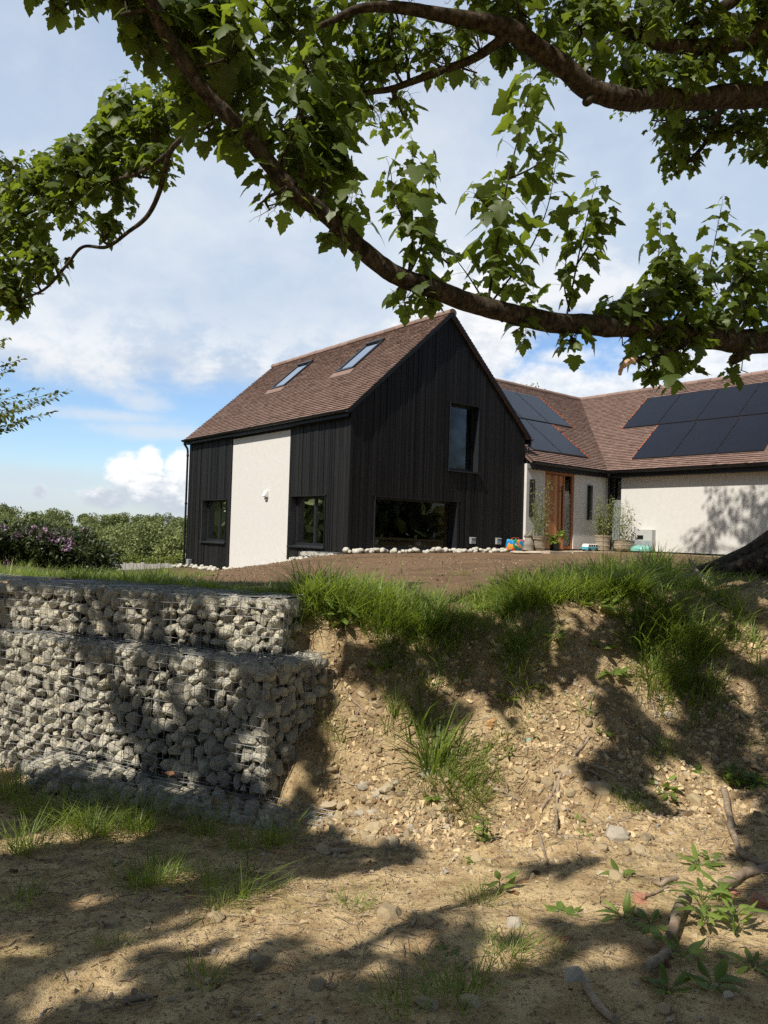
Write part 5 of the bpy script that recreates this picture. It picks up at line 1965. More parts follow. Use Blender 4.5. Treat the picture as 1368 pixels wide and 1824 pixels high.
grass_zone(1500, (3.2, 5.2), lambda x: (7.4 + 0 * x, 8.8 + 0 * x), .05, .14, thr=-.1)
grass_zone(900, (-12, -6), lambda x: (17 + 0 * x, 22 + 0 * x), .15, .35, thr=-.4)
grass_zone(1500, (-.35, 3.4), lambda x: (foot(x) + .25, cr(x) + .05), .05, .22, thr=.22, s=2.2, per=9)
grass_zone(1100, (.0, 1.5), lambda x: (cr(x) - .55, cr(x) + .05), .10, .32, thr=.02, s=2.4, per=10)
grass_zone(500, (-2.5, 4.5), lambda x: (cr(x) + 1.3, cr(x) + 4.5), .03, .12, thr=.30, s=1.0, per=7)
mb = MB()
P_, H_ = np.concatenate(G_P), np.concatenate(G_H)
blades(mb, P_, H_, .0098, .46, np.concatenate(G_T), .40, np.concatenate(G_D))
tag(mb.build('grass', M['grass'], smooth=True), kind='stuff')


# low turf and moss-like short grass on the lower ground and bank
mb = MB()
n = 4500
x = rng.uniform(-3.2, 3.4, n)
y = rng.uniform(2.2, 6.4, n)
k = clump_noise(x, y, 1.7) + rng.normal(0, .1, n)
ok = (k > .12) & (y < foot(x) + .9)
x, y = x[ok], y[ok]
blades(mb, np.stack([x, y, gh(x, y) - .004], 1), rng.uniform(.015, .05, len(x)), .0035, .7, np.clip(rng.normal(.5, .25, len(x)), 0, 1))
tag(mb.build('short_grass', M['grass'], smooth=True), kind='stuff')


def tuft(px, py, n, h, label, spread=.06, wd=.006, lean=.55, cat='grass tuft', name='grass_tuft', group=None, mat_='grass', tm=.5):
    p = gp(px, py)
    mb = MB()
    q = rng.normal(0, spread, (n, 2))
    P = np.stack([q[:, 0], q[:, 1], gh(p[0] + q[:, 0], p[1] + q[:, 1]) - p[2] - .006], 1)
    d = np.c_[q, np.zeros(n)] + rng.normal(0, spread * .7, (n, 3)) * (1, 1, 0)
    blades(mb, P, h * rng.uniform(.45, 1.1, n), wd, lean, np.clip(rng.normal(tm, .22, n), 0, 1), .35, unit(d))
    o = mb.build(name, M[mat_], smooth=True)
    o.location = p
    return tag(o, label, cat, group)


for a in [(45, 1515, 120, .26, 'bushy grass tuft at the outermost end of the toe basket'), (120, 1470, 260, .34, 'tall sunlit grass clump at the open end of the low toe basket'), (165, 1490, 150, .26, 'sunlit grass tuft between two tall clumps by the toe basket'),
          (245, 1478, 230, .34, 'tall bright grass clump in front of the low toe basket'), (15, 1420, 160, .32, 'shaded grass clump at the picture edge beside the stone wall'), (60, 1450, 160, .30, 'upright grass clump beside the broken end of the toe basket'),
          (275, 1570, 240, .22, 'wide shaded grass tuft on bare ground below the toe basket'), (375, 1585, 60, .20, 'thin upright grass tuft at the edge of the sun patch'), (420, 1600, 70, .24, 'thin tall grass tuft with seedling beside it'),
          (395, 1615, 90, .11, 'low pale grass tuft in the sun below a thin tall tuft'), (480, 1585, 60, .10, 'small sunny grass tuft right of a seedling'), (360, 1490, 120, .24, 'dark shaded grass tuft under the middle of the toe basket'),
          (490, 1500, 140, .22, 'dark shaded grass tuft under the buried end of the toe basket'), (430, 1510, 90, .18, 'dim grass tuft between two dark tufts below the toe basket'), (625, 1620, 70, .09, 'small round bright green tuft alone on sunny bare earth'),
          (850, 1605, 80, .11, 'flat spreading tuft beside a leafy seedling on sunny earth'), (905, 1695, 130, .11, 'dense dark tuft just inside the lower shadow edge'), (985, 1690, 50, .06, 'faint small tuft in shadow right of the dense dark tuft'),
          (825, 1775, 130, .13, 'bushy tuft in deep shade near a reddish leaf'), (710, 1795, 110, .11, 'dark tuft in deep shade near the lower edge'), (1125, 1455, 100, .17, 'spiky light tuft on the stony sunlit bank foot'), (360, 1755, 70, .10, 'thin dim tuft in the shaded middle of the lower ground'),
          (45, 1610, 90, .13, 'small mossy tuft in shade near the picture edge'), (205, 1685, 45, .07, 'tiny sunlit tuft on bare earth in a gap of shade'), (800, 1395, 420, .24, 'broad sunlit grass patch at the foot of the grassy streak'), (840, 1425, 260, .16, 'low dense green patch beside the broad grass patch'),
          (925, 1195, 300, .30, 'dark bushy tuft hanging halfway up the bank'), (1160, 1205, 260, .30, 'long drooping bright tuft below the tall crest grass'), (1210, 1190, 180, .28, 'drooping tuft at the shaded end of the crest grass'), (750, 1160, 260, .32, 'shaded tuft just under the crest beside tall stalks'),
          (690, 1120, 300, .34, 'dense dark green grass bulging over the crest beside the top basket'), (600, 1330, 50, .14, 'small tuft growing at the foot of the corner basket'), (585, 1290, 30, .32, 'slender grass stems against the side of the corner basket'),
          (1000, 1160, 60, .16, 'thin tuft under the crest on the sunny bank'), (1180, 1335, 80, .16, 'shaded tuft among dead branches on the bank'), (1345, 1015, 220, .34, 'grass clump growing against the tree root'), (905, 1140, 90, .18, 'shaded tuft in a hollow below the crest')]:
    tuft(*a, spread=.035 + .00022 * a[2], group='separate tufts of grass')
tuft(700, 1290, 46, .42, 'narrow upright column of green stalks on the bank', .035, .007, .12, group='tall grass stalks', tm=.4)
tuft(770, 1370, 60, .62, 'tall bluish green wheat like grass arching over the sunny bank', .05, .013, .22, group='tall grass stalks', tm=.35)
tuft(745, 1310, 36, .50, 'second stand of wheat like grass higher on the bank', .05, .012, .25, group='tall grass stalks', tm=.3)
tuft(1085, 1000, 60, .30, 'spray of dark grass standing before the potted bamboo', .10, .008, .35, group='tall grass stalks', tm=.2)
tuft(1165, 1010, 110, .42, 'tall dark leafy stems standing before the grey box', .14, .014, .30, group='tall grass stalks', tm=.2)


def lance(n=6, w=.24):
    V, F_ = [], []
    for k in range(n + 1):
        f = k / n
        ww = w * math.sin(math.pi * min(f * .92 + .06, 1)) ** .8 * (1 - .25 * f)
        V += [(-ww, f), (0, f), (ww, f)]
    for k in range(n):
        a_ = k * 3
        F_ += [(a_, a_ + 1, a_ + 4), (a_, a_ + 4, a_ + 3), (a_ + 1, a_ + 2, a_ + 5), (a_ + 1, a_ + 5, a_ + 4)]
    return np.array(V), np.array(F_)


LANCE, LANCE_W = lance(6, .17), lance(6, .26)


def weed(px, py, n, size, label, rise=.6, shape=LANCE_W, stem=0, tm=.5, name='weed_plant', pos=None, mat_='weed', cat='weed'):
    p = gp(px, py) if pos is None else np.asarray(pos, float)
    root = thing(name, label, cat, p, rng.uniform(0, 6.3), 'leafy weeds on the bare ground')
    L = Leaves()
    st = MB()
    for k in range(n):
        a_ = k * 2.4 + rng.uniform(-.3, .3)
        o = np.array([math.cos(a_), math.sin(a_), 0])
        hgt = stem * (k + .5) / n if stem else 0
        base = np.array([0, 0, hgt]) + o * .006
        pet = size * .30
        e = base + o * pet * .8 + UPZ * pet * rise
        st.tube([base - UPZ * .006, .5 * (base + e), e], [.0028, .0022, .0015], 4, cap=False)
        L.add(e, o + UPZ * rise * rng.uniform(.3, 1.3), UPZ + o * -.2, size * rng.uniform(.6, 1.15), np.clip(rng.normal(tm, .22), 0, 1))
    if stem:
        st.tube([(0, 0, -.02), (.004, .003, stem * .5), (0, .006, stem * 1.02)], [.004, .003, .0015], 5)
    mb = MB()
    L.mesh(mb, shape, 1.0, .35, .45)
    mb.build('foliage', M[mat_], root, smooth=True)
    st.build('stem', M[mat_], root)
    return root


for a, kw in [((1180, 1395, 9, .13, 'bright broad leaved dock on the bank beside a dead log'), {}), ((1250, 1650, 16, .105, 'large dock clump with long leaves beside the pale stump'), dict(stem=.14, shape=LANCE, rise=1.0, tm=.7)), ((1215, 1700, 10, .085, 'dock plant in half shade below the pale stump'), dict(shape=LANCE, rise=.9)),
              ((1310, 1660, 15, .095, 'sunlit dock plant at the picture edge'), dict(stem=.10, shape=LANCE, rise=1.0, tm=.7)), ((1340, 1720, 10, .085, 'dock plant low at the picture edge corner'), dict(shape=LANCE, rise=.8)), ((1280, 1600, 9, .09, 'upright narrow leaved weed below the grey root'), dict(stem=.10, shape=LANCE)),
              ((1105, 1565, 8, .075, 'small leafy seedling on stony sunlit ground'), {}), ((1245, 1545, 10, .10, 'bright lance leaved weed above the lying branch'), dict(shape=LANCE)), ((1110, 1640, 8, .09, 'small weed beside a red brick fragment'), dict(shape=LANCE)),
              ((1160, 1650, 7, .09, 'small weed at the shadow edge near the pale stump'), {}), ((890, 1590, 6, .075, 'two pronged seedling beside the flat tuft'), dict(stem=.07)), ((860, 1500, 34, .06, 'bushy grey green weed in the middle of the sunny ground'), dict(stem=.16)),
              ((845, 1530, 18, .05, 'low weed spreading below the bushy grey green one'), {}), ((1000, 1625, 14, .075, 'flat rosette with single dry upright stem'), dict(rise=.15)), ((1125, 1075, 12, .19, 'large pale leaved dock in the crest grass'), {}),
              ((1075, 1160, 10, .12, 'glossy leaved weed below the crest grass'), {}), ((1090, 1200, 14, .13, 'dark broad leaved weed hanging on the bank'), {}), ((905, 1245, 12, .10, 'broad leaved weed under the dark bushy tuft'), {}), ((960, 1225, 9, .08, 'small dark weed right of the bushy tuft'), {}),
              ((440, 1560, 9, .05, 'thin upright seedling with paired leaves on lower ground'), dict(stem=.16)), ((1290, 1115, 8, .06, 'small green weed at the foot of the leaning pole'), {}), ((1310, 1400, 30, .09, 'dark bramble patch at the picture edge'), dict(stem=.10, tm=.15)), ((1345, 1415, 26, .09, 'second dark bramble patch with a yellow leaf'), dict(stem=.08, tm=.15)),
              ((1240, 1365, 8, .07, 'shaded small weed near a yellow leaf on the bank'), dict(tm=.3)), ((905, 1355, 7, .05, 'tiny seedling above a teal stone'), dict(stem=.05)), ((870, 1330, 6, .05, 'tiny two leaved seedling below an orange brick'), dict(stem=.05)), ((800, 1690, 6, .07, 'low leaf pair just inside the shade'), dict(rise=.1)),
              ((955, 1310, 6, .05, 'tiny weed beside the teal stone'), {}), ((610, 1120, 16, .15, 'fresh broad leaved weed standing beside the top basket'), dict(stem=.20)), ((575, 1090, 10, .16, 'lush weed overhanging the end of the top basket'), dict(stem=.14)), ((1040, 1500, 6, .05, 'tiny bright weed among pale stones'), {}),
              ((1030, 1470, 10, .05, 'small weed patch near a pale flat stone'), {}), ((1265, 1525, 8, .07, 'small weed above the grey root'), {}), ((30, 995, 9, .30, 'large leaf in the tall grass before the flowering bush'), dict(tm=.3)), ((75, 1000, 12, .12, 'leafy weed in the grass before the flowering bush'), dict(tm=.3)), ((760, 1750, 6, .06, 'low broad weed in deep shade'), dict(tm=.3)),
              ((1060, 1080, 10, .17, 'broad pale leaved dock low in the crest grass beside a larger one'), dict(tm=.8)), ((985, 1150, 12, .09, 'small leafy weed on the sunny lip of the bank'), {}), ((680, 1200, 14, .12, 'shaded leafy weed under the crest near the corner basket'), dict(tm=.3)), ((1075, 1310, 9, .07, 'small weed among dead twigs on the bank'), {}), ((1190, 1420, 8, .08, 'small leafy weed below the bright dock'), {}), ((770, 1440, 12, .06, 'low leafy weed at the foot of the grassy streak'), {}), ((1300, 1250, 8, .07, 'lone weed on the red brown bank under the leaning pole'), {}), ((950, 1060, 9, .15, 'broad leaved weed standing in the sunny middle of the crest grass'), dict(tm=.7, rise=.9)), ((660, 1085, 10, .15, 'broad leaved weed in the thick crest grass near the top basket'), dict(tm=.6, rise=.9)), ((850, 1085, 9, .11, 'small dock at the sunny lip of the bank'), dict(tm=.7)), ((1150, 1030, 10, .20, 'tall dark dock among the grass before the white wall'), dict(tm=.3, rise=1.2)), ((740, 1075, 8, .10, 'low weed where the crest grass is short'), dict(tm=.6)), ((1190, 1770, 11, .085, 'dim dock plant in the shaded lower corner'), dict(tm=.3, shape=LANCE)), ((1270, 1760, 10, .085, 'dim dock plant right of another in the shaded corner'), dict(tm=.35))]:
    weed(*a, **kw)

# ------------------------------------------------------------------ stones, rubble, bricks, dead wood
mb = MB()
n = 36000
x = np.concatenate([rng.uniform(-3.4, 3.8, n), rng.normal(.1, .5, 3600), rng.uniform(.2, 3.4, 9000)])
y = np.concatenate([rng.uniform(2.0, 7.0, n), rng.normal(5.0, .3, 3600), rng.uniform(4.2, 6.1, 9000)])
ok = (y < cr(x) + .1) & ~((x < -.4) & (y > foot(x) - .35))
x, y = x[ok], y[ok]
dens = np.clip(.35 + (y - foot(x) + .8) * .5, .25, 1) * np.clip(.6 + clump_noise(x, y, 1.1), .15, 1)
ok = rng.random(len(x)) < dens
x, y = x[ok], y[ok]
s = .003 + .019 * rng.random(len(x)) ** 3.4
S = s[:, None] * rng.uniform(.6, 1.3, (len(x), 3))
scatter(mb, GRIT, np.stack([x, y, gh(x, y) + s * .25], 1), S, rng.beta(1.6, 1.4, len(x)))
tag(mb.build('gravel', M['rock']), kind='stuff')
# crumbled clods of the cut bank
M['clod'] = simple('bank_clod', (.27, .185, .10), (.60, .46, .27), 9, .95, .7, .012, tint=1.1)
mb = MB()
n = 15000
x = rng.uniform(-.45, 4.3, n)
u_ = rng.beta(1.3, 1.5, n)
y = foot(x) - .45 + (cr(x) - foot(x) + .35) * u_
s = .005 + .032 * rng.random(n) ** 2.8
ok = rng.random(n) < np.clip(.48 + clump_noise(x, y, 1.6) * 1.5, .05, 1)
x, y, s = x[ok], y[ok], s[ok]
scatter(mb, GRIT, np.stack([x, y, gh(x, y) + s * .12], 1), s[:, None] * rng.uniform(.6, 1.25, (len(x), 3)), rng.uniform(0, 1, len(x)))
tag(mb.build('bank_rubble', M['clod']), kind='stuff')
# soil crumbs on the bare brown strip before the house
mb = MB()
x = rng.uniform(-3.5, 5.5, 5200)
y = rng.uniform(7.4, 16.5, 5200)
s = .006 + .020 * rng.random(5200) ** 3.5
scatter(mb, GRIT, np.stack([x, y, gh(x, y) + s * .2], 1), s[:, None] * rng.uniform(.7, 1.2, (5200, 3)), rng.uniform(0, 1, 5200))
M['crumb'] = simple('soil_crumb', (.10, .066, .04), (.32, .23, .15), 3, .95, .3, .005, tint=.5)
tag(mb.build('soil_crumbs', M['crumb']), kind='stuff')
# dry straw and twig litter
mb = MB()
n = 8000
x, y = rng.uniform(-3.2, 3.6, n), rng.uniform(2.0, 6.6, n)
ok = (y < cr(x)) & ~((x < -.4) & (y > foot(x) - .4)) & (clump_noise(x, y, 1.4) > -.25)
x, y = x[ok], y[ok]
for a, b in zip(x, y):
    L = rng.uniform(.02, .11)
    t_ = rng.uniform(0, 6.3)
    p0 = np.array([a, b, gh(a, b) + .004])
    a2, b2 = a + math.cos(t_) * L, b + math.sin(t_) * L
    p1 = np.array([a2, b2, gh(a2, b2) + rng.uniform(.003, .014)])
    mb.tube([p0, .5 * (p0 + p1) + (0, 0, .004), p1], rng.uniform(.0010, .0030), 3, rng.uniform(0, 1), cap=False)
tag(mb.build('straw_litter', M['deadwood']), kind='stuff')

fl_mb = MB()
FL_ = Leaves()
n = 420
x, y = rng.uniform(-3.2, 3.4, n), rng.uniform(2.1, 6.3, n)
ok = (y < foot(x) + .5) & ~((x < -.4) & (y > foot(x) - .4))
for a, b in zip(x[ok], y[ok]):
    t_ = rng.uniform(0, 6.3)
    FL_.add((a, b, gh(a, b) + .006), np.array([math.cos(t_), math.sin(t_), rng.uniform(-.1, .25)]), UPZ + rng.normal(0, .35, 3), rng.uniform(.02, .05), rng.uniform(0, 1))
FL_.mesh(fl_mb, LEAF_OVAL, 1.2, .5, .6)
M['dryleaf'] = leafmat('dry_leaf', (.10, .055, .025), (.34, .20, .10), (.2, .1, .03), .1, .7, .1)
tag(fl_mb.build('leaf_litter', M['dryleaf']), kind='stuff')
BASEROCK = []
for k in range(10):
    mb = MB()
    V, F_ = ROCKS[k]
    mb.add(V * np.array([1, .8, .6]), F_, [0.1, .25, .4, .55, .7, .3, .5, .85, .2, .6][k])
    BASEROCK.append(mb)
ROCKME = [b.build('loose_stone', M['rock'], smooth=False) for b in BASEROCK]
used_r = [False] * 10


def loose(px, py, s, label, k=None, group='loose stones on the bare bank', pos=None, sc_=(1, 1, 1)):
    if s > .028 and pos is None:
        s = s * 1.22
    p = gp(px, py) if pos is None else pos
    k = int(rng.integers(0, 10)) if k is None else k
    if used_r[k]:
        o = ROCKME[k].copy()
        COL.objects.link(o)
    else:
        o = ROCKME[k]
        used_r[k] = True
    o.location = (p[0], p[1], p[2] + s * .06)
    o.rotation_euler = (rng.uniform(-.5, .5), rng.uniform(-.5, .5), rng.uniform(0, 6.3))
    o.scale = tuple(s * c_ for c_ in sc_)
    return tag(o, label, 'stone', group)


for a in [(665, 1490, .075, 'large pale yellow stone at the bank foot below the corner basket', 3), (690, 1418, .075, 'pinkish boulder above the pale yellow stone', 4), (640, 1455, .05, 'flat grey stone near the pinkish boulder', 7), (1065, 1425, .085, 'pointed pink and grey boulder on the sunny bank', 4),
          (1095, 1500, .085, 'long flat pale slab on the stony ground', 7), (1140, 1515, .05, 'yellow stone beside the long flat slab', 3), (1150, 1440, .05, 'pale stone left of the dark bramble', 4), (1120, 1430, .035, 'small grey stone beside the spiky tuft', 7), (1035, 1475, .04, 'cream square stone under a dead log', 3),
          (1240, 1430, .06, 'broad stone under the broad leaved dock', 2), (610, 1420, .05, 'rounded stone in the rubble at the corner basket', 3), (560, 1440, .055, 'yellowish round stone spilled from the toe basket', 3), (590, 1475, .06, 'dark grey broken stone at the end of the toe basket', 8), (700, 1505, .055, 'flat yellow stone below the pale yellow one', 4),
          (745, 1530, .04, 'small cream stone on the sunny ground', 3), (795, 1478, .03, 'white chalky stone on sunny ground', 7), (1165, 1690, .04, 'brownish stone in the shade by the pale stump', 1), (1020, 1745, .05, 'grey stone half hidden in lower shade', 7), (695, 1635, .07, 'low grey rock sunk in the sunlit ground', 5),
          (760, 1080 + 300, .06, 'grey flat stone beside the broad grass patch', 7), (1270, 1340, .05, 'stone on the shaded bank', 1), (1020, 1180 - 60, .06, 'yellow stone set in the bank under the crest', 3), (1290, 1365, .05, 'brown stone near the shaded weeds', 2), (1190, 1255, .05, 'grey stone in shade below the drooping tuft', 7)]:
    loose(*a)
for k in range(290):
    r = rng.random()
    if r < .34:
        px, py = rng.normal(650, 62), rng.normal(1458, 32)
    elif r < .7:
        px, py = rng.uniform(700, 1368), rng.normal(1460, 55)
    elif r < .88:
        px, py = rng.uniform(600, 1368), rng.uniform(1230, 1420)
    else:
        px, py = rng.uniform(80, 1340), rng.uniform(1530, 1810)
    if px < 585 and py < 1500:
        continue
    loose(px, py, .014 + (.045 if r < .34 else .034) * rng.random() ** 1.6, 'small angular buff stone lying loose on the bare bank', None, 'small stones scattered over the bank')


def chip(px, py, dims, mat_, label, name='brick_fragment', cat='brick fragment', grp='broken bricks'):
    p = gp(px, py)
    bm = bmesh.new()
    bmesh.ops.create_cube(bm, size=1)
    bmesh.ops.subdivide_edges(bm, edges=bm.edges[:], cuts=2, use_grid_fill=True)
    r = random.Random(int(px * 7 + py))
    for v in bm.verts:
        c_ = v.co.copy()
        v.co = Vector((c_.x * dims[0], c_.y * dims[1], c_.z * dims[2])) * (1 - .12 * (c_.length > .75) * r.random()) + Vector((r.gauss(0, .004), r.gauss(0, .004), r.gauss(0, .002)))
    me = bpy.data.meshes.new(name)
    bm.to_mesh(me)
    bm.free()
    me.materials.append(M[mat_])
    o = bpy.data.objects.new(name, me)
    COL.objects.link(o)
    o.location = (p[0], p[1], p[2] + dims[2] * .25)
    o.rotation_euler = (r.uniform(-.35, .35), r.uniform(-.35, .35), r.uniform(0, 6.3))
    return tag(o, label, cat, grp)


chip(875, 1285, (.085, .045, .05), 'brick_o', 'orange brick piece standing in the sunny bank')
chip(1140, 1607, (.07, .05, .035), 'brick', 'red brick piece on the sunlit lower ground')
chip(1355, 1615, (.09, .07, .04), 'brick', 'large red brick piece at the picture edge')
chip(705, 1492, (.05, .03, .02), 'brick', 'red brick chip beside the pale yellow stone')
chip(685, 1495, (.045, .04, .025), 'brick', 'red brick chip touching the pale yellow stone')
chip(1215, 1455, (.06, .035, .03), 'brick', 'orange red brick chip below the broad leaved dock')
chip(1010, 1672, (.05, .04, .012), 'brick', 'flat pinkish tile chip at the shadow edge')
chip(930, 1490, (.05, .03, .02), 'brick', 'thin red chip among pale stones')
chip(1305, 1590, (.05, .03, .03), 'brick', 'red chip beside the lying branch')
chip(1315, 1380, (.05, .05, .03), 'brick_o', 'ochre chip at the edge of the bramble')
chip(303, 1380, (.055, .04, .02), 'brick', 'red brick chip on the ledge of the toe basket') if False else None
chip(338, 1600, (.05, .035, .015), 'brick', 'pinkish chip alone on the lower ground at the edge of shade')
chip(868, 1735, (.06, .04, .012), 'brick', 'dull red tile chip standing in deep shade')
chip(1175, 1690, (.06, .05, .02), 'brick', 'brick chip beside the pale stump')
chip(495, 1520, (.05, .03, .02), 'brick', 'pink chip on the ground by the toe basket')
chip(942, 1319, (.04, .03, .02), 'teal', 'small teal green stone on the sunny bank', 'teal_stone', 'stone', 'coloured stones')
# red chip on the toe basket
V, F_ = ROCKS[3]
mb = MB()
mb.add(V * np.array([.055, .04, .022]), F_)
o = mb.build('brick_fragment', M['brick'])
o.location = at(303, 1377, 5.72)
tag(o, 'rust red chip lying on the ledge of the toe basket', 'brick fragment', 'broken bricks')


def stick(pts, r0, r1, label, lift=.5, mat_='deadwood', cat='dead branch', forks=0, name='dead_branch'):
    """pts: photo points on the ground"""
    P = []
    for q in pts:
        p = gp(q[0], q[1]) + (0, 0, q[2] if len(q) > 2 else r0 * lift)
        P.append(p)
    kk = 1.35 if r0 < .015 else .85
    r0, r1 = r0 * kk, r1 * kk
    P = [p + (0, 0, r0 * .55) for p in P]
    o0 = P[0].copy()
    P = catmull(P, 6)
    nz_ = np.array([[mnoise.noise(Vector(p * 9 + c_)) for c_ in (0, 20, 40)] for p in P])
    P = P + nz_ * min(r0 * .8, .012)
    mb = MB()
    mb.tube(P - o0, np.linspace(r0, r1, len(P)) * (1 + .22 * nz_[:, 1]), 9, .5, wob=.09)
    for _ in range(forks):
        k = rng.integers(2, len(P) - 1)
        d = unit(rng.normal(0, 1, 3) * (1, 1, .3) + UPZ * .2)
        L = rng.uniform(.06, .18)
        mb.tube([P[k] - o0, P[k] + d * L * .5 + (0, 0, .01) - o0, P[k] + d * L - o0], [r0 * .4, r0 * .3, .001], 5)
    o = mb.build(name, M[mat_], smooth=True)
    o.location = o0
    return tag(o, label, cat, 'dead wood on the ground')


for a, kw in [(([(985, 1388), (1050, 1387), (1110, 1395)], .018, .010, 'dark log lying across the sunny bank'), dict(forks=2)), (([(1000, 1400), (1045, 1397), (1075, 1402)], .016, .008, 'pale log just below the dark log'), {}),
              (([(995, 1400), (992, 1440), (990, 1495)], .010, .006, 'straight stick pointing down from the dark log'), {}), (([(1042, 1300), (1065, 1275), (1100, 1245)], .016, .010, 'forked dark branch under the shaded bank'), dict(forks=4)),
              (([(1022, 1365), (1035, 1340), (1050, 1325)], .012, .007, 'short pale twig under the forked branch'), dict(forks=2)), (([(965, 1440), (985, 1420), (1000, 1395)], .010, .005, 'thin twig beside the straight stick'), {}),
              (([(1290, 1420), (1305, 1490), (1330, 1530), (1380, 1545)], .026, .020, 'thick grey root curving to the picture edge'), {}), (([(1275, 1590), (1320, 1572), (1380, 1552)], .030, .024, 'thick pale branch lying at the picture edge'), {}),
              (([(1205, 1562), (1180, 1580), (1165, 1578)], .012, .006, 'dark broken twig near the lance leaved weed'), dict(forks=3)), (([(1222, 1625), (1205, 1650), (1195, 1685)], .034, .022, 'pale weathered stump of branch at the shadow edge'), dict(lift=1.0)),
              (([(1190, 1700), (1170, 1725), (1150, 1742)], .026, .018, 'short thick branch piece below the pale stump'), {}), (([(1040, 1765), (1065, 1795), (1095, 1830)], .012, .010, 'pale stick running out of the lower edge'), {}),
              (([(560, 1512), (600, 1520), (630, 1522)], .014, .008, 'grey root at the bank foot below the toe basket'), {}), (([(500, 1440), (560, 1475), (600, 1470)], .008, .004, 'thin twig over the rubble at the toe basket'), dict(forks=2)),
              (([(215, 1790), (240, 1785), (270, 1786)], .010, .006, 'curved twig in the shaded lower ground'), {}), (([(612, 1225), (640, 1258), (665, 1278)], .008, .005, 'pale stick lying down the bank beside the corner basket'), {}),
              (([(645, 1278), (655, 1310), (650, 1330)], .005, .003, 'thin stick below the pale stick at the corner basket'), {}), (([(770, 1355), (800, 1352), (830, 1358)], .007, .004, 'thin twig beside the wheat like grass'), dict(forks=2)),
              (([(735, 1620), (740, 1640), (732, 1660)], .007, .004, 'short dark twig upright in the sunny ground'), {}), (([(880, 1410), (905, 1420), (925, 1430)], .012, .007, 'brown twig in the rubble below the grassy streak'), dict(forks=2)),
              (([(1110, 1290), (1150, 1305), (1180, 1340)], .007, .004, 'dark twig across the shaded bank'), dict(forks=2)), (([(870, 1395), (900, 1420), (940, 1440)], .006, .004, 'thin pale twig above the bushy weed'), {}),
              (([(460, 1555), (490, 1560), (485, 1580)], .006, .003, 'small twig beside the thin seedling'), {}), (([(600, 1370), (625, 1385), (660, 1395)], .006, .004, 'dry twig on the slope by the corner basket'), dict(forks=3)),
              (([(1190, 1580), (1150, 1600), (1120, 1590)], .005, .003, 'thin wiry stem arching over sunny ground'), {}), (([(960, 1500), (968, 1520), (975, 1545)], .007, .004, 'pale bone like twig on sunny ground'), {}),
              (([(820, 1720), (840, 1700), (870, 1695)], .006, .003, 'faint twig at the shadow edge'), {}), (([(380, 1620), (385, 1640)], .008, .005, 'stub of twig under the pale tuft'), {})]:
    stick(*a, **kw)
# leaning pole on the crest
p0, p1 = at(1236, 1012, 7.6), gp(1307, 1118)
P = catmull([p0, .5 * (p0 + p1) + (.02, 0, .03), p1 + (0, 0, .02)], 6)
mb = MB()
mb.tube(P - p1, np.linspace(.026, .022, len(P)), 9, .5, wob=.08)
mb.tube([P[0] - p1, P[0] - p1 + (-.02, .02, .06), P[0] - p1 + (-.05, .02, .10)], [.022, .018, .004], 6, .5, wob=.2)
o = mb.build('wooden_pole', M['deadwood'], smooth=True)
o.location = p1
tag(o, 'pale broken pole leaning down the bank from the crest grass', 'pole')

# ------------------------------------------------------------------ things by the entrance
mb = MB()
for k in range(16):
    u0 = 5.9 + (k % 8) * .50 + rng.uniform(-.03, .03)
    v0 = -.72 if k < 8 else -1.25
    zz = float(terr(*uv(u0 + .24, v0 + .25)[:2])) if False else -.415
    mb.hexa([tuple(uv(u0 + a, v0 + b, zz + c_)) for c_ in (-.12, .02 + .006 * (k % 3)) for a, b in ((0, 0), (.485, 0), (.485, .515), (0, .515))], rng.uniform(0, 1))
for k in range(10):
    v0 = -1.3 - k * .62
    mb.hexa([tuple(uv(9.25 + a, v0 - b, -.41 + c_)) for c_ in (-.12, .02) for a, b in ((0, 0), (.9, 0), (.9, .61), (0, .61))][:8], rng.uniform(0, 1))
tag(mb.build('patio', M['patio']), kind='structure')


def pos_on(px, py, z=-.385):
    d = ray(px, py)
    return d * (z / d[2])


def uvpos(px, v, z=-.39):
    """the point of the terrace seen in column px at house coordinate v"""
    d = ray(px, 985)
    t_ = ((HA @ HV) + v) / (d @ HV)
    p = d * t_
    return np.array([p[0], p[1], z])


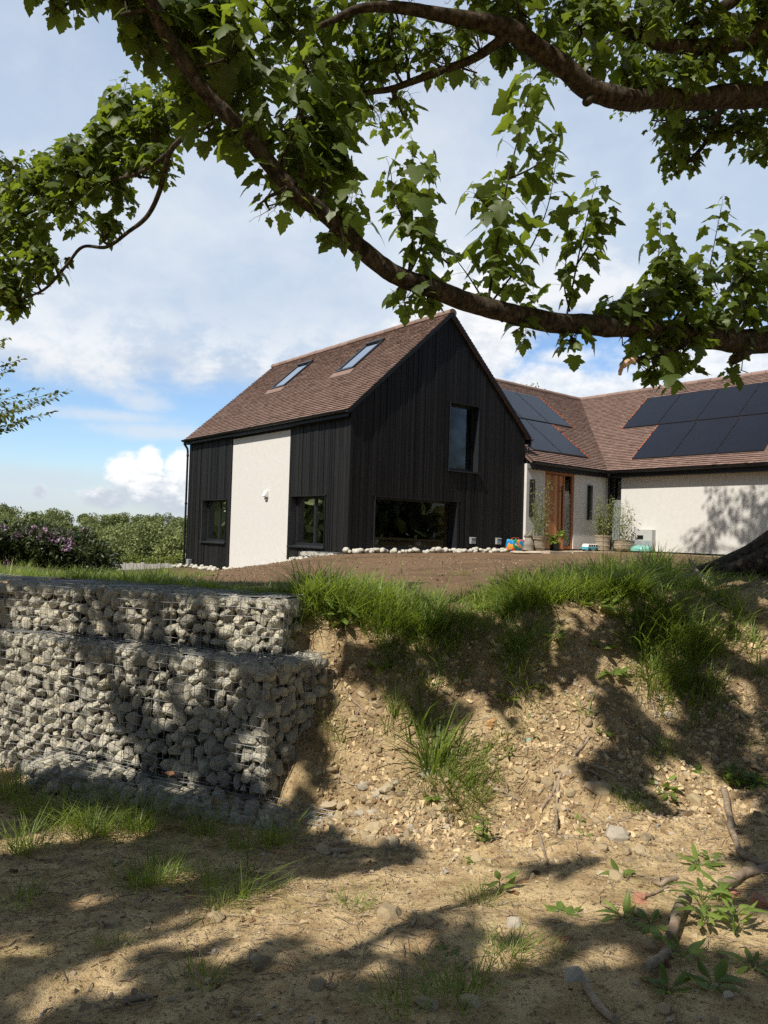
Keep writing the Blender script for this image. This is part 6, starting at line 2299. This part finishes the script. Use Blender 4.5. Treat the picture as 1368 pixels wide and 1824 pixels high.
def bamboo(px, v, prof, h, n, label, bl, spread, bowl=False, z=-.39):
    p = uvpos(px, v, z)
    root = thing('potted_bamboo', label, 'potted plant', p, rng.uniform(0, 6), 'potted bamboo by the front door')
    mb = MB()
    mb.lathe(prof, sides=28)
    rr, zz = prof[-1]
    mb.lathe([(rr - .02, zz), (rr - .03, zz - .05), (.001, zz - .05)], sides=28)
    pot = mb.build('pot', M['pot'], root, smooth=True)
    mb = MB()
    k = 0
    for zb in bl:
        r0 = np.interp(zb, [q[1] for q in prof], [q[0] for q in prof])
        ang = np.linspace(0, 2 * math.pi, 41)
        mb.tube([(math.cos(a_) * r0, math.sin(a_) * r0, zb + .008 * math.sin(a_ * 12)) for a_ in ang], .014, 6, cap=False)
    mb.build('moulded_band', M['pot'], pot, smooth=True)
    mb = MB()
    L = Leaves()
    for k in range(n):
        a_, r_ = rng.uniform(0, 6.3), rng.uniform(0, rr * .7)
        b0 = np.array([math.cos(a_) * r_, math.sin(a_) * r_, zz - .06])
        H = h * rng.uniform(.5, 1.05)
        e = b0 + np.array([math.cos(a_) * spread * rng.uniform(.1, 1), math.sin(a_) * spread * rng.uniform(.1, 1), H])
        path = catmull([b0, .5 * (b0 + e) + rng.normal(0, .03, 3), e], 5)
        mb.tube(path, np.linspace(.006, .002, len(path)), 5, cap=False)
        for _ in range(int(46 * H / h)):
            f = rng.uniform(.12, 1)
            q = path[int(f * (len(path) - 1))]
            d = unit(rng.normal(0, 1, 3) * (1, 1, .4))
            s_ = q + d * rng.uniform(.02, .12)
            L.add(s_, d - UPZ * rng.uniform(0, .7), UPZ + rng.normal(0, .4, 3), rng.uniform(.05, .11), rng.uniform(0, 1))
    mb.build('cane', M['bamboo'], root)
    lf = MB()
    L.mesh(lf, LANCE, .8, .2, .3)
    lf.build('foliage', M['bamboo'], root)
    return root


bamboo(957, -.62, [(.15, 0), (.20, .05), (.23, .20), (.21, .30), (.25, .36), (.26, .42)], 1.75, 15, 'tall sparse bamboo in round grey pot between statue and front door', (.1, .33), .30)
bamboo(1073, -.75, [(.17, 0), (.20, .04), (.215, .2), (.22, .34), (.24, .42), (.25, .50)], 1.30, 30, 'dense bushy bamboo in tall ribbed pot before the corner window', (.06, .18, .32, .46), .28)
bamboo(1110, -1.1, [(.20, 0), (.30, .08), (.34, .20), (.31, .32), (.34, .36)], 1.35, 15, 'thin airy bamboo in wide bowl pot against the white wall', (.12, .22, .30), .34)
# statue
p = uvpos(941, -.62)
st_ = thing('statue', 'small grey stone animal statue sitting beside the first bamboo pot', 'statue', p, 2.2)
mb = MB()
mb.lathe([(.001, 0), (.15, 0), (.155, .03), (.14, .05), (.15, .12), (.145, .20), (.115, .28), (.085, .335), (.075, .36)], sides=20)
V, F_ = rock_shape(901, 2, 2, .06)
mb.add(V * np.array([.115, .095, .09]) + (0.02, 0, .415), F_)
mb.add(V * np.array([.06, .05, .045]) + (.115, 0, .395), F_)
for sg in (-1, 1):
    mb.add(V * np.array([.03, .02, .05]) + (-.01, sg * .075, .485), F_)
    mb.tube([(.09, sg * .06, .24), (.13, sg * .06, .12), (.14, sg * .06, .02)], [.045, .04, .045], 8)
mb.build('figure', M['statue'], st_, smooth=True)
# bright bag
m, t, out = mat('patterned_bag')
v = t.n('ShaderNodeTexCoord').outputs['Object']
vo = t.n('ShaderNodeTexVoronoi')
vo.inputs['Scale'].default_value = 9
t.put(vo.inputs['Vector'], v)
sp = t.n('ShaderNodeSeparateXYZ')
t.put(sp.inputs[0], vo.outputs['Color'])
c = t.ramp(sp.outputs[0], [(0, (.02, .22, .50)), (.3, (.03, .40, .55)), (.45, (.02, .28, .10)), (.6, (.75, .30, .04)), (.75, (.70, .06, .03)), (.9, (.80, .70, .60))])
vo.inputs['Randomness'].default_value = 1
for nd in m.node_tree.nodes:
    if nd.bl_idname == 'ShaderNodeValToRGB':
        nd.color_ramp.interpolation = 'CONSTANT'
princ(t, out, c, .4)
M['bag'] = m
p = uvpos(918, -.42, -.42)
bg_ = thing('shopping_bag', 'bright blue green and orange patterned bag standing against the black boards', 'bag', p, HTH)
mb = MB()
bm = bmesh.new()
bmesh.ops.create_cube(bm, size=1)
bmesh.ops.subdivide_edges(bm, edges=bm.edges[:], cuts=5, use_grid_fill=True)
for q in bm.verts:
    c_ = q.co
    k = 1 - .35 * max(0, c_.z + .1) ** 1.0
    bul = 1 + .12 * math.cos(c_.z * 3) + .05 * mnoise.noise(c_ * 4)
    q.co = Vector((c_.x * .46 * bul, c_.y * .26 * k * bul, (c_.z + .5) * .32 + .03 * mnoise.noise(c_ * 3)))
V = np.array([q.co[:] for q in bm.verts])
F_ = np.array([[q.index for q in f.verts] for f in bm.faces])
bm.free()
mb.add(V, F_)
mb.build('bag_body', M['bag'], bg_, smooth=True)
for sg in (-1, 1):
    mb = MB()
    mb.tube(catmull([(-.1, sg * .06, .28), (-.07, sg * .07, .36), (.05, sg * .07, .37), (.1, sg * .06, .28)], 5), .008, 6)
    mb.build('handle', M['bag'], bg_, smooth=True)
# toy camper van
M['turq'] = simple('turquoise_paint', (.06, .36, .50), (.08, .40, .55), 5, .35, 0)
p = uvpos(1051, -.62)
van = thing('toy_van', 'small turquoise and white toy camper van by the white wall', 'toy van', p, HTH + math.pi)
mb = MB()
mb.hexa([(-.27, -.11, .045), (.27, -.11, .045), (.27, .11, .045), (-.27, .11, .045), (-.28, -.12, .13), (.28, -.12, .13), (.28, .12, .13), (-.28, .12, .13)])
mb.build('body', M['turq'], van, bevel=.02)
mb = MB()
mb.hexa([(-.278, -.118, .131), (.278, -.118, .131), (.278, .118, .131), (-.278, .118, .131), (-.255, -.10, .225), (.235, -.10, .225), (.235, .10, .225), (-.255, .10, .225)])
cab = mb.build('upper_body', M['white'], van, bevel=.018)
for sg in (-1, 1):
    for k in range(4):
        mb = MB()
        a_ = -.22 + k * .115
        mb.hexa([(a_, sg * .1135 - .002, .145), (a_ + .095, sg * .1135 - .002, .145), (a_ + .095, sg * .1135 + .002, .145), (a_, sg * .1135 + .002, .145), (a_ + .004, sg * .106 - .002, .20), (a_ + .091, sg * .106 - .002, .20), (a_ + .091, sg * .106 + .002, .20), (a_ + .004, sg * .106 + .002, .20)])
        mb.build('window', M['frame'], cab)
    for a_ in (-.17, .17):
        mb = MB()
        mb.tube([(a_, sg * .09, .05), (a_, sg * .125, .05)], .048, 14)
        w_ = mb.build('wheel', M['black'], van)
# teal tub
M['tealp'] = simple('teal_plastic', (.16, .42, .36), (.22, .50, .43), 6, .45, 0)
p = uvpos(1142, -1.6, -.40)
tb_ = thing('plastic_tub', 'teal green plastic tub lying tilted beside the bowl pot', 'tub', p, .4)
mb = MB()
mb.lathe([(.001, .0), (.24, .0), (.30, .03), (.33, .10), (.30, .17), (.22, .215), (.12, .235), (.001, .24)], sides=26)
mb.build('shell', M['tealp'], tb_, smooth=True)
mb = MB()
ang = np.linspace(0, 2 * math.pi, 33)
mb.tube([(math.cos(a_) * .335, math.sin(a_) * .335, .075) for a_ in ang], .016, 7, cap=False)
mb.build('rim', M['tealp'], tb_, smooth=True)
# leafy plant beside the door, pink-green plant by the meter box
p = uvpos(988, -.70)
root = thing('leafy_plant', 'bright green leafy plant in a black pot in front of the door', 'plant', p)
mb = MB()
mb.lathe([(.001, 0), (.13, 0), (.16, .22), (.165, .24), (.15, .24), (.145, .20), (.001, .20)], sides=20)
mb.build('pot', M['black'], root, smooth=True)
L = Leaves()
st = MB()
for k in range(9):
    a_ = k * 2.4
    e = np.array([math.cos(a_) * rng.uniform(.05, .26), math.sin(a_) * rng.uniform(.05, .26), rng.uniform(.30, .62)])
    st.tube(catmull([(0, 0, .2), e * (.4, .4, .8), e], 4), .006, 5)
    for j_ in range(9):
        b_ = j_ * 2.4
        o_ = np.array([math.cos(b_), math.sin(b_), 0])
        L.add(e + o_ * .01 - UPZ * .02 * j_ * .4, o_ + UPZ * rng.uniform(-.5, .3), UPZ + o_ * .2, rng.uniform(.12, .19), rng.uniform(.3, 1))
lf = MB()
L.mesh(lf, LANCE_W, 1, .3, .35)
lf.build('foliage', M['weed'], root, smooth=True)
st.build('stem', M['weed'], root)
M['pinkleaf'] = leafmat('pinkish_leaf', (.16, .10, .07), (.34, .22, .15), (.3, .2, .1), .25)
p = uvpos(1182, -1.9, -.38)
weed(0, 0, 26, .12, 'small pinkish green plant below the grey meter box', stem=.14, shape=LANCE, pos=p, mat_='pinkleaf', name='border_plant', cat='plant')
# flat stones edging the terrace
for k, (px, s) in enumerate(((925, .22), (950, .18), (975, .14), (1000, .16))):
    p = uvpos(px, -.98, -.43)
    mb = MB()
    V, F_ = rock_shape(700 + k, 2, 4, .08)
    mb.add(V * np.array([s * 1.4, s, .05]), F_, .4)
    o = mb.build('flat_stone', M['patio'])
    o.location = p
    tag(o, ('broad flat buff stone below the patterned bag', 'flat buff stone below the statue', 'small flat stone under the leafy plant', 'flat stone before the door step')[k], 'stone', 'flat edging stones')

# things on the window sills inside
def inside(face, s, d, z):
    q = face(s, z, -d)
    return np.array([HA[0], HA[1], -HZ]) + HU * q[0] + HV * q[1] + np.array([0, 0, q[2]])


p = inside(fS, 2.13, .30, -.33)
root = thing('orchid', 'white orchid in a dark pot behind the larger side window', 'orchid', p)
mb = MB()
mb.lathe([(.001, 0), (.05, 0), (.065, .10), (.06, .10), (.001, .09)], sides=16)
mb.build('pot', M['grey'], root, smooth=True)
mb = MB()
pp = catmull([(0, 0, .09), (.0, .02, .35), (.0, -.02, .52), (-.02, -.08, .56)], 5)
mb.tube(pp, .005, 5)
mb.build('stem', M['weed'], root)
L = Leaves()
for q in pp[-9::2]:
    for k in range(5):
        a_ = k * 1.257
        L.add(q, np.array([-.3, math.cos(a_), math.sin(a_)]), np.array([-1., 0, .2]), .055, .9)
M['whitepetal'] = leafmat('white_petal', (.75, .75, .72), (.85, .85, .82), (.5, .5, .5), .3)
lf = MB()
L.mesh(lf, LEAF_OVAL, 1.5, .1, .1)
lf.build('flower', M['whitepetal'], root)


def vase(face, s, d, z, prof, mt, label, name='vase'):
    p = inside(face, s, d, z)
    mb = MB()
    mb.lathe(prof, sides=16)
    o = mb.build(name, M[mt], smooth=True)
    o.location = p
    return tag(o, label, 'vase', 'ornaments on the inner window sills')


vase(fS, 2.33, .30, -.33, [(.001, 0), (.05, 0), (.06, .08), (.045, .16), (.05, .19), (.04, .19), (.001, .17)], 'white', 'white vase beside the orchid behind the larger side window')
vase(fS, 1.45, .30, -.33, [(.001, 0), (.035, 0), (.04, .14), (.015, .2), (.015, .26), (.001, .26)], 'paleg', 'pale bottle behind the larger side window pane without orchid')
vase(fG, 1.05, .30, -.34, [(.001, 0), (.06, 0), (.09, .10), (.08, .17), (.001, .17)], 'paleg', 'grey bowl behind the wide gable window near the corner')
vase(fG, .86, .30, -.34, [(.001, 0), (.03, 0), (.035, .2), (.012, .28), (.012, .34), (.001, .34)], 'paleg', 'slim bottle at the corner end of the wide gable window')
vase(fG, 2.45, .30, -.34, [(.001, 0), (.08, 0), (.10, .06), (.09, .13), (.001, .13)], 'paleg', 'low grey pot in the middle of the wide gable window')
p = inside(fG, 2.95, .45, -.34)
weed(0, 0, 24, .15, 'dark house plant behind the wide gable window', stem=.35, pos=p, tm=.1, name='house_plant', cat='house plant')

# ------------------------------------------------------------------ left background: bush, fence, hedge, wood
def leaf_blob(L, c_, r_, n, size, tm=.5, base=(0, 0, 0), shell=.55, up=.5):
    d = rng.normal(0, 1, (n, 3))
    d /= np.linalg.norm(d, axis=1)[:, None]
    P = np.asarray(c_) + d * np.asarray(r_) * rng.uniform(shell, 1.05, (n, 1))
    L.addv(P - np.asarray(base, float), d + rng.normal(0, .6, (n, 3)), d * (1 - up) + UPZ * up + rng.normal(0, .4, (n, 3)), size * rng.uniform(.7, 1.3, n), np.clip(rng.normal(tm, .25, n), 0, 1))


bb = np.array([-8.6, 18.2, float(gh(-8.6, 18.2))])
root = thing('rhododendron_bush', 'wide leggy bush with dark stems and pink flowers along its top', 'bush', bb)
L, FL, st = Leaves(), Leaves(), MB()
for k in range(230):
    x0 = rng.uniform(-2.6, 1.75)
    top = .78 if x0 < .6 else .78 - (x0 - .6) * .48
    y0 = rng.uniform(-.6, .6)
    tip = np.array([x0 + rng.normal(0, .18), y0 + rng.normal(0, .2), top * rng.uniform(.7, 1.02)])
    st.tube(catmull([(x0, y0, -.1), (x0 + rng.normal(0, .06), y0, .45 * tip[2]), tip], 4), np.linspace(.018, .006, 9), 5, cap=False)
    for _ in range(3):
        c_ = tip + rng.normal(0, .14, 3) * (1, 1, .7)
        leaf_blob(L, c_, (.17, .17, .12), 26, .12, .40)
    if rng.random() < .45:
        c_ = np.array([x0, y0 - .2, rng.uniform(.15, .5)])
        leaf_blob(L, c_, (.16, .16, .16), 16, .10, .5)
    if rng.random() < .5 and x0 < 1.2:
        c_ = tip + (0, -.12, .13)
        leaf_blob(FL, c_, (.10, .10, .07), 34, .065, .5)
for x0, z0 in ((-.35, .12), (-3.0, .5), (-2.2, .42), (-1.0, .62), (.9, .70)):
    leaf_blob(FL, (x0, -.75, z0), (.06, .06, .05), 24, .05, .6)
for _ in range(40):
    a_ = rng.uniform(0, 1)
    leaf_blob(L, (1.1 + .75 * a_, rng.uniform(-.6, .6), rng.uniform(.05, .55 - .32 * a_)), (.2, .2, .18), 20, .10, .45)
lf = MB()
L.mesh(lf, LANCE, 1.1, .2, .2)
lf.build('foliage', M['rhodo'], root)
lf = MB()
FL.mesh(lf, LEAF_OVAL, 1.3, .1, .1)
lf.build('flower', M['petal'], root)
st.build('stem', M['bark'], root)

fa, fb = at(150, 1014, 27)[:2], at(345, 1010, 27)[:2]
fd = unit(np.r_[fb - fa, 0])
fz = -1.86
root = thing('board_fence', 'low weathered pale board fence under the clipped hedge', 'fence', (*fa, fz), math.atan2(fd[1], fd[0]))
fl_ = float(np.linalg.norm(fb - fa)) + 3.0
mb = MB()
k = 0
while k < fl_:
    w = rng.uniform(.10, .16)
    mb.box((k + .006, -.02 + rng.uniform(-.006, .006), -.3), (k + w - .006, .012, .46 + rng.uniform(-.03, .03)), rng.uniform(0, 1))
    k += w
mb.build('board', M['fencewood'], root)
mb = MB()
mb.box((0, .013, .1), (fl_, .05, .18))
mb.box((0, .013, .36), (fl_, .05, .43))
mb.build('rail', M['fencewood'], root)
hb_ = np.array([*(fa + fd[:2] * .2), fz])
root = thing('clipped_hedge', 'low yellow green clipped hedge growing above the board fence', 'hedge', hb_, math.atan2(fd[1], fd[0]))
L = Leaves()
for k in np.arange(-.3, fl_, .12):
    leaf_blob(L, (k, .25, .60 + .05 * math.sin(k * 2.3)), (.16, .25, .16), 36, .07, .55)
lf = MB()
L.mesh(lf, LEAF_OVAL, 1.2)
lf.build('foliage', M['hedge'], root)
mb = MB()
for k in np.arange(.1, fl_, .35):
    mb.tube([(k, .25, -.3), (k + .03, .25, .2), (k, .26, .6)], .02, 5)
mb.build('stem', M['bark'], root)


def far_crown(L, base, h, r, lumps, n, size, tm, zlo=.35):
    for _ in range(lumps):
        a_ = rng.uniform(0, 6.3)
        q = rng.uniform(0, .6) * r
        z = rng.uniform(zlo, .78) * h
        lr = r * rng.uniform(.42, .62)
        leaf_blob(L, base + np.array([math.cos(a_) * q, math.sin(a_) * q, z]), (lr, lr, lr * .85), n // lumps, size, tm, shell=.75, up=.35)


def clump_quad():
    V = np.array([(-.5, 0), (-.2, -.35), (.3, -.3), (.5, .1), (.25, .45), (-.3, .4)])
    return V, np.array([(0, 1, 2), (0, 2, 3), (0, 3, 4), (0, 4, 5)])


CQ = clump_quad()
wood = Leaves()
trunks = MB()
for _ in range(400):
    azd = rng.uniform(-36, -9)
    r_ = rng.uniform(190, 430)
    x, y = math.sin(math.radians(azd)) * r_, math.cos(math.radians(azd)) * r_
    z = float(terr(x, y))
    h = rng.uniform(6.5, 10) * (1.2 if azd < -26 else 1)
    far_crown(wood, np.array([x, y, z]), h, h * rng.uniform(.38, .5), 8, 640, .30 + r_ * .0007, rng.uniform(.0, .95))
    trunks.tube([(x, y, z - .5), (x, y, z + h * .5)], [.35, .15], 5)
lf = MB()
wood.mesh(lf, CQ, 1, .3, .3)
ow = lf.build('distant_woodland', M['wood_far'])
tag(ow, kind='stuff')
o = trunks.build('woodland_trunks', M['bark'], ow)
# woods all round the garden, behind the camera: they show in the window glass
wood = Leaves()
for _ in range(260):
    azd = rng.uniform(40, 324)
    r_ = rng.uniform(30, 70)
    x, y = math.sin(math.radians(azd)) * r_, math.cos(math.radians(azd)) * r_
    if y > 45 or (x > 8 and y > 12 and r_ < 45):
        continue
    h = rng.uniform(6, 10)
    far_crown(wood, np.array([x, y, float(terr(x, y))]), h, h * .45, 7, 140, 1.2, rng.uniform(.1, .6), .08)
lf = MB()
wood.mesh(lf, CQ, 1, .3, .3)
tag(lf.build('surrounding_woodland', M['wood_far']), kind='stuff')


def small_tree(px, py_top, d, h, r, tm, label, size=.35, lumps=6, n=700, name='garden_tree', base=None, airy=False):
    top = at(px, py_top, d)
    x, y = top[0], top[1]
    zb = top[2] - h
    B = np.array([x, y, zb])
    root = thing(name, label, 'tree', B)
    L = Leaves()
    far_crown(L, np.zeros(3), h, r, lumps, n, size, tm)
    lf = MB()
    L.mesh(lf, CQ if not airy else LEAF_OVAL, 1, .3, .3)
    lf.build('foliage', M['wood_far'] if not airy else M['leaf_small'], root)
    mb = MB()
    mb.tube(catmull([(0, 0, -1.0), (.05, 0, h * .3), (0, .03, h * .75)], 5), np.linspace(.04 * h ** .8 * .5, .01, 11), 7)
    for k in range(7):
        a_ = k * 2.4
        mb.tube([(0, 0, h * (.25 + .05 * k)), (math.cos(a_) * r * .3, math.sin(a_) * r * .3, h * (.4 + .05 * k)), (math.cos(a_) * r * .6, math.sin(a_) * r * .6, h * (.5 + .05 * k))], [.03, .02, .006], 5)
    mb.build('trunk', M['bark'], root)
    return root


small_tree(308, 945, 48, 4.0, 1.7, .95, 'yellow green rounded tree beyond the hedge beside the house corner', .15, 7, 3200)
small_tree(272, 925, 90, 8, 3.6, .55, 'grey green airy tree in the valley behind the hedge', .26, 10, 3200, airy=False)
small_tree(222, 930, 95, 8, 3.8, .5, 'soft green willow like tree in the valley left of the airy one', .26, 10, 3200)
small_tree(180, 940, 80, 6, 2.6, .6, 'lighter green tree just past the end of the flowering bush', .24, 9, 2600)
small_tree(62, 899, 120, 11, 3.4, .25, 'dark rounded tree standing above the skyline at the picture edge', .38, 8, 2600)
small_tree(190, 970, 40, 2.6, 1.1, .9, 'yellow green shrub between flowering bush and hedge', .11, 6, 2200, name='garden_shrub')
small_tree(942, 664, 34, 5.5, 1.6, .6, 'pale feathery treetop showing above the far roof ridge', .12, 6, 900, airy=True)
small_tree(1112, 688, 36, 5.0, 1.2, .5, 'tip of a small tree just above the ridge of the white wing', .10, 5, 500, airy=True)
